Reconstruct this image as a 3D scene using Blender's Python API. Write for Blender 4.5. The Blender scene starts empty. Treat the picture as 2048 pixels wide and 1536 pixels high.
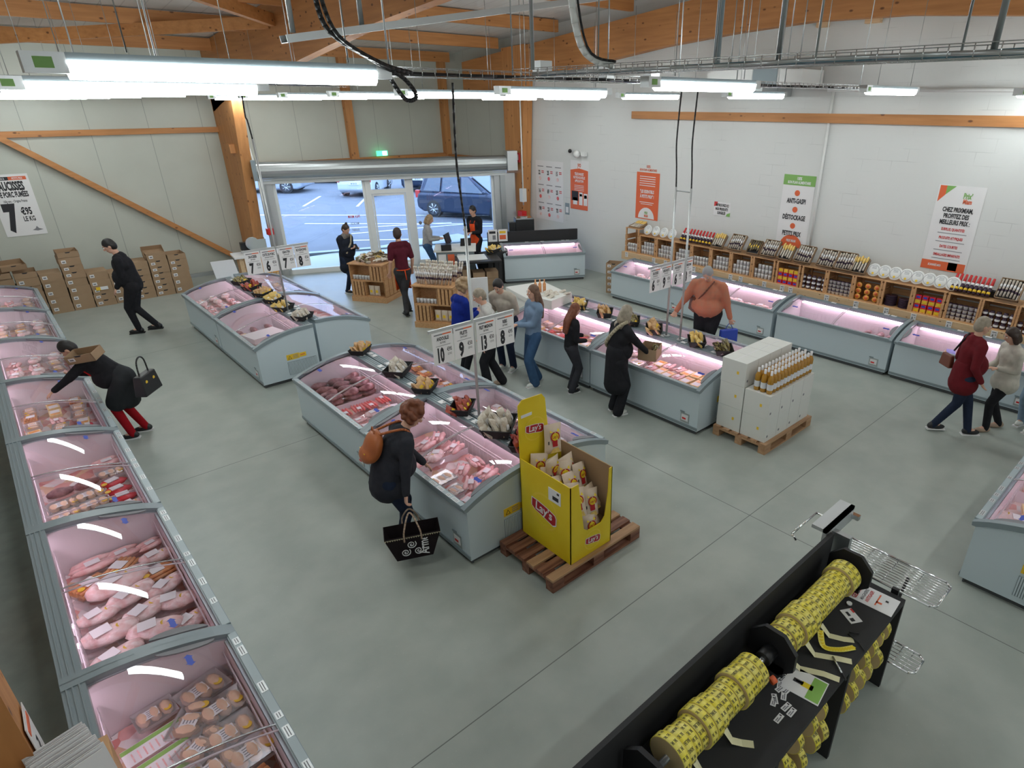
import bpy, math, random
from mathutils import Vector, Matrix, Euler
random.seed(7)
R = math.radians
scene = bpy.context.scene
C = scene.collection

# ---------------------------------------------------------------- camera, world, exposure
cam_d = bpy.data.cameras.new('camera')
cam = bpy.data.objects.new('camera', cam_d)
C.objects.link(cam)
cam.location = (0, 0, 4.1)
cam.rotation_euler = (R(90 - 25.27), 0, R(-43.3))
cam_d.sensor_fit = 'HORIZONTAL'
cam_d.sensor_width = 36
cam_d.lens = 1238 / 2048 * 36
cam_d.shift_x = (1024 - 1150) / 2048
cam_d.shift_y = (790 - 768) / 2048
cam_d.clip_start = 0.05
scene.camera = cam
world = bpy.data.worlds.new('world')
scene.world = world
world.use_nodes = True
bgn = world.node_tree.nodes['Background']
bgn.inputs[0].default_value = (0.50, 0.69, 1.0, 1)
bgn.inputs[1].default_value = 3.3
scene.view_settings.view_transform = 'Standard'
scene.view_settings.look = 'None'
scene.view_settings.exposure = 0.62
scene.view_settings.gamma = 1
scene.view_settings.use_curve_mapping = False
cy = scene.cycles
cy.use_denoising = True
cy.max_bounces = 7
cy.diffuse_bounces = 4
cy.glossy_bounces = 3
cy.transmission_bounces = 4
cy.transparent_max_bounces = 20
cy.caustics_reflective = False
cy.caustics_refractive = False
cy.sample_clamp_indirect = 4
TUBE = 21.0      # brightness of the ceiling tubes
STRIP = 4.6     # brightness of the freezer light strips

# ---------------------------------------------------------------- materials
MATS = {}
def mat(name, col=(.5, .5, .5), rough=.6, metal=0, emit=None, es=1, alpha=None, spec=.5, noise=None, bump=None):
    """noise=(scale, second colour, contrast)"""
    if name in MATS: return MATS[name]
    m = bpy.data.materials.new(name); m.use_nodes = True
    nt = m.node_tree; b = nt.nodes['Principled BSDF']
    b.inputs['Base Color'].default_value = (*col, 1)
    b.inputs['Roughness'].default_value = rough
    b.inputs['Metallic'].default_value = metal
    b.inputs['Specular IOR Level'].default_value = spec
    if emit:
        b.inputs['Emission Color'].default_value = (*emit, 1)
        b.inputs['Emission Strength'].default_value = es
    if noise or bump:
        tc = nt.nodes.new('ShaderNodeTexCoord'); n = nt.nodes.new('ShaderNodeTexNoise')
        nt.links.new(tc.outputs['Object'], n.inputs['Vector'])
        n.inputs['Scale'].default_value = (noise or bump)[0]; n.inputs['Detail'].default_value = 4
        if noise:
            mr = nt.nodes.new('ShaderNodeMapRange'); c = noise[2]
            mr.inputs[1].default_value = .5 - c; mr.inputs[2].default_value = .5 + c
            mx = nt.nodes.new('ShaderNodeMix'); mx.data_type = 'RGBA'
            mx.inputs[6].default_value = (*col, 1); mx.inputs[7].default_value = (*noise[1], 1)
            nt.links.new(n.outputs['Fac'], mr.inputs[0]); nt.links.new(mr.outputs[0], mx.inputs[0])
            nt.links.new(mx.outputs[2], b.inputs['Base Color'])
        if bump:
            bp = nt.nodes.new('ShaderNodeBump'); bp.inputs['Strength'].default_value = bump[1]; bp.inputs['Distance'].default_value = .02
            nt.links.new(n.outputs['Fac'], bp.inputs['Height']); nt.links.new(bp.outputs[0], b.inputs['Normal'])
    MATS[name] = m
    return m

def glassy(name, tint=(.95, .95, .97), refl=.06, rough=.02, grow=.35):
    """a thin clear pane: mostly see-through, with a mirror reflection that grows at grazing angles"""
    m = bpy.data.materials.new(name); m.use_nodes = True; nt = m.node_tree
    for n in list(nt.nodes):
        if n.type == 'BSDF_PRINCIPLED': nt.nodes.remove(n)
    out = [n for n in nt.nodes if n.type == 'OUTPUT_MATERIAL'][0]
    t = nt.nodes.new('ShaderNodeBsdfTransparent'); t.inputs[0].default_value = (*tint, 1)
    g = nt.nodes.new('ShaderNodeBsdfGlossy'); g.inputs['Roughness'].default_value = rough
    lw = nt.nodes.new('ShaderNodeLayerWeight'); lw.inputs[0].default_value = .25
    mr = nt.nodes.new('ShaderNodeMapRange'); mr.inputs[3].default_value = refl; mr.inputs[4].default_value = refl + grow
    mx = nt.nodes.new('ShaderNodeMixShader')
    nt.links.new(lw.outputs['Facing'], mr.inputs[0]); nt.links.new(mr.outputs[0], mx.inputs[0])
    nt.links.new(t.outputs[0], mx.inputs[1]); nt.links.new(g.outputs[0], mx.inputs[2])
    nt.links.new(mx.outputs[0], out.inputs['Surface'])
    MATS[name] = m
    return m

def wood(name, c1, c2, knots=True, scale=1.0, axis=0, rough=.55):
    m = bpy.data.materials.new(name); m.use_nodes = True; nt = m.node_tree; b = nt.nodes['Principled BSDF']
    b.inputs['Roughness'].default_value = rough
    tc = nt.nodes.new('ShaderNodeTexCoord'); mp = nt.nodes.new('ShaderNodeMapping')
    s = [9 * scale] * 3; s[axis] = .7 * scale
    mp.inputs['Scale'].default_value = s
    nt.links.new(tc.outputs['Object'], mp.inputs['Vector'])
    n = nt.nodes.new('ShaderNodeTexNoise'); n.inputs['Scale'].default_value = 1.6; n.inputs['Detail'].default_value = 5
    nt.links.new(mp.outputs[0], n.inputs['Vector'])
    mr = nt.nodes.new('ShaderNodeMapRange'); mr.inputs[1].default_value = .3; mr.inputs[2].default_value = .72
    nt.links.new(n.outputs['Fac'], mr.inputs[0])
    mx = nt.nodes.new('ShaderNodeMix'); mx.data_type = 'RGBA'
    mx.inputs[6].default_value = (*c1, 1); mx.inputs[7].default_value = (*c2, 1)
    nt.links.new(mr.outputs[0], mx.inputs[0])
    last = mx.outputs[2]
    if knots:
        v = nt.nodes.new('ShaderNodeTexVoronoi'); v.inputs['Scale'].default_value = 1.0
        mk = nt.nodes.new('ShaderNodeMapping'); ks = [7.0 * scale] * 3; ks[axis] = 3.6 * scale; mk.inputs['Scale'].default_value = ks
        nt.links.new(tc.outputs['Object'], mk.inputs['Vector']); nt.links.new(mk.outputs[0], v.inputs['Vector'])
        k = nt.nodes.new('ShaderNodeMapRange'); k.inputs[1].default_value = .08; k.inputs[2].default_value = .16
        k.inputs[3].default_value = .85; k.inputs[4].default_value = 0
        nt.links.new(v.outputs['Distance'], k.inputs[0])
        m2 = nt.nodes.new('ShaderNodeMix'); m2.data_type = 'RGBA'
        m2.inputs[7].default_value = (c1[0] * .22, c1[1] * .15, c1[2] * .12, 1)
        nt.links.new(last, m2.inputs[6]); nt.links.new(k.outputs[0], m2.inputs[0])
        last = m2.outputs[2]
    nt.links.new(last, b.inputs['Base Color'])
    MATS[name] = m
    return m

def lines_material(name, col, line, period, width, axis='X', rough=.6, off=0.0, noise=.04):
    """flat panels with thin joints every `period` metres along an axis"""
    m = bpy.data.materials.new(name); m.use_nodes = True; nt = m.node_tree; b = nt.nodes['Principled BSDF']
    b.inputs['Roughness'].default_value = rough
    tc = nt.nodes.new('ShaderNodeTexCoord'); sp = nt.nodes.new('ShaderNodeSeparateXYZ')
    nt.links.new(tc.outputs['Object'], sp.inputs[0])
    a = nt.nodes.new('ShaderNodeMath'); a.operation = 'ADD'; a.inputs[1].default_value = off + 100 * period
    d = nt.nodes.new('ShaderNodeMath'); d.operation = 'MODULO'; d.inputs[1].default_value = period
    l = nt.nodes.new('ShaderNodeMath'); l.operation = 'LESS_THAN'; l.inputs[1].default_value = width
    nt.links.new(sp.outputs[axis], a.inputs[0]); nt.links.new(a.outputs[0], d.inputs[0]); nt.links.new(d.outputs[0], l.inputs[0])
    n = nt.nodes.new('ShaderNodeTexNoise'); n.inputs['Scale'].default_value = 1.3; n.inputs['Detail'].default_value = 6
    nt.links.new(tc.outputs['Object'], n.inputs['Vector'])
    m1 = nt.nodes.new('ShaderNodeMix'); m1.data_type = 'RGBA'
    m1.inputs[6].default_value = (*col, 1); m1.inputs[7].default_value = (*[c * (1 - 4 * noise) for c in col], 1)
    nt.links.new(n.outputs['Fac'], m1.inputs[0])
    m2 = nt.nodes.new('ShaderNodeMix'); m2.data_type = 'RGBA'; m2.inputs[7].default_value = (*line, 1)
    nt.links.new(l.outputs[0], m2.inputs[0]); nt.links.new(m1.outputs[2], m2.inputs[6]); nt.links.new(m2.outputs[2], b.inputs['Base Color'])
    MATS[name] = m
    return m

def floor_material():
    m = bpy.data.materials.new('polished_concrete'); m.use_nodes = True; nt = m.node_tree; b = nt.nodes['Principled BSDF']
    tc = nt.nodes.new('ShaderNodeTexCoord')
    def noise(s, d=6):
        n = nt.nodes.new('ShaderNodeTexNoise'); n.inputs['Scale'].default_value = s; n.inputs['Detail'].default_value = d
        nt.links.new(tc.outputs['Object'], n.inputs['Vector']); return n
    n1, n2, n3 = noise(.55), noise(2.6), noise(38, 2)
    def mix(f, a, bb, lo=.35, hi=.65):
        mr = nt.nodes.new('ShaderNodeMapRange'); mr.inputs[1].default_value = lo; mr.inputs[2].default_value = hi
        nt.links.new(f, mr.inputs[0])
        x = nt.nodes.new('ShaderNodeMix'); x.data_type = 'RGBA'; nt.links.new(mr.outputs[0], x.inputs[0])
        for sock, v in ((6, a), (7, bb)):
            if isinstance(v, tuple): x.inputs[sock].default_value = (*v, 1)
            else: nt.links.new(v, x.inputs[sock])
        return x.outputs[2]
    c = mix(n1.outputs['Fac'], (.315, .350, .320), (.385, .415, .375))
    c2 = mix(n2.outputs['Fac'], (.30, .33, .30), (.41, .43, .395))
    x = nt.nodes.new('ShaderNodeMix'); x.data_type = 'RGBA'; x.inputs[0].default_value = .5
    nt.links.new(c, x.inputs[6]); nt.links.new(c2, x.inputs[7])
    c = mix(n3.outputs['Fac'], x.outputs[2], (.47, .48, .45), .68, .9)
    sp = nt.nodes.new('ShaderNodeSeparateXYZ'); nt.links.new(tc.outputs['Object'], sp.inputs[0])
    lines = None
    for ax, at_ in (('Y', 2.75), ('Y', 7.8), ('Y', 12.9), ('X', 5.23), ('X', 10.3), ('X', .1)):
        s = nt.nodes.new('ShaderNodeMath'); s.operation = 'SUBTRACT'; s.inputs[1].default_value = at_
        a = nt.nodes.new('ShaderNodeMath'); a.operation = 'ABSOLUTE'
        l = nt.nodes.new('ShaderNodeMath'); l.operation = 'LESS_THAN'; l.inputs[1].default_value = .0045
        nt.links.new(sp.outputs[ax], s.inputs[0]); nt.links.new(s.outputs[0], a.inputs[0]); nt.links.new(a.outputs[0], l.inputs[0])
        if lines is None: lines = l.outputs[0]
        else:
            mx = nt.nodes.new('ShaderNodeMath'); mx.operation = 'MAXIMUM'
            nt.links.new(lines, mx.inputs[0]); nt.links.new(l.outputs[0], mx.inputs[1]); lines = mx.outputs[0]
    f = nt.nodes.new('ShaderNodeMix'); f.data_type = 'RGBA'; f.inputs[7].default_value = (.13, .14, .13, 1)
    nt.links.new(lines, f.inputs[0]); nt.links.new(c, f.inputs[6]); nt.links.new(f.outputs[2], b.inputs['Base Color'])
    r = nt.nodes.new('ShaderNodeMapRange'); r.inputs[3].default_value = .3; r.inputs[4].default_value = .5
    nt.links.new(n2.outputs['Fac'], r.inputs[0]); nt.links.new(r.outputs[0], b.inputs['Roughness'])
    MATS['floor'] = m
    return m

def block_wall():
    """white-painted concrete blocks with a few open joints"""
    m = bpy.data.materials.new('painted_blocks'); m.use_nodes = True; nt = m.node_tree; b = nt.nodes['Principled BSDF']
    b.inputs['Roughness'].default_value = .8
    tc = nt.nodes.new('ShaderNodeTexCoord'); sp = nt.nodes.new('ShaderNodeSeparateXYZ'); cb = nt.nodes.new('ShaderNodeCombineXYZ')
    nt.links.new(tc.outputs['Object'], sp.inputs[0]); nt.links.new(sp.outputs['Y'], cb.inputs[0]); nt.links.new(sp.outputs['Z'], cb.inputs[1])
    br = nt.nodes.new('ShaderNodeTexBrick'); br.inputs['Scale'].default_value = 1
    br.inputs['Brick Width'].default_value = .5; br.inputs['Row Height'].default_value = .2; br.inputs['Mortar Size'].default_value = .004
    br.inputs['Color1'].default_value = br.inputs['Color2'].default_value = (0, 0, 0, 1); br.inputs['Mortar'].default_value = (1, 1, 1, 1)
    nt.links.new(cb.outputs[0], br.inputs['Vector'])
    n = nt.nodes.new('ShaderNodeTexNoise'); n.inputs['Scale'].default_value = 1.7; n.inputs['Detail'].default_value = 3
    nt.links.new(tc.outputs['Object'], n.inputs['Vector'])
    mr = nt.nodes.new('ShaderNodeMapRange'); mr.inputs[1].default_value = .52; mr.inputs[2].default_value = .72; mr.inputs[4].default_value = .45
    nt.links.new(n.outputs['Fac'], mr.inputs[0])
    mu = nt.nodes.new('ShaderNodeMath'); mu.operation = 'MULTIPLY'
    nt.links.new(br.outputs['Color'], mu.inputs[0]); nt.links.new(mr.outputs[0], mu.inputs[1])
    x = nt.nodes.new('ShaderNodeMix'); x.data_type = 'RGBA'
    x.inputs[6].default_value = (.70, .71, .70, 1); x.inputs[7].default_value = (.30, .31, .31, 1)
    nt.links.new(mu.outputs[0], x.inputs[0]); nt.links.new(x.outputs[2], b.inputs['Base Color'])
    bp = nt.nodes.new('ShaderNodeBump'); bp.inputs['Strength'].default_value = .25; bp.inputs['Distance'].default_value = .01; bp.invert = True
    nt.links.new(br.outputs['Color'], bp.inputs['Height']); nt.links.new(bp.outputs[0], b.inputs['Normal'])
    MATS['block'] = m
    return m

floor_material(); block_wall()
glassy('pane', (.90, .94, 1.0), .05); glassy('lid_glass', (.93, .90, .94), .05, .015, .22); glassy('film', (.95, .93, .94), .22, .16, .4)
wood('glulam', (.42, .175, .055), (.56, .25, .085), True, 1, 1)
wood('glulam_x', (.42, .175, .055), (.56, .25, .085), True, 1, 0)
wood('glulam_z', (.47, .20, .065), (.60, .28, .10), True, 1, 2)
wood('crate', (.48, .25, .11), (.64, .37, .18), False, 2.5, 1)
wood('pale_wood', (.62, .42, .24), (.72, .52, .32), True, 2, 1)
wood('pallet_red', (.10, .028, .018), (.33, .15, .09), False, 1.6, 0)
wood('pallet_raw', (.36, .19, .10), (.52, .32, .18), False, 1.6, 0)
lines_material('panel', (.56, .58, .52), (.33, .35, .32), 1.145, .014, 'X', .45, -.12)
lines_material('panel_side', (.54, .56, .52), (.33, .35, .32), 1.145, .014, 'Y', .45, 0)
lines_material('roof', (.66, .66, .64), (.48, .48, .47), .33, .02, 'X', .5, 0)
lines_material('asphalt', (.20, .21, .23), (.19, .20, .22), 5, .02, 'X', .9, 0, .08)
mat('white', (.78, .79, .78), .45); mat('freezer', (.56, .64, .69), .32); mat('frame_grey', (.24, .29, .315), .38)
mat('dark_grey', (.07, .075, .08), .5); mat('black', (.012, .012, .014), .45); mat('matt_black', (.02, .02, .022), .75)
mat('liner', (.76, .70, .73), .5); mat('wire_white', (.75, .68, .72), .4)
mat('strip', (1, .85, .93), .5, emit=(1, .74, .88), es=STRIP); mat('hidden_fill_strip', (1, .85, .93), .5, emit=(1, .78, .88), es=6.5)
mat('tube', (1, 1, 1), .5, emit=(.93, 1, .99), es=TUBE)
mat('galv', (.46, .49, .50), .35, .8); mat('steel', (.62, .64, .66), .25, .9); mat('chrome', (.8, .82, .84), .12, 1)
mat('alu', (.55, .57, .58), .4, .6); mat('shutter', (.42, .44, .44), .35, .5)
mat('cardboard', (.40, .27, .165), .85, noise=(3, (.33, .215, .13), .3)); mat('cardboard_in', (.30, .20, .12), .9)
mat('label_white', (.80, .79, .80), .5); mat('yellow_sticker', (.85, .55, .03), .5); mat('yellow', (.82, .62, .02), .45)
mat('lays_yellow', (.80, .56, .01), .4, noise=(1.6, (.85, .66, .03), .12)); mat('ring_yellow', (.86, .63, .05), .42)
mat('logo_red', (.45, .012, .02), .45); mat('orange_red', (.75, .14, .05), .5); mat('poster_green', (.22, .45, .12), .5)
mat('ink', (.02, .02, .025), .6); mat('ink_grey', (.22, .22, .24), .6); mat('ink_red', (.62, .05, .05), .6); mat('ink_blue', (.03, .07, .45), .5)
mat('paper', (.74, .75, .78), .6)
mat('meat_pink', (.84, .40, .40), .22, noise=(22, (.90, .64, .62), .2), bump=(22, .7)); mat('meat_pale', (.84, .54, .52), .22, noise=(18, (.92, .78, .76), .16), bump=(18, .8)); mat('rail', (.36, .43, .46), .4); mat('kerb_grey', (.33, .35, .32), .8, noise=(6, (.24, .26, .24), .3))
mat('meat_red', (.70, .06, .07), .3, noise=(20, (.8, .22, .2), .2)); mat('meat_dark', (.20, .08, .09), .35, noise=(14, (.42, .22, .22), .12))
mat('meat_orange', (.72, .25, .10), .32, noise=(25, (.80, .45, .2), .2)); mat('meat_peach', (.78, .50, .34), .35, noise=(25, (.82, .60, .42), .2))
mat('cheese', (.82, .58, .22), .4, noise=(30, (.86, .70, .40), .2)); mat('bag_red', (.72, .02, .05), .25); mat('ham_green', (.25, .48, .10), .4)
mat('cream_bag', (.72, .60, .48), .38, noise=(9, (.64, .50, .38), .2)); mat('snack_brown', (.50, .27, .12), .5, noise=(40, (.68, .44, .22), .2))
mat('snack_gold', (.70, .44, .10), .45, noise=(30, (.80, .60, .2), .2)); mat('snack_dark', (.06, .035, .03), .4, noise=(30, (.35, .30, .12), .08))
mat('snack_red', (.22, .02, .02), .35, noise=(30, (.5, .10, .06), .12)); mat('snack_white', (.70, .66, .58), .4, noise=(35, (.5, .42, .34), .15))
mat('sausage_skin', (.42, .34, .28), .6, noise=(30, (.62, .56, .50), .2)); mat('jar_dark', (.05, .025, .05), .25)
mat('amber', (.45, .22, .02), .08, spec=.8); mat('tin_orange', (.75, .25, .04), .4, noise=(25, (.85, .5, .1), .15))
mat('roll_paper', (.86, .72, .05), .4, noise=(14, (.84, .74, .20), .2)); mat('roll_side', (.66, .50, .26), .6)
mat('tape_back', (.74, .70, .45), .5); mat('skin', (.62, .36, .26), .55); mat('eye_white', (.8, .8, .8), .3); mat('lips', (.50, .18, .16), .5)
mat('rubber', (.02, .02, .02), .7); mat('red_plastic', (.65, .02, .02), .4); mat('box_white', (.72, .72, .69), .7)
mat('green_emit', (.05, .5, .2), .5, emit=(.1, .9, .4), es=1.2); mat('screen', (.03, .05, .06), .15, emit=(.35, .45, .5), es=.25)
mat('car_black', (.035, .05, .085), .2, .3); mat('car_silver', (.45, .50, .56), .25, .5); mat('car_white', (.62, .66, .70), .25)
mat('car_glass', (.05, .08, .12), .05, spec=1); mat('lamp_red', (.6, .03, .03), .3)

def packs_below():
    # a jumble of packs: patches of pink, pale, red and label white
    m = bpy.data.materials.new('packs below'); m.use_nodes = True; nt = m.node_tree; b = nt.nodes['Principled BSDF']; b.inputs['Roughness'].default_value = .35
    tc = nt.nodes.new('ShaderNodeTexCoord'); v = nt.nodes.new('ShaderNodeTexVoronoi'); v.inputs['Scale'].default_value = 9
    nt.links.new(tc.outputs['Object'], v.inputs['Vector'])
    sp = nt.nodes.new('ShaderNodeSeparateColor'); nt.links.new(v.outputs['Color'], sp.inputs[0])
    cr = nt.nodes.new('ShaderNodeValToRGB'); cr.color_ramp.interpolation = 'CONSTANT'
    cols = [(.72, .40, .38), (.80, .62, .58), (.62, .24, .22), (.78, .74, .72), (.72, .34, .30), (.70, .46, .30), (.80, .66, .64)]
    while len(cr.color_ramp.elements) < len(cols): cr.color_ramp.elements.new(.5)
    for i, c in enumerate(cols): cr.color_ramp.elements[i].position = i / len(cols); cr.color_ramp.elements[i].color = (*c, 1)
    nt.links.new(sp.outputs[0], cr.inputs[0]); nt.links.new(cr.outputs[0], b.inputs['Base Color'])
    bp = nt.nodes.new('ShaderNodeBump'); bp.inputs['Strength'].default_value = .6; bp.inputs['Distance'].default_value = .02
    nt.links.new(v.outputs['Distance'], bp.inputs['Height']); nt.links.new(bp.outputs[0], b.inputs['Normal'])
    MATS['packs_below'] = m
packs_below()

# ---------------------------------------------------------------- mesh builder
GLYPH = {}
def glyphs(s, bold):
    k = (s, bold)
    if k not in GLYPH:
        cu = bpy.data.curves.new('tmp', 'FONT'); cu.body = s; cu.size = 1; cu.offset = bold; cu.resolution_u = 2
        o = bpy.data.objects.new('tmp', cu); C.objects.link(o)
        me = bpy.data.meshes.new_from_object(o.evaluated_get(bpy.context.evaluated_depsgraph_get()))
        GLYPH[k] = ([tuple(v.co) for v in me.vertices], [tuple(p.vertices) for p in me.polygons])
        bpy.data.objects.remove(o); bpy.data.curves.remove(cu); bpy.data.meshes.remove(me)
    return GLYPH[k]

class MB:
    def __init__(s): s.v = []; s.f = []; s.mi = []; s.m = []; s.sm = []
    def _m(s, m):
        m = MATS[m] if isinstance(m, str) else m
        if m not in s.m: s.m.append(m)
        return s.m.index(m)
    def add(s, vs, fs, m, smooth=False, T=None):
        o = len(s.v); i = s._m(m)
        s.v += [tuple(T @ Vector(v)) for v in vs] if T is not None else [tuple(v) for v in vs]
        for f in fs: s.f.append([o + a for a in f]); s.mi.append(i); s.sm.append(smooth)
        return s
    def box(s, x0, y0, z0, x1, y1, z1, m, T=None):
        vs = [(x, y, z) for z in (z0, z1) for x, y in ((x0, y0), (x1, y0), (x1, y1), (x0, y1))]
        return s.add(vs, [(3, 2, 1, 0), (4, 5, 6, 7), (0, 1, 5, 4), (1, 2, 6, 5), (2, 3, 7, 6), (3, 0, 4, 7)], m, False, T)
    def cbox(s, c, d, m, rz=0, rx=0, ry=0):
        T = Matrix.Translation(c) @ Euler((rx, ry, rz)).to_matrix().to_4x4()
        return s.box(-d[0] / 2, -d[1] / 2, -d[2] / 2, d[0] / 2, d[1] / 2, d[2] / 2, m, T)
    def tube(s, p0, p1, r0, m, r1=None, n=8, smooth=True, caps=True):
        p0, p1 = Vector(p0), Vector(p1); r1 = r0 if r1 is None else r1
        d = (p1 - p0).normalized(); u = d.orthogonal().normalized(); w = d.cross(u)
        vs = []
        for p, r in ((p0, r0), (p1, r1)):
            for i in range(n):
                a = 2 * math.pi * i / n; vs.append(p + (u * math.cos(a) + w * math.sin(a)) * r)
        s.add(vs, [(i, (i + 1) % n, n + (i + 1) % n, n + i) for i in range(n)], m, smooth)
        if caps:
            o = len(s.v) - 2 * n; k = s._m(m)
            s.f.append([o + i for i in range(n)][::-1]); s.f.append([o + n + i for i in range(n)]); s.mi += [k, k]; s.sm += [False, False]
        return s
    def path(s, pts, r, m, n=6):
        for a, b in zip(pts, pts[1:]):
            if (Vector(a) - Vector(b)).length > 1e-5: s.tube(a, b, r, m, n=n, caps=True)
        return s
    def ball(s, c, r, m, nu=10, nv=7, T=None, fn=None):
        r = (r, r, r) if not isinstance(r, (tuple, list)) else r
        c = Vector(c); vs = [c + Vector((0, 0, r[2]))]
        for j in range(1, nv):
            t = math.pi * j / nv
            for i in range(nu):
                a = 2 * math.pi * i / nu
                vs.append(c + Vector((r[0] * math.sin(t) * math.cos(a), r[1] * math.sin(t) * math.sin(a), r[2] * math.cos(t))))
        vs.append(c - Vector((0, 0, r[2])))
        if fn: vs = [fn(Vector(v)) for v in vs]
        fs = [(0, 1 + i, 1 + (i + 1) % nu) for i in range(nu)]
        for j in range(nv - 2):
            a = 1 + j * nu; b = a + nu
            fs += [(a + i, b + i, b + (i + 1) % nu, a + (i + 1) % nu) for i in range(nu)]
        L = len(vs) - 1; a = 1 + (nv - 2) * nu
        fs += [(a + (i + 1) % nu, a + i, L) for i in range(nu)]
        return s.add(vs, fs, m, True, T)
    def poly(s, pts, m): return s.add(pts, [tuple(range(len(pts)))], m)
    def slab(s, pts, d, m):
        """a flat outline with thickness d (a vector)"""
        n = len(pts); d = Vector(d); q = [Vector(p) for p in pts]
        vs = q + [p + d for p in q]
        return s.add(vs, [tuple(range(n))[::-1], tuple(range(n, 2 * n))] + [(i, (i + 1) % n, n + (i + 1) % n, n + i) for i in range(n)], m)
    def lathe(s, prof, m, n=12, T=None, smooth=True):
        vs = []
        for r, z in prof:
            for i in range(n):
                a = 2 * math.pi * i / n; vs.append((r * math.cos(a), r * math.sin(a), z))
        fs = []
        for j in range(len(prof) - 1):
            fs += [(j * n + i, j * n + (i + 1) % n, (j + 1) * n + (i + 1) % n, (j + 1) * n + i) for i in range(n)]
        s.add(vs, fs, m, smooth, T)
        return s
    def text(s, t, size, o, ux, uy, m, xs=.62, align='C', bold=.018):
        vs, fs = glyphs(t, bold)
        if not vs: return s
        o, ux, uy = Vector(o), Vector(ux).normalized(), Vector(uy).normalized()
        x0 = min(v[0] for v in vs); x1 = max(v[0] for v in vs)
        sh = {'C': (x0 + x1) / 2, 'L': x0, 'R': x1}[align]
        return s.add([o + ux * ((v[0] - sh) * size * xs) + uy * (v[1] * size) for v in vs], fs, m)
    def build(s, name, parent=None, loc=None, rotz=None):
        me = bpy.data.meshes.new(name)
        me.from_pydata(s.v, [], s.f)
        for m in s.m: me.materials.append(m)
        me.polygons.foreach_set('material_index', s.mi); me.polygons.foreach_set('use_smooth', s.sm); me.update()
        o = bpy.data.objects.new(name, me); C.objects.link(o)
        if parent is not None: o.parent = parent
        if loc is not None: o.location = loc
        if rotz is not None: o.rotation_euler = (0, 0, rotz)
        return o

def tag(o, label, cat, group=None):
    o['label'] = label; o['category'] = cat
    if group: o['group'] = group
    return o
def thing(name, label, cat, loc=(0, 0, 0), rotz=0, group=None):
    o = bpy.data.objects.new(name, None); C.objects.link(o); o.empty_display_size = .1
    o.location = loc; o.rotation_euler = (0, 0, rotz)
    return tag(o, label, cat, group)
def struct(mb, name, parent=None):
    o = mb.build(name, parent)
    if parent is None: o['kind'] = 'structure'
    return o
def dup(root, loc=None, rot=None, label=None, group=None, cat=None):
    r = root.copy(); C.objects.link(r)
    if loc is not None: r.location = loc
    if rot is not None: r.rotation_euler = rot if isinstance(rot, (tuple, Euler)) else (0, 0, rot)
    if label: r['label'] = label
    if group: r['group'] = group
    if cat: r['category'] = cat
    for ch in root.children:
        c = ch.copy(); C.objects.link(c); c.parent = r
        for g in ch.children:
            d = g.copy(); C.objects.link(d); d.parent = c
    return r
class Proto:
    """first use moves the source itself, later uses copy it"""
    def __init__(s, o): s.o = o; s.used = False
    def put(s, loc, rot=0, label=None, group=None, scale=None):
        if s.used: r = dup(s.o, loc, rot, label, group)
        else:
            r = s.o; s.used = True; r.location = loc; r.rotation_euler = rot if isinstance(rot, (tuple, Euler)) else (0, 0, rot)
            if label: r['label'] = label
            if group: r['group'] = group
        r.scale = scale or (1, 1, 1)
        return r

mat('cable_teal', (.10, .22, .28), .5)
# ---------------------------------------------------------------- the building
XR, YF, XL, YB = 11.7, 18.35, -1.0, -5.0
def roof_z(y): return 5.42 + .095 * (17.4 - y)
struct(MB().box(XL - .3, YB, -.2, XR + .3, YF + .3, 0, 'floor'), 'floor')
struct(MB().box(XL - 8, YF + .3, -.25, 60, 75, -.05, 'asphalt').box(XR + .3, -8, -.25, 60, YF + .3, -.05, 'asphalt'), 'ground')
m = MB(); m.slab([(XL - .3, YB - .2, roof_z(YB) ), (XR + .3, YB - .2, roof_z(YB)), (XR + .3, YF + .3, roof_z(YF)), (XL - .3, YF + .3, roof_z(YF))], (0, 0, .15), 'roof')
struct(m, 'ceiling')
# right wall: painted blocks up to the corner porch, then panels above it only
m = MB(); m.slab([(XR, YB, 0), (XR, 14.9, 0), (XR, 14.9, roof_z(14.9) + .1), (XR, YB, roof_z(YB) + .1)], (.25, 0, 0), 'block')
struct(m, 'wall_right')
m = MB(); m.slab([(XR, 14.9, 2.6), (XR, YF, 2.6), (XR, YF, roof_z(YF) + .1), (XR, 14.9, roof_z(14.9) + .1)], (.12, 0, 0), 'panel_side')
m.box(5.3, YF, 2.66, XR + .12, YF + .12, roof_z(YF) + .1, 'panel'); m.box(XL, YF, 0, 5.3, YF + .12, roof_z(YF) + .1, 'panel')
struct(m, 'wall_front')
struct(MB().slab([(XL, YB, 0), (XL, YF, 0), (XL, YF, roof_z(YF) + .1), (XL, YB, roof_z(YB) + .1)], (-.12, 0, 0), 'panel_side'), 'wall_left')
struct(MB().box(XL, YB - .15, 0, XR, YB, roof_z(YB) + .1, 'white'), 'wall_back')
struct(MB().box(XL, YF - .07, 0, 5.0, YF, .09, 'galv'), 'baseboard_front')
struct(MB().box(XL, YB, 0, XL + .46, YF, .28, 'kerb_grey').box(XL + .46, YB, 0, XL + .5, YF, .12, 'dark_grey'), 'baseboard_left')
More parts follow.
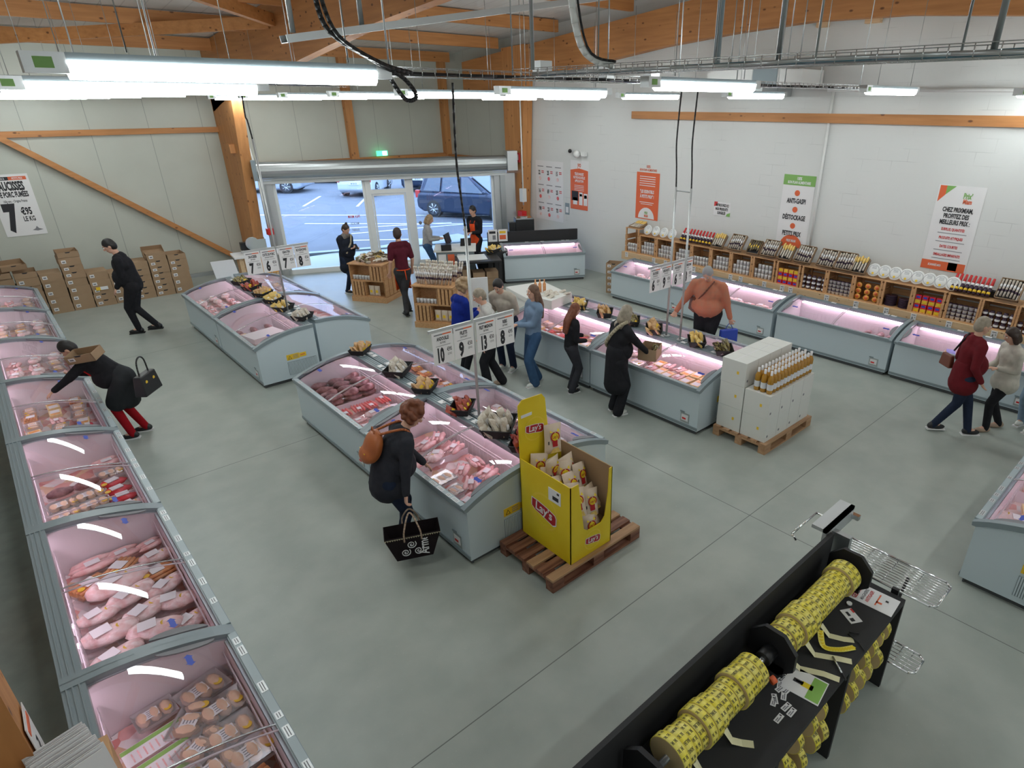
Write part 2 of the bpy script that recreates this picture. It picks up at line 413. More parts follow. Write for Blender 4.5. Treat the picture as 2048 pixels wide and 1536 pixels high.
# porch soffit over the entrance corner
P0 = Vector((5.35, 16.95, 0)); CA = R(-22.38); CD = Vector((math.cos(CA), math.sin(CA), 0)); CN = Vector((-CD.y, CD.x, 0))
def ch(s, o=0, z=0): return P0 + CD * s + CN * o + Vector((0, 0, z))
TC = Matrix.Translation(P0) @ Matrix.Rotation(CA, 4, 'Z')
m = MB(); m.slab([ch(0, .1, 2.5), ch(6.3, .1, 2.5), Vector((XR + .1, 14.6, 2.5)), Vector((XR + .1, YF, 2.5)), Vector((5.2, YF, 2.5))], (0, 0, .06), 'white')
struct(m, 'trim_1')

tn = [1]
def trim(mb):
    tn[0] += 1
    return struct(mb, 'trim_%d' % tn[0])
# portal frames: curved glulam rafters running front to back
def rafter(x0, x1, bot):
    m = MB(); top = [(y, roof_z(y) - (.0 if x0 < 6 else .33)) for y, _ in bot]
    pts = [(x0, y, z) for y, z in bot] + [(x0, y, z) for y, z in reversed(top)]
    n = len(bot)
    vs = [Vector(p) for p in pts] + [Vector((x1, p[1], p[2])) for p in pts]; N = len(pts)
    fs = [(i, i + 1, N - 2 - i, N - 1 - i) for i in range(n - 1)] + [(N + i + 1, N + i, 2 * N - 1 - i, 2 * N - 2 - i) for i in range(n - 1)]
    fs += [(i, (i + 1) % N, N + (i + 1) % N, N + i) for i in range(N)]
    m.add(vs, fs, 'glulam'); return m
arc = [(18.3, 3.9), (16.8, 4.25), (15.2, 4.48), (13.8, 4.64), (11.6, 4.9), (9.5, 5.15), (7.7, 5.29), (6.2, 5.36), (4.6, 5.33), (3, 5.2), (.5, 5.0), (-5, 4.6)]
trim(rafter(5.02, 5.22, arc)); trim(rafter(11.38, 11.62, [(y, z) for y, z in arc if y < 17]))
# columns
trim(MB().slab([(5.02, 18.34, 0), (5.02, 17.5, 0), (5.02, 16.75, 4.3), (5.02, 18.34, 4.3)], (.24, 0, 0), 'glulam_z').box(4.9, 17.25, 3.0, 5.02, 17.7, 3.2, 'glulam_z'))
trim(MB().slab([(11.36, 14.9, 0), (11.36, 14.35, 0), (11.36, 14.0, 4.5), (11.36, 13.95, 5.45), (11.36, 14.9, 5.4)], (.3, 0, 0), 'glulam_z'))
# purlins
for i, y in enumerate((17.42, 15.05, 12.68, 10.3, 7.93, 5.55, 3.2, .8, -1.6)):
    z = roof_z(y)
    trim(MB().box(XL, y - .05, z - .25, 5.02, y + .05, z, 'glulam_x').box(5.22, y - .05, z - .25, 11.36, y + .05, z, 'glulam_x'))
# wind braces under the roof
def beam(p0, p1, w, h, m_, up=(0, 0, 1)):
    p0, p1 = Vector(p0), Vector(p1); d = p1 - p0; L = d.length; d.normalize(); u = Vector(up); s = d.cross(u).normalized(); u = s.cross(d)
    T = Matrix((d, s, u)).transposed().to_4x4(); T.translation = p0
    return MB().box(0, -w / 2, -h / 2, L, w / 2, h / 2, m_, T)
trim(beam((-.9, 18.2, roof_z(18.2) - .33), (5.0, 13.6, roof_z(13.6) - .33), .12, .2, 'glulam_x'))
trim(beam((5.0, 13.4, roof_z(13.4) - .33), (-.9, 8.2, roof_z(8.2) - .33), .12, .2, 'glulam_x'))
trim(beam((5.3, 12.8, roof_z(12.8) - .3), (6.6, 14.9, roof_z(14.9) - .45), .05, .05, 'galv'))
# front-wall rails, brace and posts
trim(MB().box(XL, YF - .12, 3.44, 5.02, YF, 3.56, 'glulam_x'))
trim(beam((.35, YF - .14, 3.82), (4.95, YF - .14, .22), .12, .17, 'glulam_x', (0, 1, 0)))
trim(MB().box(8.36, YF - .16, 2.6, 8.58, YF, roof_z(YF), 'glulam_z')); trim(MB().box(11.5, YF - .2, 2.6, 11.7, YF, roof_z(YF), 'glulam_z'))
trim(MB().box(5.3, YF - .14, 2.52, 11.6, YF, 2.66, 'glulam_x')); trim(MB().box(11.56, 14.9, 2.4, 11.7, YF - .2, 2.62, 'glulam'))
trim(MB().box(11.63, -4.5, 3.77, 11.7, 10.45, 3.925, 'glulam')); 
trim(MB().box(11.6, 6.0, 5.28, 11.7, 6.2, 5.4, 'pale_wood')); trim(MB().box(11.6, 5.1, 5.28, 11.7, 5.35, 5.42, 'pale_wood'))
for y in (5.6, 9.2, 12.4): trim(MB().box(XL, y, .3, XL + .16, y + .22, 5.9, 'glulam_z'))
trim(MB().box(XL, 3.35, 0, XL + .42, 3.62, 5.9, 'glulam_z'))

# ---------------------------------------------------------------- entrance: roller shutter, glazing, doors
m = MB()
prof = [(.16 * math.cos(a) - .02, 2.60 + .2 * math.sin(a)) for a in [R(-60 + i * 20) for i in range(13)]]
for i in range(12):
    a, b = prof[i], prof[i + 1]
    m.slab([ch(-.02, -a[0] - .05, a[1]), ch(6.2, -a[0] - .05, a[1]), ch(6.2, -b[0] - .05, b[1]), ch(-.02, -b[0] - .05, b[1])], -CN * (.012 if i % 2 else .03), 'shutter' if i % 2 else 'galv')  # alternating tones paint in the shaded gaps between slats
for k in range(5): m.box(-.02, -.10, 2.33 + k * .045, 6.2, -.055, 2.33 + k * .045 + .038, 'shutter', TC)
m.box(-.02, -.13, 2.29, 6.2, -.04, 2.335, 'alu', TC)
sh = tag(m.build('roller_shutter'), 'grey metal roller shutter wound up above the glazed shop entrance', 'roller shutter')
MB().box(6.2, -.3, 2.42, 6.48, .08, 2.92, 'alu', TC).build('end_box', sh); MB().box(-.12, -.2, 2.38, -.02, .08, 2.85, 'frame_grey', TC).build('end_plate', sh)
MB().box(-.06, -.1, 0, .1, .0, 2.33, 'galv', TC).box(.1, -.04, 0, .24, .04, 2.33, 'alu', TC).build('side_guide', sh)
MB().box(6.02, -.1, 0, 6.16, .0, 2.33, 'galv', TC).box(5.86, -.04, 0, 6.02, .04, 2.33, 'alu', TC).box(6.16, -.06, 0, 6.45, .05, 2.33, 'alu', TC).build('side_guide', sh)
def win(n, s0, s1):
    m = MB(); w = .07
    for a, b, c, d in ((s0, s1, 0, .12), (s0, s1, 2.28, 2.4), (s0, s0 + w, 0, 2.4), (s1 - w, s1, 0, 2.4)): m.box(a, .02, c, b, .12, d, 'white', TC)
    f = struct(m, 'window_%d' % n)
    MB().box(s0 + w, .065, .12, s1 - w, .07, 2.28, 'pane', TC).build('glass_pane', f)
    return f
win(1, .24, 2.43); win(2, 3.58, 5.86)
m = MB()
for a, b, c, d in ((2.43, 2.57, 0, 2.4), (3.44, 3.58, 0, 2.4), (2.57, 3.44, 1.94, 2.04), (2.57, 3.44, 2.28, 2.4), (2.57, 3.44, 0, .05)): m.box(a, .0, c, b, .13, d, 'white', TC)
d1 = struct(m, 'door_1')
MB().box(2.57, .06, 2.04, 3.44, .065, 2.28, 'pane', TC).build('glass_pane', d1)
m = MB()
for a, b, c, d in ((2.58, 2.62, .06, 1.93), (3.39, 3.43, .06, 1.93), (2.62, 3.39, 1.88, 1.93), (2.62, 3.39, .06, .14)): m.box(a, .03, c, b, .08, d, 'white', TC)
dl = m.build('door_leaf', d1)
MB().box(2.62, .05, .14, 3.39, .055, 1.88, 'pane', TC).build('glass_pane', dl)
tag(MB().tube(ch(3.75, .055, 1.12), ch(3.75, .045, 1.12), .045, 'ink_grey', n=16).build('window_sticker'), 'round grey sticker on the glass beside the entrance door post', 'sticker')
m = MB()
for k, (t, s) in enumerate((('PRIX MIAM', .1), ('MAGASIN', .08), ('OUVERT', .08))): m.text(t, s, ch(2.05, .05, 1.35 - k * .17), -CD, (0, 0, 1), 'ink_red' if k == 0 else 'ink_grey')
tag(m.build('window_lettering'), 'small reversed lettering stuck on the glass next to the door', 'lettering')

# ---------------------------------------------------------------- outside
tag(MB().box(0, .0, -.05, 9, .25, .04, 'frame_grey', Matrix.Translation((5.6, 19.4, 0)) @ Matrix.Rotation(R(-21), 4, 'Z')).build('kerb'), 'grey stone kerb in front of the shop entrance', 'kerb')
m = MB()
def ln(x0, y0, x1, y1, w=.12):
    d = Vector((x1 - x0, y1 - y0, 0)).normalized(); n_ = Vector((-d.y, d.x, 0)) * w / 2
    m.poly([Vector((x0, y0, -.045)) - n_, Vector((x1, y1, -.045)) - n_, Vector((x1, y1, -.045)) + n_, Vector((x0, y0, -.045)) + n_], 'white')
ln(8, 28.2, 18, 18.6); ln(10.7, 28.9, 12.6, 31.6); ln(12.4, 27.2, 14.2, 29.9); ln(16.2, 26, 18.4, 29); ln(9.6, 22.6, 13.2, 20.9); ln(9.4, 21.4, 13.6, 20.2); ln(9, 24.5, 17, 16.9); ln(13.4, 19.6, 15.2, 18.2); ln(8.6, 20.5, 12, 17.9)
m = struct(m, 'road_marking')

def car(name_, label, paint, loc, ang, L=4.4, W=1.8, H=1.6, hatch=True):
    """local +Y is the driving direction"""
    t = thing('car', label, 'car', loc, ang)
    h = H; hw = W / 2
    # body side profile (y, z)
    low = [(-L / 2, .35), (-L / 2 - .02, .62), (-L / 2 + .06, .92), (L / 2 - 1.25, .98), (L / 2 - .25, .80), (L / 2, .58), (L / 2 - .02, .3), (L / 2 - .3, .2), (-L / 2 + .25, .2)]
    m = MB(); vs = []
    for x, ins in ((-hw, .05), (-hw + .08, 0), (hw - .08, 0), (hw, .05)):
        for y, z in low:
            vs.append((x, y * (1 - ins * .35), z if z < .75 else z - ins * .5))
    N = len(low)
    fs = [tuple(range(N)), tuple(range(3 * N, 4 * N))[::-1]]
    for k in range(3): fs += [(k * N + i, (k + 1) * N + i, (k + 1) * N + (i + 1) % N, k * N + (i + 1) % N) for i in range(N)]
    m.add(vs, fs, paint)
    b = m.build('body', t)
    bev = b.modifiers.new('soft', 'BEVEL'); bev.width = .07; bev.segments = 3; bev.limit_method = 'ANGLE'
    base = [(-L / 2 + .1, .90), (L / 2 - 1.15, .96)]; top = [(-L / 2 + .35, h - .04), (-L / 2 + 1.0, h), (L / 2 - 2.3, h - .03)]
    prof = [base[0]] + top + [base[1]]
    m = MB(); vs = []
    for sx in (-1, 1):
        for y, z in prof: vs.append((sx * (hw - .06 - (.2 if z > 1.2 else 0)), y, z))
    n = len(prof)
    m.add(vs, [tuple(range(n)), tuple(range(n, 2 * n))[::-1]] + [(i, n + i, n + (i + 1) % n, (i + 1) % n) for i in range(n)], paint)
    c_ = m.build('cabin', t); bev = c_.modifiers.new('soft', 'BEVEL'); bev.width = .06; bev.segments = 3
    def lerp(a, bb, k): return a + (bb - a) * k
    def side(sx, ya, yb, yc, yd):
        # quad between belt (z 1.0) and roof
        z0, z1 = 1.0, h - .13; f = lambda z: sx * (hw - .05 - .2 * (z - .93) / (h - .93) + .018)
        MB().slab([(f(z0), ya, z0), (f(z0), yb, z0), (f(z1), yc, z1), (f(z1), yd, z1)], (sx * .006, 0, 0), 'car_glass').build('side_window', t)
    y0, y1 = -L / 2 + .35, L / 2 - 1.45
    for sx in (-1, 1):
        side(sx, y0, y0 + .75, y0 + .78, y0 + .22); side(sx, y0 + .85, lerp(y0, y1, .62), lerp(y0, y1, .6), y0 + .88); side(sx, lerp(y0, y1, .65), y1, y1 - .72, lerp(y0, y1, .63))
    MB().slab([(-hw + .22, -L / 2 + .13, 1.02), (hw - .22, -L / 2 + .13, 1.02), (hw - .32, -L / 2 + .27, h - .16), (-hw + .32, -L / 2 + .27, h - .16)], (0, -.02, 0), 'car_glass').build('rear_window', t)
    MB().slab([(-hw + .2, L / 2 - 1.22, 1.03), (hw - .2, L / 2 - 1.22, 1.03), (hw - .34, L / 2 - 2.1, h - .1), (-hw + .34, L / 2 - 2.1, h - .1)], (0, .02, .015), 'car_glass').build('windscreen', t)
    for sx in (-1, 1):
        for y in (-L / 2 + .8, L / 2 - .85):
            w = MB(); w.tube((sx * (hw - .2), y, .32), (sx * (hw + .01), y, .32), .33, 'rubber', n=20)
            wo = w.build('wheel', t)
            w = MB(); w.tube((sx * (hw + .01), y, .32), (sx * (hw + .02), y, .32), .23, 'dark_grey', n=20)
            for k in range(7):
                a = 2 * math.pi * k / 7; w.tube((sx * (hw + .025), y, .32), (sx * (hw + .03), y + .22 * math.cos(a), .32 + .22 * math.sin(a)), .022, 'steel', n=5)
            w.build('rim', wo)
        MB().box(sx * hw - .14 if sx > 0 else -hw + .02, -L / 2 - .03, .72, sx * hw - .02 if sx > 0 else -hw + .14, -L / 2 + .16, 1.0, 'lamp_red').build('rear_lamp', t)
        MB().ball((sx * (hw - .25), L / 2 - .12, .66), (.2, .12, .08), 'steel').build('headlamp', t)
        MB().ball((sx * (hw + .08), L / 2 - 1.35, 1.05), (.1, .06, .07), paint).build('mirror', t)
    m = MB().box(-.26, -L / 2 - .045, .60, .26, -L / 2 - .02, .71, 'white'); m.text('AB 123 CD', .09, (0, -L / 2 - .047, .63), (1, 0, 0), (0, 0, 1), 'ink', .7)
    m.build('number_plate', t)
    return t
def head(fx, fy): return math.atan2(-fx, fy)
car('c', 'dark blue people carrier parked side-on close outside the window', 'car_black', (14.85, 21.5, -.05), head(.42, -.91), 4.5, 1.84, 1.68)
car('c', 'small white hatchback seen from behind in the car park', 'car_white', (14.9, 31.2, -.05), head(.69, .72), 3.7, 1.66, 1.5)
car('c', 'silver car with spoked wheels at the far side of the car park', 'car_silver', (11.4, 35.3, -.05), head(.75, -.66), 4.4, 1.82, 1.5)
car('c', 'dark hatchback parked behind the door opening in the car park', 'car_black', (18.3, 31.0, -.05), head(.69, .72), 4.2, 1.76, 1.5)
car('c', 'dark car at the back of the car park between silver and white cars', 'car_black', (15.3, 37.6, -.05), head(.75, -.66), 4.3, 1.78, 1.45)

# ---------------------------------------------------------------- lights and services under the roof
lt = thing('ceiling_light', 'tube light', 'light', (0, 0, 0), 0, 'ceiling tube lights')
MB().box(0, -.05, -.002, 1.5, .05, .035, 'frame_grey').box(-.16, -.05, -.05, 0, .05, .035, 'alu').box(1.5, -.045, -.04, 1.6, .045, .035, 'alu').build('housing', lt)
tb = MB(); tb.slab([(0, -.055, 0), (0, -.045, -.055), (0, -.02, -.075), (0, .02, -.075), (0, .045, -.055), (0, .055, 0)], (1.5, 0, 0), 'tube'); tb.build('diffuser', lt)
MB().box(-.12, -.052, -.03, -.05, .052, .015, 'poster_green').build('green_label', lt)
for x in (.25, 1.35): MB().path([(x, 0, .045), (x, 0, 1.35)], .004, 'galv', 4).build('hanger', lt)
lp = Proto(lt)
LX = {.5: 'over the wall-side freezers', 4.65: 'over the middle of the shop', 8.9: 'near the block wall'}
LY = (3.9, 6.0, 8.2, 10.3, 12.4, 14.5, 16.6, -.6, -2.8)
order = ('first', 'second', 'third', 'fourth', 'fifth', 'sixth', 'seventh', 'unseen', 'unseen')
for X, w in LX.items():
    for k, Y in enumerate(LY):
        if X == 8.9 and Y > 13: continue
        lp.put((X, Y, 4.27 if Y < 5 else 4.23), 0, 'lit white tube light, %s of the line %s' % (order[k], w) if order[k] != 'unseen' else 'lit tube light at the unseen end of the line %s' % w)

lp.put((10.0, 2.45, 4.23), 0, 'lit white tube light alone at the picture edge, beyond the block wall line')

def wire_tray(label, axis, a, b, c, z, w=.16, h=.055, cc=('black', 'black', 'black', 'ink_blue')):
    m = MB(); f = (lambda t, s, zz: (t, s, zz)) if axis == 'X' else (lambda t, s, zz: (s, t, zz))
    for s in (-w / 2, -w / 6, w / 6, w / 2): m.tube(f(a, c + s, z), f(b, c + s, z), .0028, 'steel', n=4)
    for s in (-w / 2, w / 2): m.tube(f(a, c + s, z + h), f(b, c + s, z + h), .003, 'steel', n=4)
    t = a
    while t < b:
        m.path([f(t, c - w / 2, z + h), f(t, c - w / 2, z), f(t, c + w / 2, z), f(t, c + w / 2, z + h)], .0028, 'steel', 4); t += .1
    o = tag(m.build('cable_tray'), label, 'cable tray')
    k = MB()
    for i in range(4):
        pts = []; t = a
        while t <= b + .01: pts.append(f(t, c + (i - 1.5) * .028 + random.uniform(-.008, .008), z + .014 + random.uniform(0, .012))); t += .35
        k.path(pts, .010, cc[i], 6)
    k.build('cable', o)
    return o
wire_tray('wire cable tray with black cables crossing under the roof beyond the big tube light', 'X', 2.1, 11.2, 4.25, 4.26)
wire_tray('wire cable tray with blue and grey cables crossing above the near counter', 'Y', -1.0, 4.1, 3.3, 4.27, cc=('alu', 'cable_teal', 'ink_grey', 'cable_teal'))
wire_tray('faint wire cable tray above the cartons island', 'X', .2, 4.3, 9.2, 4.3)
m = MB(); m.box(1.95, 5.0, 4.48, 7.5, 5.12, 4.485, 'galv', Matrix.Translation((1.95, 0, 4.48)) @ Matrix.Rotation(R(-9.5), 4, 'Y') @ Matrix.Translation((-1.95, 0, -4.48)))
for y in (5.0, 5.12): m.box(1.95, y - .003, 4.48, 7.5, y + .003, 4.53, 'galv', Matrix.Translation((1.95, 0, 4.48)) @ Matrix.Rotation(R(-9.5), 4, 'Y') @ Matrix.Translation((-1.95, 0, -4.48)))
tag(m.build('perforated_tray'), 'galvanised perforated cable tray sloping up across the roof beam', 'cable tray')
tag(MB().tube((2.02, 5.06, 4.55), (2.02, 5.06, 6.5), .02, 'galv').tube((2.55, 5.06, 4.6), (2.55, 5.06, 6.5), .02, 'galv').build('tray_bracket'), 'pair of galvanised rods holding the sloping cable tray', 'bracket')
def rod(x, y, r=.006, m_='galv', z0=4.3, label='thin threaded rod hanging the cable tray from the roof', name='hanging_rod', cat='rod'):
    tag(MB().tube((x, y, z0), (x, y, roof_z(y)), r, m_, n=6).build(name), label, cat, 'threaded hanging rods')
for x, y in ((2.3, 4.25), (3.4, 4.32), (4.4, 4.25), (5.4, 4.25), (6.4, 4.25), (3.22, 3.2), (3.38, 2.4), (3.22, 1.7), (3.38, 1.1), (3.22, .6), (7.4, 4.25), (9.4, 4.25), (.6, 9.2), (2.0, 9.2), (3.6, 9.2), (1.2, 5.4), (1.0, 7.2), (6.2, 7.4), (7.1, 8.8), (5.8, 10.6), (9.6, 7.2), (10.4, 6.6), (10.1, 5.2)): rod(x, y)
for n_, (x, y, r, m_, z0, lab) in enumerate(((3.6, 2.55, .022, 'frame_grey', 4.3, 'dark grey conduit dropping to the wire tray beside the white hose'), (3.02, 3.62, .014, 'galv', 4.3, 'grey conduit dropping to the crossing of the wire trays'), (3.3, 1.95, .014, 'galv', 4.3, 'grey conduit dropping to the tray above the white duct'), (3.3, .95, .014, 'galv', 4.3, 'bent grey conduit dropping to the tray above the tall poster'))):
    tag(MB().tube((x, y, z0), (x, y, roof_z(y)), r, m_, n=10).build('conduit'), lab, 'conduit')
def curve_pts(pts, n=6):
    out = []
    P = [Vector(p) for p in pts]; P = [P[0]] + P + [P[-1]]
    for i in range(1, len(P) - 2):
        for k in range(n):
            t = k / n; a, b, c, d = P[i - 1:i + 3]
            out.append(.5 * ((2 * b) + (c - a) * t + (2 * a - 5 * b + 4 * c - d) * t * t + (3 * b - a - 3 * c + d) * t ** 3))
    return out + [P[-2]]
h_ = tag(MB().path(curve_pts([(2.55, 3.55, 5.6), (2.6, 3.55, 4.9), (2.72, 3.55, 4.42), (2.95, 3.5, 4.32)]), .022, 'white', 8).build('flexible_conduit'), 'white flexible conduit curving down with a black cable beside it', 'conduit')
h_.location = (.35, -.35, 0)
MB().path(curve_pts([(2.57, 3.52, 5.6), (2.62, 3.52, 4.9), (2.74, 3.52, 4.42), (2.95, 3.47, 4.34)]), .008, 'black', 6).build('cable', h_)
c_ = tag(MB().tube((1.62, 3.7, 4.62), (1.56, 3.7, 6.6), .022, 'galv').build('cable_pipe'), 'grey pipe with black cables leaving its lower end beside the big tube light', 'pipe')
MB().path(curve_pts([(1.62, 3.7, 4.62), (1.68, 3.72, 4.45), (1.95, 3.8, 4.33), (2.2, 3.9, 4.24), (2.28, 3.9, 4.14), (2.2, 3.9, 4.12), (2.1, 3.9, 4.25)]), .014, 'black', 8).path(curve_pts([(1.64, 3.68, 4.62), (1.72, 3.7, 4.43), (2.0, 3.78, 4.31), (2.25, 3.88, 4.27)]), .012, 'black', 8).build('cable', c_)
for k, (x, y, lab) in enumerate(((3.62, 4.27, 'black cabled junction box midway on the wire tray'), (4.35, 4.27, 'grey junction box at the thick conduit on the wire tray'), (4.95, 4.27, 'grey junction box last along the wire tray'), (2.6, 9.2, 'small white junction box on the faint wire tray'))):
    tag(MB().box(x - .06, y - .1, 4.29, x + .06, y, 4.4, 'alu').build('junction_box'), lab, 'junction box')
d_ = tag(MB().slab([(10.9, 7.9, 4.35), (10.9, 5.95, 4.35), (10.9, 5.95, 4.62), (10.9, 7.6, 4.68), (10.9, 7.9, 4.6)], (.75, 0, 0), 'white').box(10.6, 6.5, 4.2, 11.6, 6.9, 4.35, 'galv').box(11.5, 7.2, 4.4, 11.7, 7.4, 4.5, 'galv').tube((11.2, 6.2, 4.6), (11.2, 6.2, 6.45), .01, 'galv').tube((11.2, 7.6, 4.6), (11.2, 7.6, 6.35), .01, 'galv').build('ventilation_duct'), 'pale square ventilation duct hung high by the block wall', 'duct')
MB().box(10.88, 6.42, 4.36, 10.9, 6.9, 4.66, 'frame_grey').build('duct_opening', d_)
tag(MB().path([(11.66, 5.72, 4.35), (11.66, 5.7, 1.32)], .022, 'white', 8).build('wall_conduit'), 'white vertical conduit on the block wall behind the sausage baskets', 'conduit')
tag(MB().tube((11.4, 5.7, 4.3), (11.4, -3, 4.2), .03, 'white').build('wall_pipe'), 'white horizontal pipe near the top of the block wall', 'pipe')
tag(MB().path([(5.3, 17.3, 3.7), (5.27, 16.85, 2.6), (5.27, 16.8, 1.2)], .02, 'white', 6).box(5.2, 16.7, 1.1, 5.34, 16.84, 1.25, 'red_plastic').build('alarm_conduit'), 'white conduit ending in a red alarm button on the timber column', 'conduit')
tag(MB().path([(11.3, 14.1, 4.4), (11.3, 14.1, 1.5)], .02, 'white', 6).box(11.2, 14.0, 1.6, 11.34, 14.14, 1.95, 'white').build('column_conduit'), 'white conduit and box on the timber column by the block wall', 'conduit')
tag(MB().box(11.2, 14.05, 1.12, 11.36, 14.25, 1.34, 'red_plastic').build('alarm_box'), 'upper red alarm box on the timber column beside the shutter', 'alarm box')
tag(MB().box(11.2, 13.88, .98, 11.40, 14.10, 1.2, 'red_plastic').box(11.19, 13.95, 1.06, 11.2, 14.01, 1.14, 'white').build('alarm_box'), 'lower red alarm box with a white button beside the shutter', 'alarm box')
tag(MB().box(11.3, 14.2, 2.62, 11.32, 14.42, 2.86, 'ink_red').box(11.29, 14.26, 2.68, 11.3, 14.32, 2.82, 'white').build('fire_sign'), 'small red and white fire hose sign on the timber column', 'sign')
tag(MB().box(9.12, YF - .2, 2.68, 9.46, YF - .15, 2.82, 'green_emit').box(9.3, YF - .21, 2.7, 9.42, YF - .2, 2.8, 'tube').build('exit_sign'), 'lit green emergency exit sign above the roller shutter', 'exit sign')
tag(MB().ball((11.6, 12.5, 2.98), .05, 'black').ball((11.6, 12.25, 2.92), .09, 'white').box(11.6, 11.95, 2.88, 11.68, 12.1, 2.98, 'white').build('wall_siren'), 'white round siren with camera above the orange poster', 'siren')
for k, (y, z0) in enumerate(((6.05, .35), (5.75, .2), (9.3, .6))):
    pass
m = MB()
for i in range(6):
    y = 2.4 + i * 1.7; m.path(curve_pts([(-.47 + random.uniform(-.02, .02), y + j * .45, .03 + random.random() * .25) for j in range(5)]), .012, 'black', 5)
tag(m.build('power_cables'), 'tangle of black power cables behind the wall-side freezers', 'cable')
for y, lab in ((8.3, 'white socket box on the panel wall beside the red-tights shopper'), (6.7, 'white socket box on the panel wall nearer the white cards')):
    tag(MB().box(XL + .16, y, .62, XL + .3, y + .25, .75, 'white').tube((XL + .2, y + .1, .75), (XL + .2, y + .1, 1.7), .03, 'white').build('socket_box'), lab, 'socket')

# ---------------------------------------------------------------- chest freezers
FL, FD, FG = 2.05, .92, .80      # length, depth, glazed depth
def arc_z(x): return .685 + .175 * math.sin(math.pi / 2 * min(1, max(0, x) / FG)) ** .85
AX = [FG * i / 9 for i in range(10)]
def freezer(L=FL, faint=False, cards=True):
    t = thing('chest_freezer', 'x', 'freezer')
    m = MB(); W = 'freezer'
    prof = [(0, .06), (0, .655)] + [(x, arc_z(x) - .03) for x in AX] + [(FD, .83), (FD, .06)]
    # outer walls (four) and inner liner
    m.slab([(p[0], 0, p[1]) for p in prof], (0, .05, 0), W); m.slab([(p[0], L - .05, p[1]) for p in prof], (0, .05, 0), W)
    m.box(0, .05, .06, .05, L - .05, .66, W); m.box(.905, .05, .06, FD, L - .05, .83, W); m.box(.05, .05, .06, .905, L - .05, .14, W)
    m.build('body', t)
    m = MB(); m.poly([(.055, .055, .2), (.90, .055, .2), (.90, L - .055, .2), (.055, L - .055, .2)], 'liner')
    m.poly([(.055, .055, .2), (.055, L - .055, .2), (.055, L - .055, .66), (.055, .055, .66)], 'liner')
    m.poly([(.90, .055, .2), (.90, .055, .82), (.90, L - .055, .82), (.90, L - .055, .2)], 'liner')
    for y in (.055, L - .055): m.poly([(.055, y, .2)] + [(.90, y, .2), (.90, y, .8)] + [(x, y, arc_z(x) - .04) for x in reversed(AX)] + [(.055, y, .66)], 'liner')
    m.build('liner', t)
    m = MB()
    for y in (.6, 1.2, 1.62): m.box(.07, y, .21, .82, y + .006, .5, 'wire_white') if y == 1.2 else None
    for z in (.56, .60): m.tube((.08, .08, z), (.08, L - .08, z), .004, 'wire_white', n=4); m.tube((.80, .08, z + .06), (.80, L - .08, z + .06), .004, 'wire_white', n=4)
    y = .1
    while y < L - .08:
        m.tube((.08, y, .38), (.08, y, .60), .0025, 'wire_white', n=3, caps=False); m.tube((.80, y, .38), (.80, y, .66), .0025, 'wire_white', n=3, caps=False); y += .075
    m.build('wire_basket', t)
    m = MB(); m.box(.85, .12, .775, .88, L - .12, .79, 'hidden_fill_strip')  # unseen extra strip under the deck, added to brighten the tub
    if not faint: m.box(.775, .12, .765, .80, L - .12, .785, 'strip')
    m.build('light_and_fill_strip', t)
    # grey top frame: end arches, front rail, back deck
    m = MB(); G = 'frame_grey'
    for y0, y1 in ((-.012, .05), (L - .05, L + .012)):
        up = [(x, arc_z(x) + .012) for x in AX]; dn = [(x, arc_z(x) - .045) for x in AX]
        pts = [(-.03, .64), (-.035, .68)] + up + [(FD, .875), (FD, .82)] + list(reversed(dn))
        vs = [(p[0], y0, p[1]) for p in pts] + [(p[0], y1, p[1]) for p in pts]; N = len(pts)
        q = [[i, i + 1, N - i - 1 - 1, N - i - 1] for i in range(N // 2 - 1)]
        m.add(vs, q + [[N + a for a in reversed(b)] for b in q] + [[i, N + i, N + (i + 1) % N, (i + 1) % N] for i in range(N)], G)
    m.box(-.035, .05, .64, .03, L - .05, .69, G); m.box(-.03, .05, .69, .02, L - .05, .697, 'rail')
    m.box(FG, .05, .80, FD, L - .05, .866, G)
    for x in (.825, .86, .89): m.box(x, .05, .866, x + .008, L - .05, .872, 'frame_grey')
    m.build('top_frame', t)
    # two curved sliding lids
    for k, (ya, yb, dz) in enumerate(((.055, L / 2 + .02, -.012), (L / 2 - .02, L - .055, .0))):
        m = MB(); xs = [.03 + (FG - .035) * i / 9 for i in range(10)]
        vs = [(x, y, arc_z(x) + dz) for y in (ya, yb) for x in xs]
        m.add(vs, [(i, i + 1, 11 + i, 10 + i) for i in range(9)], 'lid_glass', True)
        lid = m.build('sliding_lid', t)
        m = MB()
        for y in ((yb if k == 0 else ya),):
            for i in range(9): m.tube((xs[i], y, arc_z(xs[i]) + dz), (xs[i + 1], y, arc_z(xs[i + 1]) + dz), .006, 'wire_white' if k == 0 else 'steel', n=4, caps=False)
        m.build('lid_edge', lid)
        ye = ya + .01 if k == 0 else yb - .01; sg = 1 if k == 0 else -1
        m = MB(); n = 8; pts = []
        for i in range(n + 1):
            a = math.pi * i / n; x = .27 - .17 * math.cos(a); pts.append((x, ye + sg * .055 * math.sin(a), arc_z(x) + dz + .006))
        m.slab(pts, (0, 0, .012), 'ink_grey'); m.build('lid_handle', lid)
        m = MB(); yc = ye + sg * .14; z = arc_z(.28) + dz + .004; s = (arc_z(.34) - arc_z(.22)) / .12
        f = lambda x, y: (x, y, z + s * (x - .28))
        m.poly([f(.262, yc - .03), f(.298, yc - .03), f(.298, yc + .03), f(.262, yc + .03)], 'ink_blue')
        m.poly([f(.25, yc + .03), f(.31, yc + .03), f(.28, yc + .06)], 'ink_blue'); m.poly([f(.31, yc - .03), f(.25, yc - .03), f(.28, yc - .06)], 'ink_blue')
        m.build('arrow_sticker', lid)
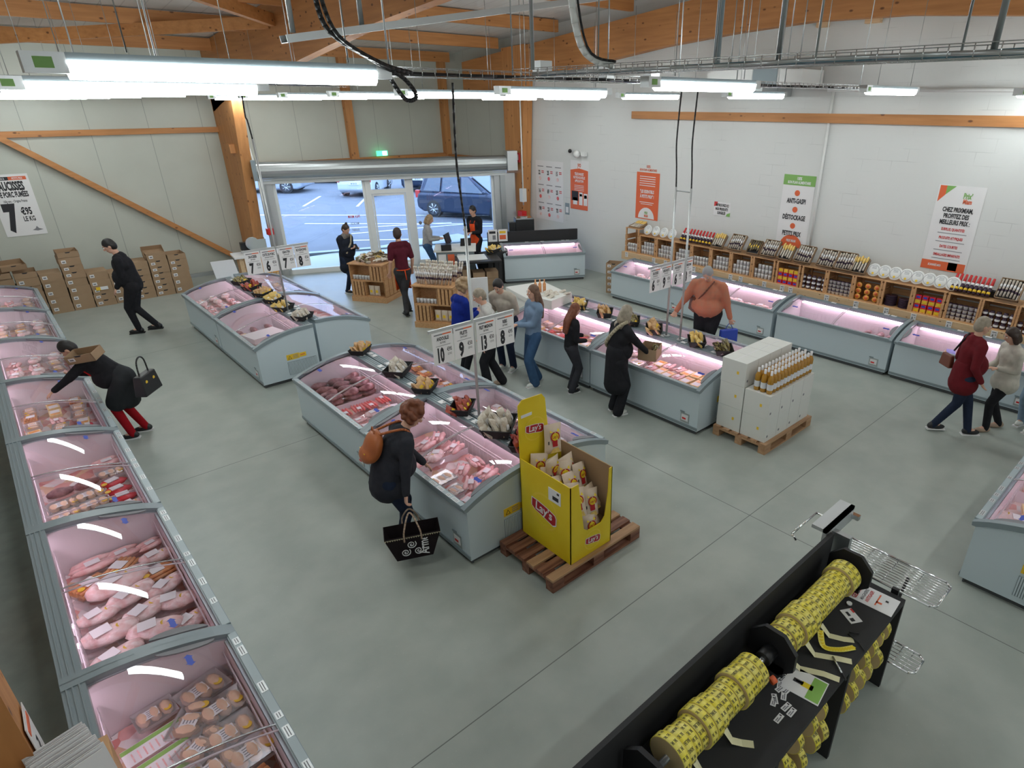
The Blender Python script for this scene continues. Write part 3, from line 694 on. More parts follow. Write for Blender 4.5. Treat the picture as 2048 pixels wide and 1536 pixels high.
    # price strip on the front rail
    m = MB(); y = .12
    while y < L - .2:
        w = random.choice((.07, .1, .06)); m.box(-.03, y, .6975, .012, y + w, .6985, 'alu')
        for q in range(2): m.box(-.018 + q * .014, y + .01, .6986, -.012 + q * .014, y + w - .01, .699, 'ink_grey')
        y += w + random.choice((.03, .07, .2, .3))
    m.build('price_strip', t)
    m = MB()
    for y in [L - .1 - i * .0 for i in range(1)]: pass
    y = .25
    while cards and y < L - .3:
        m.box(.835, y, .8725, .905, y + .09, .874, 'label_white'); m.text(random.choice(('5', '6', '9', '12')), .05, (.88, y + .03, .8745), (0, -1, 0), (1, 0, 0), 'ink'); y += random.choice((.12, .14, .4, .55))
    if cards: m.build('deck_price_cards', t)
    m = MB(); m.box(.03, .03, .0, .05, L - .03, .08, 'dark_grey'); m.box(.05, .04, .0, FD - .03, L - .04, .06, 'dark_grey')
    m.box(-.008, -.004, .075, .0, L + .004, .115, 'frame_grey'); m.build('plinth', t)
    for x, y in ((.1, .12), (.1, L - .12)): MB().tube((x - .04, y, .0), (x - .04, y, .07), .02, 'galv').build('foot', t)
    # refrigeration grille and warning label on the end, control panel on the front
    m = MB(); m.box(.42, -.004, .12, .88, 0, .34, 'frame_grey')
    for i in range(23): m.box(.425 + i * .0198, -.009, .125, .437 + i * .0198, -.004, .335, 'freezer')
    m.build('ventilation_grille', t)
    m = MB(); m.box(.42, -.003, .37, .62, 0, .46, 'yellow_sticker'); m.box(.625, -.003, .38, .73, 0, .45, 'yellow_sticker')
    m.slab([(.44, -.004, .385), (.50, -.004, .385), (.47, -.004, .44)], (0, -.001, 0), 'ink'); m.slab([(.45, -.0055, .391), (.49, -.0055, .391), (.47, -.0055, .43)], (0, -.0005, 0), 'yellow_sticker')
    for k in range(3): m.box(.52, -.004, .39 + k * .022, .6, -.003, .398 + k * .022, 'ink_grey')
    m.box(.64, -.004, .41, .71, -.003, .425, 'orange_red'); m.build('warning_label', t)
    m = MB(); m.box(-.006, .14, .13, 0, .28, .27, 'galv'); m.box(-.008, .155, .16, -.006, .265, .25, 'label_white'); m.box(-.01, .19, .18, -.008, .25, .205, 'red_plastic'); m.box(-.008, .22, .275, 0, .29, .295, 'frame_grey')
    m.build('control_panel', t)
    return t
FZ = Proto(freezer()); FAINT = Proto(freezer(faint=True)); BARE = Proto(freezer(faint=True, cards=False))

# ---------------------------------------------------------------- packs of food
def lump(seed, r, amt=.25):
    rnd = random.Random(seed); k = [Vector((rnd.uniform(-3, 3), rnd.uniform(-3, 3), rnd.uniform(-3, 3))) for _ in range(4)]; ph = [rnd.uniform(0, 6) for _ in k]
    def fn(v):
        s = 1 + amt * sum(math.sin(a.dot(v) / max(r) * 1.1 + p) for a, p in zip(k, ph)) / 4
        return Vector((v.x * s, v.y * s, v.z * (s if v.z > 0 else .8)))
    return fn
def sticker_bits(x, y, z, k=.03): return lambda m: m.tube((x, y, z), (x, y, z + .002), k, 'yellow_sticker', n=12)
def pack_parts(kind):
    """list of (part name, builder) around the origin, resting on z = 0"""
    P = []
    def part(n): m = MB(); P.append((n, m)); return m
    if kind == 'meat_tray':
        m = part('tray'); m.add([(-.13, -.09, 0), (.13, -.09, 0), (.13, .09, 0), (-.13, .09, 0), (-.15, -.11, .05), (.15, -.11, .05), (.15, .11, .05), (-.15, .11, .05)], [(3, 2, 1, 0), (0, 1, 5, 4), (1, 2, 6, 5), (2, 3, 7, 6), (3, 0, 4, 7)], 'label_white')
        m = part('meat')
        for i in range(3): m.ball((-.085 + i * .085, 0, .042), (.05, .092, .03), 'meat_peach', 8, 5, fn=None)
        m = part('film'); m.poly([(-.15, -.11, .062), (.15, -.11, .062), (.15, .11, .062), (-.15, .11, .062)], 'film')
        m = part('label'); m.box(-.03, -.05, .064, .075, .05, .066, 'label_white')
        for k in range(4): m.box(-.02, -.035 + k * .02, .066, .05, -.028 + k * .02, .0665, 'ink_grey')
        m = part('sticker'); m.tube((-.09, .04, .064), (-.09, .04, .067), .028, 'yellow_sticker', n=12)
    elif kind == 'vacuum_bag':
        m = part('meat'); m.ball((0, 0, .05), (.15, .1, .055), 'meat_pale', 12, 8, fn=lump(1, (.15, .1, .055), .35))
        m = part('film'); m.poly([(-.2, -.12, .03), (-.1, -.14, .02), (.12, -.13, .035), (.21, -.1, .02), (.19, .13, .03), (.0, .145, .02), (-.19, .12, .035)], 'film')
        m = part('label'); m.slab([(-.03, -.05, .106), (.08, -.045, .102), (.075, .05, .102), (-.035, .045, .106)], (0, 0, .003), 'label_white')
        m = part('sticker'); m.tube((-.08, .03, .098), (-.082, .03, .102), .026, 'yellow_sticker', n=12)
    elif kind == 'red_pack':
        m = part('bag'); m.ball((0, 0, .035), (.14, .09, .035), 'bag_red', 12, 6, fn=lump(2, (.14, .09, .035), .3))
        m = part('label'); m.box(-.04, -.035, .062, .06, .035, .07, 'label_white')
        m = part('sticker'); m.tube((.09, .02, .06), (.09, .02, .066), .024, 'yellow_sticker', n=12)
    elif kind == 'sausage_pack':
        m = part('tray'); m.box(-.14, -.09, 0, .14, .09, .012, 'film')
        m = part('sausages')
        for i in range(5): m.tube((-.13, -.07 + i * .035, .032), (.13, -.062 + i * .035, .032), .017, 'meat_orange', n=8)
        for i in range(4): m.tube((-.11, -.05 + i * .035, .06), (.13, -.06 + i * .04, .058), .016, 'meat_orange', n=8)
        m = part('label'); m.box(-.05, -.06, .077, .05, .05, .080, 'label_white')
        m = part('sticker'); m.tube((.09, .03, .076), (.09, .03, .081), .026, 'yellow_sticker', n=12)
    elif kind == 'ham_carton':
        m = part('carton'); m.box(-.2, -.09, 0, .2, .09, .05, 'meat_pale'); m.box(-.2, -.09, .05, .2, .09, .052, 'label_white')
        m = part('print'); m.box(-.2, -.085, .052, .2, -.045, .0535, 'ham_green')
        for k in range(9): m.box(-.18 + k * .04, -.02, .052, -.17 + k * .04, .07, .0535, 'meat_pink')
        m = part('sticker'); m.tube((-.16, .05, .053), (-.16, .05, .057), .028, 'yellow_sticker', n=12)
    elif kind == 'dark_cut':
        m = part('meat'); m.ball((0, 0, .045), (.12, .07, .045), 'meat_dark', 10, 7, fn=lump(3, (.12, .07, .045), .4))
        m = part('film'); m.poly([(-.16, -.09, .03), (.15, -.1, .03), (.16, .09, .03), (-.15, .1, .03)], 'film')
    elif kind == 'pink_strip':
        m = part('meat')
        for i in range(3): m.ball((0, -.05 + i * .05, .03 + .008 * i), (.13, .035, .028), 'meat_pink', 10, 6, fn=lump(5 + i, (.13, .035, .028), .4))
        m = part('label'); m.box(-.05, -.03, .066, .04, .03, .068, 'label_white')
    elif kind == 'breaded_box':
        m = part('carton'); m.box(-.12, -.08, 0, .12, .08, .05, 'cheese')
        m = part('print'); m.box(-.10, -.06, .05, .02, .06, .0515, 'label_white'); m.box(.03, -.06, .05, .10, .06, .0515, 'tin_orange')
    elif kind == 'red_strip':
        m = part('meat')
        for i in range(4): m.ball((0, -.066 + i * .044, .025), (.15, .024, .024), 'meat_red', 8, 5)
        m = part('label'); m.box(.02, -.03, .05, .10, .03, .052, 'label_white')
    return P
PK = {}
def pack_proto(kind, near):
    k = (kind, near)
    if k not in PK:
        P = pack_parts(kind)
        nm = {'meat_tray': 'meat_tray', 'vacuum_bag': 'vacuum_bag', 'red_pack': 'red_pack', 'sausage_pack': 'sausage_pack', 'ham_carton': 'ham_carton', 'dark_cut': 'meat_cut', 'pink_strip': 'bacon_pack', 'breaded_box': 'food_carton', 'red_strip': 'red_meat_pack'}[kind]
        if near:
            t = thing(nm, 'x', 'food pack')
            for n, m in P: m.build(n, t)
        else:
            a = MB()
            for n, m in P:
                o = len(a.v); a.v += m.v
                for f, i, s in zip(m.f, m.mi, m.sm): a.f.append([o + q for q in f]); a.mi.append(a._m(m.m[i])); a.sm.append(s)
            t = tag(a.build(nm), 'x', 'food pack')
        PK[k] = Proto(t)
    return PK[k]
DESC = {'meat_tray': 'white tray of pale meat', 'vacuum_bag': 'lumpy vacuum bag of pink meat', 'red_pack': 'glossy red meat packet',
        'sausage_pack': 'clear pack of orange sausages', 'ham_carton': 'white pack with green stripe', 'dark_cut': 'dark vacuum-packed meat cut', 'pink_strip': 'pink sliced bacon pack',
        'breaded_box': 'yellow carton of breaded food', 'red_strip': 'bright red sausage pack'}
class Fz:
    def __init__(s, org, rot, where, label, near=False, faint=False, sx=1.0, sz=1.0):
        s.o = (BARE if faint == 2 else FAINT if faint else FZ).put((org[0], org[1], 0), rot, label, 'white chest freezers', (sx, 1, sz)); s.sx = sx; s.sz = sz; s.M = Matrix.Translation((org[0], org[1], 0)) @ Matrix.Rotation(rot, 4, 'Z') @ Matrix.Scale(sx, 4, (1, 0, 0)) @ Matrix.Scale(sz, 4, (0, 0, 1)); s.rot = rot; s.where = where; s.near = near
    def put(s, kind, x, y, z, rz=0, sc=1.0, rx=0):
        p = s.M @ Vector((x, y, z))
        pack_proto(kind, s.near).put(p, (rx, 0, s.rot + rz), '%s in the %s' % (DESC[kind], s.where), '%ss in the %s' % (kind.replace('_', ' '), s.where), (sc, sc, sc))
    def fill(s, kinds, y0=.2, y1=1.85, rows=3, cols=5, z=.36, sc=.9, layers=1, jit=.015, along=0):
        dx = .72 / rows; dy = (y1 - y0) / cols
        for i in range(cols):
            for j in range(rows):
                k = kinds[(i * len(kinds)) // cols] if along else random.choice(kinds)
                for l in range(layers):
                    s.put(k, .09 + dx * (j + .5) + random.uniform(-jit, jit), y0 + dy * (i + .5) + random.uniform(-jit, jit), z + l * .075 * sc + random.uniform(0, .006), random.choice((0, math.pi)) + random.uniform(-.14, .14) + (R(90) if dx < dy else 0), sc)
    def base(s, z, y0=.06, y1=FL - .06):
        # the deeper layer of packs that nobody could count
        m = MB(); n = 14; k = 7; vs = []
        for i in range(n + 1):
            for j in range(k + 1):
                vs.append((.06 + .77 * j / k, y0 + (y1 - y0) * i / n, z - .035 + random.uniform(-.02, .02)))
        m.add(vs, [(i * (k + 1) + j, i * (k + 1) + j + 1, (i + 1) * (k + 1) + j + 1, (i + 1) * (k + 1) + j) for i in range(n) for j in range(k)], 'packs_below', True)
        m.box(.06, y0, .2, .83, y1, z - .06, 'packs_below')
        o = tag(m.build('frozen_food_layer', loc=s.o.location, rotz=s.rot), 'jumbled lower packs in the %s' % s.where, 'frozen food'); o['kind'] = 'stuff'; o.scale = (s.sx, 1, s.sz)

RT = math.pi
# wall-side row: front rail faces the aisle (+X)
def rowlab(n): return 'white chest freezer, %s of the wall-side row from the stack of white cards' % n
rows = [(4.10, 'first', 1), (6.165, 'second', 1), (8.23, 'third', 1), (10.295, 'fourth', 0), (12.36, 'fifth', 0), (14.425, 'sixth', 0), (16.49, 'seventh', 0)]
W = [Fz((.45, y - .0075), RT, '%s freezer of the wall-side row' % n, rowlab(n), bool(nr), 2) for y, n, nr in rows]
def wl(f, k, x, yw, z, rz=0, sc=1.0, rx=0): f.put(k, .45 - x, (f.o.location.y - yw), z, rz, sc, rx)     # by world x, y
# first: green-striped cartons, peach meat trays
f = W[0]; f.base(.40)
for i in range(4): wl(f, 'ham_carton', -.15, 3.70 - i * .19, .42 + .01 * i, .12, .85)
for x, y, a in ((.18, 3.90, .25), (.07, 3.70, .9), (.24, 3.66, .15), (.22, 3.42, .1), (.07, 3.46, .5), (.08, 3.24, .2), (.28, 3.2, .1)): wl(f, 'meat_tray', x, y, .43 + random.uniform(0, .012), a, 1.0)
wl(f, 'sausage_pack', .2, 2.96, .44, .3, 1); wl(f, 'ham_carton', -.14, 2.9, .42, .1, .85); wl(f, 'meat_tray', .05, 3.0, .43, .1, 1)
wl(f, 'meat_tray', -.1, 3.93, .43, .1, .8)
# second: big vacuum bags, sausages
f = W[1]; f.base(.40)
for x, y, a, s in ((-.2, 4.62, .3, 1.0), (.06, 4.72, -.2, 1.1), (.28, 4.66, .4, .9), (-.2, 4.90, .1, 1.1), (.04, 4.98, .5, 1.0), (.25, 4.96, -.3, 1.0), (.0, 5.26, .5, 1.05), (-.05, 5.48, .35, 1.35), (.24, 5.22, .6, .9), (-.22, 5.2, .2, .9), (.02, 4.46, .2, 1.0)): wl(f, 'vacuum_bag', x, y, .42 + random.uniform(0, .025), a, s)
for x, y, a in ((-.2, 5.66, .5), (.02, 5.74, .8), (.24, 5.46, .2)): wl(f, 'sausage_pack', x, y, .43, a, 1)
wl(f, 'pink_strip', -.15, 5.95, .42, .1, 1.2); wl(f, 'pink_strip', .06, 5.97, .42, .1, 1.0); wl(f, 'vacuum_bag', .28, 5.72, .42, .1, .85); wl(f, 'pink_strip', .28, 5.96, .42, .3, .85)
# third: bacon trays and red packs
f = W[2]; f.base(.39)
for x, y in ((-.21, 6.78), (.02, 6.80), (-.21, 7.02), (.02, 7.04), (-.2, 7.26), (.02, 7.28)): wl(f, 'meat_tray', x, y, .41 + random.uniform(0, .02), .1, .95)
for x, y, a in ((.25, 7.20, .25), (.27, 7.02, .05), (.24, 7.40, .4)): wl(f, 'red_pack', x, y, .42, a, 1.1)
for x, y in ((-.2, 6.54), (.06, 6.56), (.28, 6.56), (.28, 6.8)): wl(f, 'vacuum_bag', x, y, .41, .1, .85)
wl(f, 'pink_strip', .26, 7.92, .42, .1, 1.1); wl(f, 'dark_cut', -.2, 7.55, .41, .1, 1); wl(f, 'dark_cut', .02, 7.56, .41, .3, 1); wl(f, 'meat_tray', .26, 7.66, .41, .1, .9)
f = W[3]; f.base(.42); f.fill(['meat_tray', 'pink_strip', 'sausage_pack', 'dark_cut', 'breaded_box'], .1, 1.95, 3, 7, .44, .8); f.fill(['red_pack'], 1.2, 1.5, 3, 1, .51, .75)
f = W[4]; f.base(.46); f.fill(['meat_tray', 'vacuum_bag', 'pink_strip'], .1, 1.95, 3, 6, .48, .85)
f = W[5]; f.base(.5); f.fill(['meat_tray', 'breaded_box', 'vacuum_bag'], .1, 1.9, 3, 6, .52, .85)
f = W[6]; f.base(.5); f.fill(['meat_tray', 'pink_strip', 'red_pack'], .2, 1.9, 3, 5, .52, .85)

# far-left island
I1 = [Fz((2.53, 9.84), 0, 'near unit of the cartons island', 'white chest freezer of the cartons island with the warning label on its end', False, True),
      Fz((2.53, 11.93), 0, 'far unit of the cartons island', 'white chest freezer of the cartons island beside the cardboard stacks', False, True),
      Fz((4.47, 12.06), RT, 'door-side near unit of the cartons island', 'white chest freezer of the cartons island, door side, with glaring lids and plain end', False, True),
      Fz((4.47, 14.14), RT, 'door-side far unit of the cartons island', 'white chest freezer of the cartons island, door side, beside the slicer stand', False, True)]
I1[0].base(.40, .06, 1.75); I1[0].fill(['meat_tray', 'dark_cut'], 1.2, 1.7, 3, 2, .43, .9); I1[0].fill(['dark_cut'], .3, .9, 3, 1, .43, .9)
I1[1].base(.48); I1[1].fill(['vacuum_bag', 'pink_strip'], .6, 1.95, 3, 5, .50, .85)
I1[2].base(.45); I1[3].base(.5); I1[3].fill(['meat_tray', 'pink_strip'], .1, 1.9, 3, 5, .52, .85)
wb = tag(MB().box(-.28, -.2, 0, .28, .2, .09, 'box_white').build('white_box', loc=(3.0, 10.95, .45), rotz=.2), 'white lidded box lying in the near freezer of the cartons island', 'box')

# centre island
I2 = [Fz((2.53, 4.16), 0, 'centre-island freezer beside the backpack woman', 'white chest freezer of the centre island where the backpack woman leans in', False, True),
      Fz((2.53, 6.235), 0, 'centre-island freezer of dark and red meat', 'white chest freezer of the centre island holding dark and bright red meat', False, True),
      Fz((4.39, 6.21), RT, 'centre-island freezer under the yellow crisp stand', 'white chest freezer of the centre island partly hidden by the yellow crisp display', False, True),
      Fz((4.39, 8.285), RT, 'centre-island freezer behind the hanging price signs', 'white chest freezer of the centre island behind the snack trays near the blue blouse', False, True)]
f = I2[0]; f.base(.46, .06, 1.95); f.near = True
for x, y, k, a, s in ((.2, .3, 'pink_strip', .3, 1), (.47, .27, 'pink_strip', 1.2, 1), (.7, .33, 'pink_strip', .2, .9), (.2, .55, 'meat_tray', .1, .8), (.42, .55, 'pink_strip', .9, 1), (.66, .6, 'pink_strip', .4, 1), (.22, .8, 'meat_tray', .1, .95), (.5, .85, 'pink_strip', .8, .9), (.7, .88, 'pink_strip', 1.5, .9), (.2, 1.3, 'pink_strip', .4, 1), (.45, 1.28, 'vacuum_bag', .8, .8), (.7, 1.3, 'pink_strip', .5, 1), (.22, 1.6, 'vacuum_bag', .1, .8), (.5, 1.6, 'pink_strip', .4, 1), (.7, 1.65, 'pink_strip', .9, .9)): f.put(k, x, y, .47 + random.uniform(0, .015), a, s)
f = I2[1]; f.base(.45, .06, 1.95); f.fill(['pink_strip', 'vacuum_bag'], .12, .75, 3, 3, .46, .8); f.fill(['red_strip'], .8, 1.16, 4, 1, .47, .85); f.fill(['dark_cut'], 1.24, 1.9, 3, 4, .46, .95, 2)
f = I2[2]; f.base(.46); f.fill(['meat_tray', 'vacuum_bag'], .15, 1.95, 3, 6, .46, .85)
f = I2[3]; f.base(.42); f.fill(['vacuum_bag', 'sausage_pack', 'pink_strip'], .15, 1.9, 3, 6, .43, .8)

# right-hand island with the people along it
I3 = [Fz((6.26, 4.24), 0, 'people-island freezer beside the wine pallet', 'white chest freezer touching the wine pallet, yellow cartons inside'),
      Fz((6.26, 6.32), 0, 'people-island freezer behind the girl', 'white chest freezer of the people island beside the long-haired girl'),
      Fz((8.12, 6.29), RT, 'people-island freezer before the coral sweater man', 'white chest freezer of the people island facing the coral sweater man'),
      Fz((8.12, 8.37), RT, 'people-island freezer on its wall side', 'white chest freezer of the people island, wall side, behind the snack trays')]
f = I3[0]; f.base(.46); f.fill(['breaded_box'], .12, .62, 3, 3, .48, .85); f.fill(['breaded_box', 'pink_strip'], .62, 1.3, 3, 4, .47, .85); f.fill(['meat_tray', 'vacuum_bag'], 1.35, 1.95, 3, 2, .46, .85)
f = I3[1]; f.base(.45); f.fill(['breaded_box', 'red_strip', 'meat_tray'], .15, 1.9, 3, 6, .46, .85)
f = I3[2]; f.base(.42); f.fill(['meat_tray', 'breaded_box'], .2, 1.9, 3, 4, .43, .85)
f = I3[3]; f.base(.42); f.fill(['vacuum_bag', 'red_strip'], .2, 1.8, 3, 4, .43, .8)

# freezers along the block wall, the checkout freezer, the one at the frame edge
WF = [Fz((10.2, y), 0, 'block-wall freezer %s' % w, 'white chest freezer %s' % w2, sx=.84, sz=.92) for y, w, w2 in ((7.56, 'next to the cardboard trays', 'along the block wall next to the cardboard tray stack'),
      (5.49, 'behind the coral sweater man', 'along the block wall behind the coral sweater man'), (3.35, 'under the orange tins', 'along the block wall, orange tins on the shelf above'), (1.24, 'behind the maroon coat', 'along the block wall behind the maroon coat'))]
WF[0].base(.42, 1.0, 1.9); WF[0].fill(['vacuum_bag'], 1.2, 1.8, 3, 2, .46, .8); f = WF[1]; f.base(.42, .2, 1.5); f.fill(['pink_strip', 'sausage_pack', 'vacuum_bag'], .2, 1.5, 3, 5, .45, .8)
f = WF[2]; f.base(.4, .06, .8); f.fill(['pink_strip', 'dark_cut'], .12, .7, 3, 3, .46, .85); f = WF[3]; f.base(.25)
f.put('red_pack', .4, 1.4, .5, 0, .9)
tag(MB().box(-.16, -.06, 0, .16, .06, .08, 'ink_blue').build('blue_bag', loc=(10.5, 2.55, .48), rotz=.3), 'bright blue pack lying in the freezer behind the maroon coat', 'food pack')
tag(MB().box(10.22, -.9, 0, 11.13, 1.2, .7, 'freezer').build('spare_freezer_end'), 'plain white freezer body beyond the last wall freezer', 'freezer')
ck = Fz((10.93, 11.23), R(60.2), 'checkout freezer', 'white chest freezer set at an angle before the black checkout screen', sx=.8); ck.base(.48); ck.fill(['breaded_box', 'pink_strip', 'meat_tray'], .1, 1.9, 3, 6, .50, .85)
rf = Fz((5.76, .83), R(-90), 'freezer beyond the wire rack', 'white chest freezer with warning label standing alone beyond the wire rack', True); rf.base(.42)
for x, y in ((.2, .3), (.5, .3), (.2, .6), (.5, .62), (.3, .95), (.6, 1.0), (.3, 1.4)): rf.put(random.choice(['vacuum_bag', 'breaded_box', 'pink_strip']), x, y, .44, .3, 1)

# islands: snack trays standing on the ridge, price-sign posts
def tray(w, d, h, m_='matt_black'):
    m = MB(); v = [(-w / 2 * .8, -d / 2 * .8, 0), (w / 2 * .8, -d / 2 * .8, 0), (w / 2 * .8, d / 2 * .8, 0), (-w / 2 * .8, d / 2 * .8, 0), (-w / 2, -d / 2, h), (w / 2, -d / 2, h), (w / 2, d / 2, h), (-w / 2, d / 2, h)]
    m.add(v, [(3, 2, 1, 0), (0, 1, 5, 4), (1, 2, 6, 5), (2, 3, 7, 6), (3, 0, 4, 7)], m_)
    for a, b in ((4, 5), (5, 6), (6, 7), (7, 4)): m.tube(v[a], v[b], .006, m_, n=5)
    return m
TR = Proto(tag(tray(.30, .22, .075).build('snack_tray'), 'x', 'tray'))
def pillow(m, w_, h_, th, mt):
    nx, nz = 6, 8; vs = []
    for sgn in (-1, 1):
        for j in range(nz + 1):
            for i in range(nx + 1):
                u, v = i / nx * 2 - 1, j / nz * 2 - 1
                vs.append((u * w_ / 2 * (1 - .06 * (1 - v * v)), sgn * th * max(0, (1 - u ** 4)) * max(0, 1 - v ** 6) ** .8 * (1 + .15 * math.sin(5 * u + 3 * v)), (v + 1) * h_ / 2))
    k = (nx + 1) * (nz + 1)
    fs = [(j * (nx + 1) + i, j * (nx + 1) + i + 1, (j + 1) * (nx + 1) + i + 1, (j + 1) * (nx + 1) + i) for j in range(nz) for i in range(nx)]
    m.add(vs, fs + [tuple(a + k for a in reversed(f_)) for f_ in fs], mt, True)
def bagm(matn, seed):
    m = MB(); rnd = random.Random(seed)
    pillow(m, .105, .15, .022, matn)
    c = rnd.choice(('label_white', 'yellow_sticker'))
    m.slab([(-.025, -.024, .05), (.025, -.024, .05), (.02, -.024, .09), (-.02, -.024, .09)], (0, -.001, 0), c)
    return m
BAG = {}
def snack_bag(matn):
    if matn not in BAG: BAG[matn] = Proto(tag(bagm(matn, 11 + len(BAG)).build('snack_bag'), 'x', 'snack bag'))
    return BAG[matn]
def snack_tray(x, y, matn, colour, where, n=6, rot=0.3, sc=1.0, z=.875):
    TR.put((x, y, z), rot, 'black tray of %s snacks %s' % (colour, where), 'black snack trays', (sc, sc, sc))
    n = n + 3
    for i in range(n):
        a = i % 3; b = i // 3
        p = Vector(((-.09 + a * .09) * sc, (-.07 + b * .05) * sc, .018)); p.rotate(Euler((0, 0, rot)))
        snack_bag(matn).put((x + p.x, y + p.y, z + .012 + .02 * (b % 2)), (R(random.uniform(-48, -8)), R(random.uniform(-28, 28)), rot + random.uniform(-.7, .7)), '%s snack bag in the tray %s' % (colour, where), '%s snack bags in the tray %s' % (colour, where), (sc, sc, sc * random.uniform(.8, 1.0)))
for x, y, mt, c, w in ((3.43, 13.2, 'snack_dark', 'dark', 'at the far end of the cartons island'), (3.44, 12.65, 'snack_red', 'dark red', 'second from the far end of the cartons island'), (3.44, 12.05, 'snack_brown', 'orange', 'midway along the cartons island'),
        (3.44, 11.5, 'snack_gold', 'golden', 'before the sign post of the cartons island'), (3.4, 10.92, 'snack_gold', 'yellow', 'touching the sign post of the cartons island'), (3.44, 10.2, 'snack_white', 'whitish', 'at the near end of the cartons island')): snack_tray(x, y, mt, c, w, 6, R(35), 1.05)
for x, y, mt, c, w, s in ((3.43, 8.1, 'snack_brown', 'orange brown', 'at the far end of the centre island', 1.0), (3.45, 7.05, 'snack_white', 'whitish', 'second along the centre island', 1.25), (3.44, 6.35, 'snack_brown', 'tan', 'stacked tall midway on the centre island', 1.1),
        (3.44, 5.55, 'snack_red', 'dark red and yellow', 'near the backpack woman', 1.1), (3.46, 4.86, 'snack_white', 'pale beige', 'at the foot of the centre sign post', 1.45), (3.45, 4.42, 'snack_red', 'dark red', 'beside the yellow crisp display', 1.2)): snack_tray(x, y, mt, c, w, 6 if s < 1.4 else 9, R(40), s)
for x, y, mt, c, w in ((7.19, 7.5, 'snack_gold', 'gold', 'beside the white food box'), (7.19, 6.9, 'snack_brown', 'orange', 'behind the girl'), (7.19, 6.3, 'snack_dark', 'dark', 'beyond the beige strap woman'), (7.15, 5.8, 'snack_brown', 'golden brown', 'before the paired sign posts'),
        (7.19, 5.02, 'snack_gold', 'yellow and white', 'after the paired sign posts'), (7.19, 4.55, 'snack_dark', 'dark and yellow', 'touching the wine cartons')): snack_tray(x, y, mt, c, w, 6, R(40), 1.15)
t = tag(MB().box(-.3, -.2, 0, .3, .2, .16, 'box_white').build('food_box', loc=(7.0, 8.0, .875), rotz=.2), 'white box piled with small packets at the far end of the people island', 'box')
for i in range(8): snack_bag('snack_white').put((6.8 + (i % 4) * .13, 7.93 + (i // 4) * .14, 1.02), (R(70), 0, random.random() * 3), 'small whitish packet heaped in the white food box', 'packets in the white food box')
for i in range(3):
    MBt = MB().lathe([(0, 0), (.03, 0), (.032, .16), (.012, .2), (.014, .25), (0, .25)], 'meat_orange', 10)
    tag(MBt.build('juice_bottle', loc=(7.42 + i * .07, 8.98 - i * .05, .80)), 'one of three orange bottles on the white table', 'bottle', 'orange bottles on the white table')
t = thing('white_table', 'white cloth-covered table behind the cream sweater woman', 'table', (7.55, 9.15, 0), R(-12))
MB().box(-.42, -.45, .72, .42, .45, .80, 'box_white').build('tabletop', t); MB().box(-.40, -.43, 0, .40, .43, .72, 'box_white').build('cloth', t)

def price_card(m, o, ux, w, h, head, l2, big, small, le='LE KG'):
    """a price sign drawn on the plane ux / z, lower left corner o"""
    o = Vector(o); ux = Vector(ux).normalized(); n = ux.cross(Vector((0, 0, 1)))
    P = lambda x, z, e=.004: o + ux * x + Vector((0, 0, z)) + n * e
    m.slab([P(0, 0, 0), P(w, 0, 0), P(w, h, 0), P(0, h, 0)], n * .003, 'label_white')
    def rect(x0, z0, x1, z1, c): m.poly([P(x0, z0), P(x1, z0), P(x1, z1), P(x0, z1)], c)
    rect(w * .1, h * .9, w * .5, h * .94, 'ink_grey'); rect(w * .5, h * .9, w * .92, h * .94, 'orange_red')
    m.text(head, h * .15, P(w / 2, h * .74), ux, (0, 0, 1), 'ink', .5 if len(head) > 8 else .62, bold=.04); m.text(l2, h * .08, P(w / 2, h * .64), ux, (0, 0, 1), 'ink', .6)
    rect(w * .15, h * .565, w * .85, h * .58, 'ink_grey')
    m.text(big, h * .60, P(w * (.34 if len(big) < 2 else .36), h * .08), ux, (0, 0, 1), 'ink', .55 if len(big) < 2 else .42, bold=.05)
    m.text(small, h * .17, P(w * .78, h * .36), ux, (0, 0, 1), 'ink', .6); m.text(le, h * .09, P(w * .78, h * .24), ux, (0, 0, 1), 'ink_grey', .6)
def sign_post(x, y, z0, ztop, zbar, cards, label, w=.24, h=.33, cable=True, bars=True):
    t = thing('price_sign_post', label, 'sign post', (x, y, 0))
    MB().tube((0, 0, z0), (0, 0, ztop), .016, 'alu').tube((0, 0, z0), (0, 0, z0 + .02), .05, 'galv').build('post', t)
    if cable: MB().path(curve_pts([(0, 0, ztop - .02), (-.02, 0, ztop + .25), (-.03, .02, (ztop + 4.25) / 2), (-.02, 0, 4.26)]), .011, 'black', 6).build('cable', t)
    if bars: MB().box(-len([c for c in cards if c[0] < 0]) * w - .02, -.012, zbar, len([c for c in cards if c[0] > 0]) * w + .04, .012, zbar + .03, 'alu').build('crossbar', t)
    for c in cards:
        m = MB(); sx = c[0] * w if c[0] < 0 else (c[0] - 1) * w + .03
        price_card(m, (sx + .003, -.014, zbar - h), (1, 0, 0), w - .008, h, *c[1:]); m.build('price_card', t)
    return t
sign_post(3.42, 10.8, .87, 3.6, 1.94, [(-2, 'SAUCISSES', 'DE PORC', '7', '€50'), (-1, 'COTE DE PORC', 'ORIGINE FRANCE', '6', '€50'), (1, 'GRATIN', 'DE POULET', '7', '€50'), (2, 'ROGNONS', 'DE PORC', '8', '€50')], 'hanging price signs 7, 6, 7 and 8 over the cartons island', .25, .36)
sign_post(3.42, 5.18, .87, 3.02, 2.04, [(-2, 'ANDOUILLE', 'DE PORC', '10', '€95'), (-1, 'FILETS', 'DE POULET', '9', '€50'), (1, 'FILET MIGNON', 'DE PORC', '13', '€50'), (2, 'RIBS', 'DE PORC', '8', '€95')], 'price signs 10, 9, 13 and 8 on the post of the centre island', .25, .34)
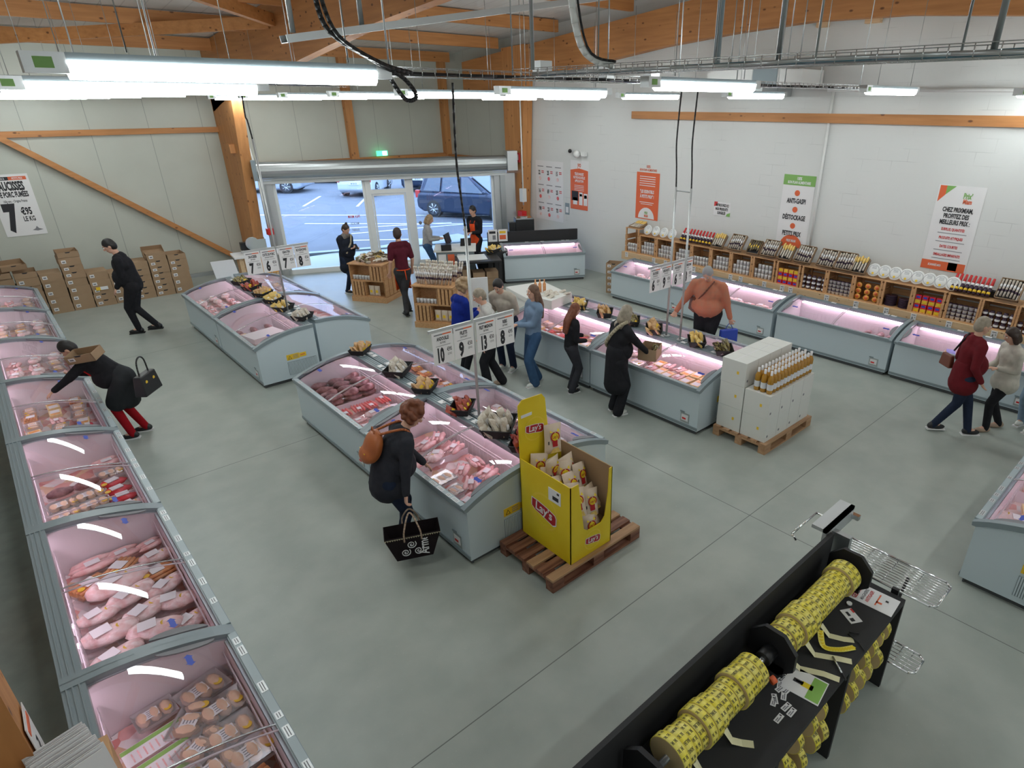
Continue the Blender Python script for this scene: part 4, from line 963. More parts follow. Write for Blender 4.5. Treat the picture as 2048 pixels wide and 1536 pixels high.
sign_post(7.16, 5.56, .87, 3.05, 1.98, [(-2, 'SAUCISSES', 'DE VOLAILLE', '6', '€50'), (-1, 'BEIGNETS', 'DE POULET', '9', '€50'), (1, 'NUGGETS', 'DE POULET', '6', '€50'), (2, 'CORDONS', 'BLEUS', '8', '€50')], 'price signs 6, 9 and 6 on the farther of the paired posts', .24, .34)
t = sign_post(7.16, 5.3, .87, 3.05, 1.98, [], 'bare grey post paired beside the signed post of the people island', bars=False)
MB().tube((0, 0, 3.0), (0, .26, 3.0), .008, 'galv').build('crossbar', t)

# ---------------------------------------------------------------- crate shelf on the block wall
SH = 11.25
DV = [10.17, 9.74, 9.22, 8.70, 8.20, 7.69, 7.18, 6.67, 6.15, 5.61, 5.07, 4.56, 4.05, 3.53, 3.02, 2.49, 1.99, 1.49]
b_ = tag(MB().box(SH - .06, 1.3, .66, SH - .02, 10.22, .84, 'pale_wood').box(SH - .02, 1.3, .80, XR - .02, 10.2, .84, 'pale_wood').box(SH + .3, 1.5, 0, SH + .36, 1.56, .8, 'pale_wood').box(SH + .3, 9.9, 0, SH + .36, 9.96, .8, 'pale_wood').box(SH + .3, 5.7, 0, SH + .36, 5.76, .8, 'pale_wood').build('shelf_bench'), 'long pale timber bench carrying the crates along the block wall', 'bench')
def crate_box(w, d, h, back=True):
    """open side towards -X; y from 0 to w, z from 0 to h"""
    m = MB(); t = .012
    m.box(0, 0, 0, d, w, t, 'crate'); m.box(0, 0, h - t, d, w, h, 'crate')
    for z in (0, .14, .28): m.box(0, 0, z + .01, d, t, min(h, z + .12), 'crate'); m.box(0, w - t, z + .01, d, w, min(h, z + .12), 'crate')
    for z in (0, .14, .28): m.box(d - t, 0, z + .01, d, w, min(h, z + .12), 'crate')
    for y in (.012, w - .042):
        for x in (.0, d - .04): m.box(x, y, t, x + .03, y + .03, h - t, 'crate')
    return m
crs = []
CW = ['white pots', 'white pots', 'white pots', 'white pots', 'white pots', 'white pots', 'white pots', 'white pots', 'orange and purple packets', 'dark jars', 'stacked white cups', 'orange tins', 'dark plates', 'red and orange packets', 'rows of white cups', 'dark jars with pale labels', 'small dark jars']
c0 = None; ordn = ['first', 'second', 'third', 'fourth', 'fifth', 'sixth', 'seventh', 'eighth']
for i in range(17):
    y1, y0 = DV[i], DV[i + 1]
    if i == 0: o = tag(crate_box(.43, .4, .57).build('wooden_crate', loc=(SH, y0, .84)), 'tall end crate of the wall shelf with a tray of gold snacks on top', 'crate', 'wooden crates of the wall shelf')
    else:
        if c0 is None: c0 = crate_box(.515, .4, .44).build('wooden_crate'); o = c0; tag(o, '', 'crate')
        else: o = dup(c0)
        o.location = (SH, y0, .84)
        tag(o, ('wooden crate holding %s, %s of its kind from the tall end crate' % (CW[i], ordn[i - 1]) if i < 8 else 'wooden crate on the wall shelf holding %s' % CW[i]), 'crate', 'wooden crates of the wall shelf')
def pot_m():
    m = MB(); m.lathe([(0, 0), (.032, 0), (.034, .075), (.032, .08)], 'label_white', 10); m.lathe([(.034, .08), (.034, .092), (0, .093)], 'white', 10)
    for k in range(4): m.tube((0, 0, .02 + k * .014), (0, 0, .024 + k * .014), .0345, 'ink_grey', n=10, caps=False)
    return m
POT = Proto(tag(pot_m().build('white_pot'), 'x', 'pot'))
def jar_m(): return MB().lathe([(0, 0), (.036, 0), (.038, .02), (.038, .06), (.03, .07)], 'jar_dark', 10).lathe([(.0385, .022), (.0385, .056)], 'label_white', 10).lathe([(.033, .07), (.033, .085), (0, .086)], 'jar_dark', 10)
JAR = Proto(tag(jar_m().build('jam_jar'), 'x', 'jar'))
CUP = Proto(tag(MB().lathe([(0, 0), (.03, 0), (.038, .05), (.04, .052)], 'label_white', 10).lathe([(.04, .052), (.04, .062), (0, .063)], 'jar_dark', 10).build('white_cup'), 'x', 'cup'))
TIN = Proto(tag(MB().lathe([(0, 0), (.05, 0), (.05, .035), (0, .036)], 'tin_orange', 14, Matrix.Rotation(R(-90), 4, 'Y')).lathe([(.028, .0365), (.028, .037), (0, .037)], 'orange_red', 12, Matrix.Rotation(R(-90), 4, 'Y')).build('orange_tin'), 'x', 'tin'))
def pk_m(a, b): return MB().box(-.03, -.045, 0, .03, .045, .07, a).box(-.032, -.03, .02, -.03, .03, .055, b)
PKA = Proto(tag(pk_m('tin_orange', 'lays_yellow').build('snack_packet'), 'x', 'packet')); PKB = Proto(tag(pk_m('bag_red', 'ink_blue').build('snack_packet'), 'x', 'packet'))
PL = Proto(tag(MB().lathe([(0, 0), (.09, 0), (.105, .012), (.09, .016), (0, .016)], 'jar_dark', 16).build('dark_plate'), 'x', 'plate'))
zf = .852
for i in range(8):
    y1, y0 = DV[i], DV[i + 1]; n = 5 if i == 0 else 6
    for k in range(n):
        for z in (0, .094, .188):
            if z > .1 and (i in (0, 4) or k == n - 1): continue
            POT.put((SH + .09, y0 + .055 + k * (y1 - y0 - .11) / (n - 1), zf + z), 0, 'white pot with grey lettering in the %s crate of pots from the tall end crate' % ordn[i], 'white pots in the %s crate' % ordn[i])
for j, (ci, P_, nm, cols, lay, dz, sx) in enumerate(((9, JAR, 'dark jar with a pale label in the crate of dark jars beside the purple packets', 5, 3, .088, .08), (10, CUP, 'white cup with a dark lid in the crate between jars and orange tins', 6, 4, .065, .07), (14, CUP, 'white cup with a dark lid in the crate beside the red packets', 6, 4, .065, .07), (15, JAR, 'pale-labelled dark jar in the crate after the white cups', 5, 3, .088, .08), (16, JAR, 'small dark jar in the last crate at the picture edge', 5, 2, .088, .08))):
    y0 = DV[ci + 1]; w = DV[ci] - y0
    for l in range(lay):
        for k in range(cols): P_.put((SH + .07, y0 + .06 + k * (w - .12) / (cols - 1), zf + l * dz), 0, nm, nm.split(' in the ')[0] + 's, crate %s' % ordn[j])
for l in range(3):
    for k in range(3): TIN.put((SH + .07, DV[12] + .1 + k * .16, zf + .055 + l * .105), 0, 'round orange tin in the crate of orange tins', 'orange tins in their crate')
for st, (yy, n) in enumerate(((DV[12] - .14, 9), (DV[12] - .38, 8))):
    for k in range(n): PL.put((SH + .13, yy, zf + k * .02), 0, 'dark plate in the stack %s inside the crate of plates' % ('beside the orange tins' if st == 0 else 'beside the red packets'), 'dark plates %d' % st)
for ci, w_ in ((8, 'beside the white pots'), (13, 'beside the dark plates')):
    for l in range(4):
        for k in range(4): (PKA if (l + (ci == 13)) % 2 else PKB).put((SH + .05, DV[ci + 1] + .09 + k * .11, zf + l * .075), 0, 'small %s packet in the crate %s' % ('orange' if (l + (ci == 13)) % 2 else 'red and blue', w_), 'small packets in the crate %s' % w_)
# shelf edge price tags
pt = MB().box(-.004, -.045, -.06, 0, .045, .05, 'label_white').box(-.006, -.03, .02, -.004, .03, .035, 'ink_grey')
pt.text('6', .07, (-.007, .012, -.045), (0, -1, 0), (0, 0, 1), 'ink'); pt.text('95', .03, (-.007, -.025, -.02), (0, -1, 0), (0, 0, 1), 'ink')
PT = Proto(tag(pt.build('price_tag'), 'x', 'price tag'))
for y, w in ((10.05, 'below the tall end crate'), (9.2, 'below the second crate'), (8.85, 'below the third crate'), (8.05, 'beyond the sign posts'), (7.62, 'between the fifth and sixth crates'), (7.1, 'below the seventh crate'), (6.85, 'touching the tag of the seventh crate'), (6.3, 'below the last crate of pots'), (5.9, 'paired tag below the purple packets'), (5.72, 'larger red-marked tag below the purple packets'), (4.98, 'below the dark jars'), (4.42, 'below the stacked white cups'), (3.88, 'below the orange tins'), (3.42, 'below the dark plates'), (2.86, 'below the red packets'), (2.2, 'near the blurred maroon shopper'), (1.6, 'marked 3 above the pale coat')):
    PT.put((SH - .064, y, .79), 0, 'white price tag on the shelf edge %s' % w, 'white shelf-edge price tags')
# goods leaning on top of the crates
zt = 1.282; TILT = R(52)
def stick_tray():
    m = MB(); m.box(-.19, -.18, 0, .19, .18, .012, 'matt_black')
    for a in ((-.19, -.18, .19, -.17), (-.19, .17, .19, .18), (-.19, -.18, -.18, .18), (.18, -.18, .19, .18)): m.box(a[0], a[1], 0, a[2], a[3], .06, 'cardboard_in')
    return m
ST = Proto(tag(stick_tray().build('sausage_basket'), 'x', 'basket'))
SS = MB(); SS.tube((-.15, 0, .02), (.12, 0, .02), .017, 'sausage_skin', n=8); SS.tube((.02, 0, .02), (.07, 0, .02), .0185, 'label_white', n=8); SS.tube((-.06, 0, .02), (-.02, 0, .02), .0185, 'jar_dark', n=8); SS.ball((.14, 0, .022), (.035, .022, .02), 'snack_white', 6, 5)
SS = Proto(tag(SS.build('dry_sausage'), 'x', 'sausage'))
SG = MB(); SG.tube((-.15, 0, .02), (.05, 0, .02), .02, 'snack_white', n=8); SG.ball((.1, 0, .03), (.08, .03, .025), 'snack_gold', 8, 6); SG = Proto(tag(SG.build('snack_stick'), 'x', 'snack'))
SD = MB(); SD.ball((0, 0, .03), (.14, .03, .03), 'snack_dark', 8, 6); SD.box(-.05, -.012, .055, 0, .012, .062, 'yellow_sticker'); SD = Proto(tag(SD.build('dark_snack_bag'), 'x', 'snack bag'))
def lean(P_, dy, dz, yc, label, group, sc=1):
    T = Matrix.Translation((SH + .14, yc, zt + .17)) @ Matrix.Rotation(-TILT, 4, 'Y')
    p = T @ Vector((dz, dy, .014)); P_.put(p, (0, -TILT, 0), label, group, (sc, sc, sc))
for yc, k, c, w in ((7.58, SG, 'gold snacks', 'beside the red-topped salami'), (7.14, SS, 'dry sausages', 'above the sixth crate of pots'), (6.72, SD, 'dark snack bags', 'above the seventh crate of pots'), (6.36, SS, 'dry sausages', 'below the PETITS PRIX poster text'), (6.0, SG, 'gold snacks', 'in front of the orange poster disc'), (5.62, SS, 'dry sausages', 'above the purple packets'),
        (5.16, SS, 'dry sausages', 'just after the white wall conduit'), (4.82, SS, 'dry sausages', 'second after the white wall conduit'), (4.56, SG, 'gold snacks', 'next to the row of white lids'), (2.2, SS, 'dry sausages', 'above the dark jars at the picture edge')):
    T = Matrix.Translation((SH + .14, yc, zt + (.17 if k is SS else .135)))
    s = .92 if k is SS else .78
    ST.put(T @ Vector((0, 0, 0)), (0, -TILT, 0), 'tilted basket of %s %s' % (c, w), 'tilted baskets on the wall shelf', (s, s, 1))
    for q in range(7 if k is SS else 5): lean(k, (-.14 + q * .047 if k is SS else -.1 + q * .05) , random.uniform(-.02, .02), yc, '%s in the basket %s' % (c[:-1].replace('bag', 'bag'), w), '%s %s' % (c, w), .95 if k is SS else .85)
ST.put((SH + .2, 9.95, 1.42), (0, R(-12), 0), 'black tray of gold snacks on the tall end crate', 'tilted baskets on the wall shelf', (.8, .9, 1))
for q in range(5): SG.put((SH + .2, 9.82 + q * .06, 1.45), (0, R(-20), R(random.uniform(-20, 20))), 'gold snack in the tray on the tall end crate', 'gold snacks on the tall end crate')
LID = MB().lathe([(0, 0), (.10, 0), (.115, .03), (.118, .035), (.11, .045), (0, .048)], 'white', 22); LID.lathe([(.085, .0482), (.09, .0485)], 'ink_grey', 22); LID.tube((-.06, 0, .045), (-.06, 0, .05), .02, 'yellow_sticker', n=10)
for k in range(3): LID.box(.02 + k * .02, -.04, .048, .026 + k * .02, .04, .0485, 'ink_grey')
LID = Proto(tag(LID.build('white_lidded_tub'), 'x', 'tub'))
for i in range(4): LID.put((SH + .16, 9.58 - i * .24, zt + .11), (0, R(-66), 0), 'round white tub leaning above the first crates of pots, beside the red-topped salami', 'white tubs near the tall end crate')
for i in range(8): LID.put((SH + .16, 4.30 - i * .185, zt + .11), (0, R(-66), 0), 'round white tub leaning in the row above the orange tins and plates', 'white tubs above the orange tins')
SA = MB(); SA.tube((-.16, 0, 0), (-.02, 0, 0), .026, 'jar_dark', n=8); SA.tube((-.13, 0, .002), (-.09, 0, .002), .0275, 'yellow_sticker', n=8); SA.tube((-.02, 0, 0), (.02, 0, 0), .028, 'label_white', n=8); SA.tube((.02, 0, 0), (.15, 0, 0), .026, 'lamp_red', n=8, r1=.02)
SA = Proto(tag(SA.build('salami'), 'x', 'salami'))
for i in range(10): SA.put((SH + .17, 8.58 - i * .085, zt + .16), (0, -TILT, 0), 'red-topped salami in the row above the fourth and fifth crates of pots', 'salami row beside the sign posts')
for i in range(9): SA.put((SH + .17, 3.0 - i * .066, zt + .16), (0, -TILT, 0), 'red-topped salami in the row above the rows of white cups', 'salami row above the white cups')
tag(MB().box(SH + .2, 7.72, zt, SH + .3, 8.66, zt + .1, 'matt_black').build('salami_rack'), 'black rack propping the salami row beside the sign posts', 'rack')
tag(MB().box(SH + .2, 2.4, zt, SH + .3, 3.05, zt + .1, 'matt_black').build('salami_rack'), 'black rack propping the salami row above the white cups', 'rack')

# ---------------------------------------------------------------- posters
PX = XR - .004
def poster(name, y_left, z0, w, h, base, items, label, cat='poster', x=PX):
    """on the block wall, read from -X; u runs left to right as seen, from y_left towards smaller y"""
    f = lambda u, v, e=.003: (x - e, y_left - u, z0 + v)
    o = tag(MB().slab([f(0, 0, 0), f(w, 0, 0), f(w, h, 0), f(0, h, 0)], (-.002, 0, 0), base).build(name), label, cat)
    m = MB()
    for it in items:
        if it[0] == 'r': _, a, b_, c, d, mt = it; m.poly([f(a, b_, .0052), f(c, b_, .0052), f(c, d, .0052), f(a, d, .0052)], mt)
        elif it[0] == 'c': _, a, b_, r, mt = it; m.poly([f(a + r * math.cos(q * math.pi / 12), b_ + r * math.sin(q * math.pi / 12), .0045) for q in range(24)], mt)
        elif it[0] == 'h': _, a, b_, r, mt = it; m.poly([f(a + r * math.cos(q * math.pi / 12), b_ + r * math.sin(q * math.pi / 12), .004) for q in range(13)], mt)
        elif it[0] == 'p': m.poly([f(a, b_, .004) for a, b_ in it[1]], it[2])
        else: _, s, sz, a, b_, mt = it[:6]; m.text(s, sz, f(a, b_, .0062), (0, -1, 0), (0, 0, 1), mt, it[6] if len(it) > 6 else .6, bold=.035)
    m.build('print', o)
    return o
its = [('p', [(0, 0), (.66, 0), (.66, .98), (.33, 1.03), (0, .98)], 'orange_red'), ('t', 'JVO', .12, .33, 1.06, 'orange_red')]
for k, s in enumerate(('TÉLÉCHARGEZ', 'NOTRE NOUVELLE', 'APPLICATION')): its.append(('t', s, .085, .33, .86 - k * .085, 'label_white'))
for k in range(4): its.append(('r', .15, .60 - k * .04, .51, .612 - k * .04, 'label_white'))
its += [('r', .05, .22, .3, .46, 'ink'), ('r', .1, .12, .26, .3, 'label_white'), ('r', .33, .12, .46, .44, 'label_white'), ('r', .5, .12, .64, .42, 'label_white'), ('r', .35, .34, .44, .4, 'ink_grey'), ('r', .52, .3, .62, .38, 'ink_grey')]
poster('poster', 12.58, 1.54, .68, 1.22, 'label_white', its, 'orange and white poster with phone pictures beside the price lists')
its = [('h', .34, 0.02, .25, 'label_white'), ('t', 'PRIX', .08, .34, .12, 'poster_green'), ('t', 'MIAM', .08, .34, .05, 'orange_red'), ('t', '"LES ESSENTIELS', .10, .34, .60, 'label_white'), ('t', 'À PETITS PRIX" !', .10, .34, .49, 'label_white')]
for k in range(5): its.append(('r', .1, .76 + k * .05, .58, .775 + k * .05, 'label_white'))
its += [('r', .12, .38, .56, .395, 'label_white'), ('r', .16, .34, .52, .352, 'label_white')]
poster('poster', 10.27, 1.57, .70, 1.06, 'orange_red', its, 'solid orange poster with white half disc above the tall end crate')
o = MB(); o.text('100%', .09, (PX - .002, 9.92, 2.73), (0, -1, 0), (0, 0, 1), 'orange_red'); o.text('BON PLAN ALIMENTAIRE', .075, (PX - .002, 9.92, 2.66), (0, -1, 0), (0, 0, 1), 'orange_red')
tag(o.build('wall_lettering'), 'small red lettering directly above the solid orange poster', 'lettering')
its = [('r', 0, 1.17, .66, 1.36, 'poster_green'), ('t', '100%', .08, .33, 1.27, 'label_white'), ('t', 'BON PLAN ALIMENTAIRE', .07, .33, 1.20, 'label_white')]
for k, s in enumerate(('ANTI-GASPI', 'DÉSTOCKAGE', 'PETITS PRIX')): its += [('c', .32, 1.03 - k * .31, .055, 'orange_red'), ('t', s, .125, .32, .84 - k * .31, 'ink')]
its += [('h', .33, 0, .24, 'orange_red'), ('t', 'PRIX MIAM', .07, .33, .1, 'label_white')]
poster('poster', 6.46, 1.49, .66, 1.36, 'label_white', its, 'white poster with green heading reading ANTI-GASPI, DÉSTOCKAGE, PETITS PRIX')
its = [('p', [(.02, 1.36), (.02, 1.1), (.12, 1.22), (.12, 1.36)], 'orange_red'), ('p', [(.12, 1.36), (.12, 1.22), (.26, 1.36)], 'poster_green'), ('t', 'Prix’', .12, .46, 1.18, 'poster_green'), ('t', 'Miam', .1, .47, 1.10, 'orange_red'), ('t', 'CHEZ PRIXMIAM,', .10, .36, .96, 'ink'), ('t', 'PROFITEZ DES', .10, .36, .86, 'ink'), ('t', 'MEILLEURS PRIX :', .10, .36, .76, 'ink')]
for k, s in enumerate(('SURPLUS, QUANTITÉS', 'PRODUITS ATYPIQUES', 'DATES COURTES', 'EMBALLAGES IMPARFAITS')): its += [('t', s, .06, .36, .66 - k * .14, 'ink_red'), ('r', .14, .61 - k * .14, .58, .62 - k * .14, 'ink_grey')]
its += [('r', 0, .0, .68, .15, 'orange_red'), ('r', .42, .02, .56, .15, 'label_white'), ('t', 'SCANNEZ-MOI', .05, .21, .06, 'label_white')]
poster('poster', 3.66, 1.52, .70, 1.37, 'label_white', its, 'tall white poster headed CHEZ PRIXMIAM above the red-topped salami')
poster('small_sign', 8.02, 1.90, .42, .28, 'label_white', [('p', [(0, .28), (0, .18), (.07, .2), (.09, .28)], 'ink_red'), ('p', [(.42, 0), (.42, .08), (.34, .05), (.32, 0)], 'poster_green'), ('t', 'RETROUVEZ ICI', .075, .21, .19, 'ink'), ('t', 'NOS PRODUITS', .075, .2, .11, 'ink'), ('t', 'SURGELÉS', .075, .2, .03, 'ink')], 'small white sign reading NOS PRODUITS SURGELÉS', 'sign')
its = []
pr = (('22', '25', '15'), ('16', '69', '25'), ('190', '23', '75'))
for r in range(3):
    for c in range(3):
        x0 = .06 + c * .36; z = 1.12 - r * .48
        its += [('r', x0 + .03, z + .28, x0 + .27, z + .30, 'ink_grey'), ('t', pr[r][c], .15, x0 + .1, z + .08, 'ink', .55), ('r', x0 + .19, z + .12, x0 + .29, z + .14, 'ink_red'), ('r', x0 + .19, z + .16, x0 + .29, z + .18, 'ink_red'), ('c', x0 + .13, z - .02, .05, 'meat_red' if (r + c) % 2 else 'meat_pale')]
poster('price_list', 14.0, 1.12, 1.14, 1.56, 'label_white', its, 'white sheet of nine meat prices beside the timber column')
poster('notice', 12.80, 1.36, .17, .3, 'frame_grey', [('r', .03, .05, .14, .2, 'label_white')], 'small grey notice beside the sheet of meat prices', 'notice')
# the large price sign on the panelled front wall, cut by the picture edge
f = lambda u, v, e=0: (.37 + u, YF - .01 - e, 1.46 + v)
o = tag(MB().slab([f(0, 0), f(.70, 0), f(.70, 1.27), f(0, 1.27)], (0, -.004, 0), 'label_white').build('price_poster'), 'large white smoked sausage price poster 7 €95 above the cartons', 'poster')
m = MB(); X_, Z_ = (1, 0, 0), (0, 0, 1)
P = lambda u, v: f(u, v, .006)
m.poly([P(.36, 1.15), P(.66, 1.15), P(.66, 1.22), P(.36, 1.22)], 'orange_red'); m.poly([P(.04, 1.15), P(.36, 1.15), P(.36, 1.22), P(.04, 1.22)], 'ink')
m.text('PETITS PRIX', .055, f(.51, 1.165, .008), X_, Z_, 'label_white'); m.text('BON PLAN À', .055, f(.20, 1.165, .008), X_, Z_, 'label_white')
m.text('SAUCISSES', .24, P(.345, .95), X_, Z_, 'ink', .42, bold=.05); m.text('DE PORC FUMÉES', .15, P(.35, .81), X_, Z_, 'ink', .44, bold=.045)
m.text('160g env. - Origine France', .075, P(.35, .70), X_, Z_, 'ink', .50); m.text('7', .72, P(.20, .14), X_, Z_, 'ink', .52, bold=.07)
m.text('€95', .20, P(.47, .44), X_, Z_, 'ink', .55, bold=.04); m.text('LE KG', .14, P(.48, .30), X_, Z_, 'ink', .55, bold=.03)
m.poly([P(.46, .1), P(.52, .13), P(.55, .18), P(.58, .13), P(.65, .1), P(.55, .08)], 'ink_grey'); m.build('print', o)

# ---------------------------------------------------------------- cardboard boxes along the front wall
def carton(w, d, h, holes=True, lab=True, openf=False, mt='cardboard'):
    m = MB()
    if openf:
        t = .006
        m.box(0, 0, 0, w, d, t, mt); m.box(0, 0, 0, w, t, h, mt); m.box(0, d - t, 0, w, d, h, mt); m.box(0, 0, 0, t, d, h, mt); m.box(w - t, 0, 0, w, d, h, mt)
    else: m.box(0, 0, 0, w, d, h, mt)
    if holes: m.poly([(w / 2 - .05, -.002, h * .99), (w / 2 + .05, -.002, h * .99), (w / 2 + .03, -.002, h * .8), (w / 2 - .03, -.002, h * .8)], 'ink')
    if lab: m.box(.04, -.003, h * .35, .12, 0, h * .75, 'label_white'); m.box(.055, -.004, h * .45, .105, -.003, h * .62, 'ink_grey')
    return m
CB = {'a': Proto(tag(carton(.375, .5, .135).build('cardboard_box'), 'x', 'box')), 'b': Proto(tag(carton(.375, .5, .17, False).build('cardboard_box'), 'x', 'box')), 'o': Proto(tag(carton(.375, .5, .12, True, False, True).build('open_cardboard_box'), 'x', 'box'))}
stacks = [(-.60, 'bbbbb', 'ended by the picture edge'), (-.20, 'bbbbbo', 'beyond the price poster'), (.20, 'bbbabo', 'under the price poster'), (.60, 'bbbbb', 'first behind the end freezer'), (.995, 'bbbbaabo', 'with a fluted tray on top'), (1.385, 'aaabb', 'behind the black-clad man, yellow sticker'), (1.77, 'bbbb', 'hidden behind the black-clad man'), (2.165, 'aaaaab', 'third from the island'), (2.56, 'aaaaaab', 'second from the island'), (2.955, 'bbbaao', 'beside the cartons island')]
pos = ['lowest', 'second lowest', 'third lowest', 'fourth lowest', 'fifth from the floor', 'sixth from the floor', 'seventh from the floor', 'top']
for x, s, w in stacks:
    z = 0
    for k, c in enumerate(s):
        h = {'a': .135, 'b': .17, 'o': .12}[c]
        CB[c].put((x + random.uniform(-.008, .008), 16.92 + random.uniform(-.012, .012), z), random.uniform(-.02, .02), 'brown cardboard box, %s in the stack %s' % ('topmost' if k == len(s) - 1 else pos[k], w), 'stack of cardboard boxes %s' % w)
        z += h + .001
def flat(x, y, z, rz, rx, label):
    tag(carton(.42, .34, .11, True, False, True).build('open_cardboard_box', loc=(x, y, z)), label, 'box').rotation_euler = (rx, 0, rz)
flat(.05, 16.98, .985, .15, .22, 'loose open cardboard tray tilted on the stacks under the price poster'); flat(2.52, 16.98, .855, -.05, .5, 'open cardboard box tipped up on the stack second from the island')
tag(MB().box(1.46, 16.893, .36, 1.54, 16.90, .43, 'yellow_sticker').box(1.54, 16.893, .36, 1.68, 16.90, .43, 'label_white').build('box_sticker'), 'yellow and white sticker on the stack behind the black-clad man', 'sticker')
for k in range(5): tag(carton(.36, .3, .14, True, True, k == 4).build('cardboard_tray', loc=(10.42, 9.98 + .005 * k, .0 + k * .142), rotz=R(-62)), 'brown cardboard tray, %s of the stack by the block wall' % (pos[k] if k < 4 else 'open top one'), 'box', 'cardboard trays by the block wall')

mat('slat_gap_shade', (.16, .07, .03), .8)
# ---------------------------------------------------------------- display kiosks built of crates
def kiosk(x, y, ang, label, where, kind):
    t = thing('crate_kiosk', label, 'display stand', (x, y, 0), ang)
    MB().box(-.44, -.44, 0, .44, .44, .12, 'crate').build('plinth', t)
    def cr(cx, cy, z, rz, name):
        m = MB(); T = Matrix.Translation((cx, cy, z)) @ Matrix.Rotation(rz, 4, 'Z'); w, h, d = .5, .36, .3; q = .012
        m.box(-w / 2, -d / 2, 0, w / 2, d / 2, q, 'crate', T); m.box(-w / 2, -d / 2, h - q, w / 2, d / 2, h, 'crate', T); m.box(-w / 2, d / 2 - q, 0, w / 2, d / 2, h, 'crate', T)
        m.box(-w / 2, -d / 2, 0, -w / 2 + q, d / 2, h, 'crate', T); m.box(w / 2 - q, -d / 2, 0, w / 2, d / 2, h, 'crate', T); m.build(name, t)
    def sl(x0, z, w=.32):
        m = MB()
        for k in range(4): m.box(x0 + k * w / 4 + .008, -.425, z + .01, x0 + (k + 1) * w / 4 - .022, -.405, z + .35, 'crate')
        m.box(x0, -.40, z, x0 + w, -.37, z + .36, 'slat_gap_shade'); m.box(x0, -.42, z, x0 + w, -.40, z + .02, 'crate'); m.box(x0, -.42, z + .335, x0 + w, -.40, z + .36, 'crate'); m.build('slatted_crate', t)  # dark sheet behind the slats: shade of the gaps put into its colour
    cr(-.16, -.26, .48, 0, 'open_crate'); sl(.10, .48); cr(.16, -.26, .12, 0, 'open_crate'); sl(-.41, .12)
    m = MB(); m.box(-.41, -.10, .12, .41, .41, .84, 'crate')
    for k in range(5): m.box(.41, -.4 + k * .165, .13, .43, -.26 + k * .165, .83, 'crate'); m.box(-.43, -.4 + k * .165, .13, -.41, -.26 + k * .165, .83, 'crate')
    m.box(.40, -.41, .12, .41, .41, .84, 'crate'); m.box(-.41, -.41, .12, -.40, .41, .84, 'crate'); m.build('crate_stack', t)
    MB().box(-.44, -.44, .84, .44, .44, .865, 'crate').build('top_board', t)
    M_ = Matrix.Translation((x, y, 0)) @ Matrix.Rotation(ang, 4, 'Z')
    for k in range(6): POT.put(M_ @ Vector((-.36 + k * .075, -.34, .495)), 0, 'white pot in the upper crate of the kiosk %s' % where, 'white pots in the kiosk %s' % where)
    for k in range(2 if kind else 3): snack_bag('cream_bag').put(M_ @ Vector((.04 + k * .14, -.34, .135)), (0, 0, ang), 'cream and red snack bag in the lower crate of the kiosk %s' % where, 'snack bags in the kiosk %s' % where, (1.3, 1.3, 1.55))
    if kind:
        for i in range(70):
            a = random.uniform(0, 6.28); r = .38 * math.sqrt(random.random()); p = M_ @ Vector((r * math.cos(a), r * math.sin(a), .89 + (.4 - r) * .48 * random.uniform(.75, 1)))
            snack_bag(random.choice(('snack_white', 'snack_white', 'snack_dark', 'snack_gold'))).put(p, (R(random.uniform(50, 120)), R(random.uniform(-40, 40)), random.uniform(0, 6.28)), 'small snack bag in the heap on top of the kiosk %s' % where, 'snack bags heaped on the kiosk %s' % where, (.8, 1, .75))
    else:
        for i in range(17):
            for j in range(3): SS.put(M_ @ Vector((-.39 + i * .048, -.30 + j * .27, 1.03)), (0, R(-78 + random.uniform(-8, 8)), ang + R(180 if i < 8 else 0) + R(random.uniform(-25, 25))), 'long dry sausage in the fan on top of the kiosk %s' % where, 'dry sausages on the kiosk %s' % where, (1.1, 1.1, 1.1))
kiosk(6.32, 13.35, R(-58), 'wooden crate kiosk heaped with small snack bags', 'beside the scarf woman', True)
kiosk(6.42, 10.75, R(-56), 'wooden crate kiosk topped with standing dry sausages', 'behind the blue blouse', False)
# slicer stand by the timber column
t = thing('slicer_stand', 'slatted wooden stand with white top next to the timber column', 'stand', (4.62, 16.0, 0), R(-8))
m = MB(); m.box(-.42, -.2, 0, .42, .25, .82, 'crate')
for k in range(8): m.box(-.42 + k * .105, -.225, .02, -.33 + k * .105, -.2, .80, 'pale_wood')
m.build('crate_base', t); MB().box(-.52, -.3, .82, .55, .32, .86, 'label_white').build('top', t); MB().box(.02, -.235, .4, .2, -.225, .75, 'tin_orange').box(.24, -.235, .4, .4, -.225, .75, 'tin_orange').build('packets_print', t)
t = thing('meat_slicer', 'shiny meat slicer standing on the white-topped slatted stand', 'slicer', (4.6, 16.05, .86), R(-8))
MB().box(-.2, -.14, .0, .25, .14, .09, 'dark_grey').build('base', t); MB().box(-.06, -.1, .09, .28, .12, .32, 'chrome').build('housing', t); MB().tube((-.02, -.13, .24), (-.02, -.1, .24), .15, 'chrome', n=24).build('blade', t); MB().box(-.27, -.06, .09, -.08, .1, .26, 'black').build('carriage', t)
tag(MB().slab([(3.3, 14.35, .5), (3.75, 14.3, .5), (3.68, 14.4, 1.12), (3.25, 14.45, 1.12)], (0, .01, 0), 'paper').tube((3.5, 14.42, 0), (3.5, 14.42, .6), .01, 'galv').build('blank_card'), 'blank white card standing at the far end of the cartons island', 'card')

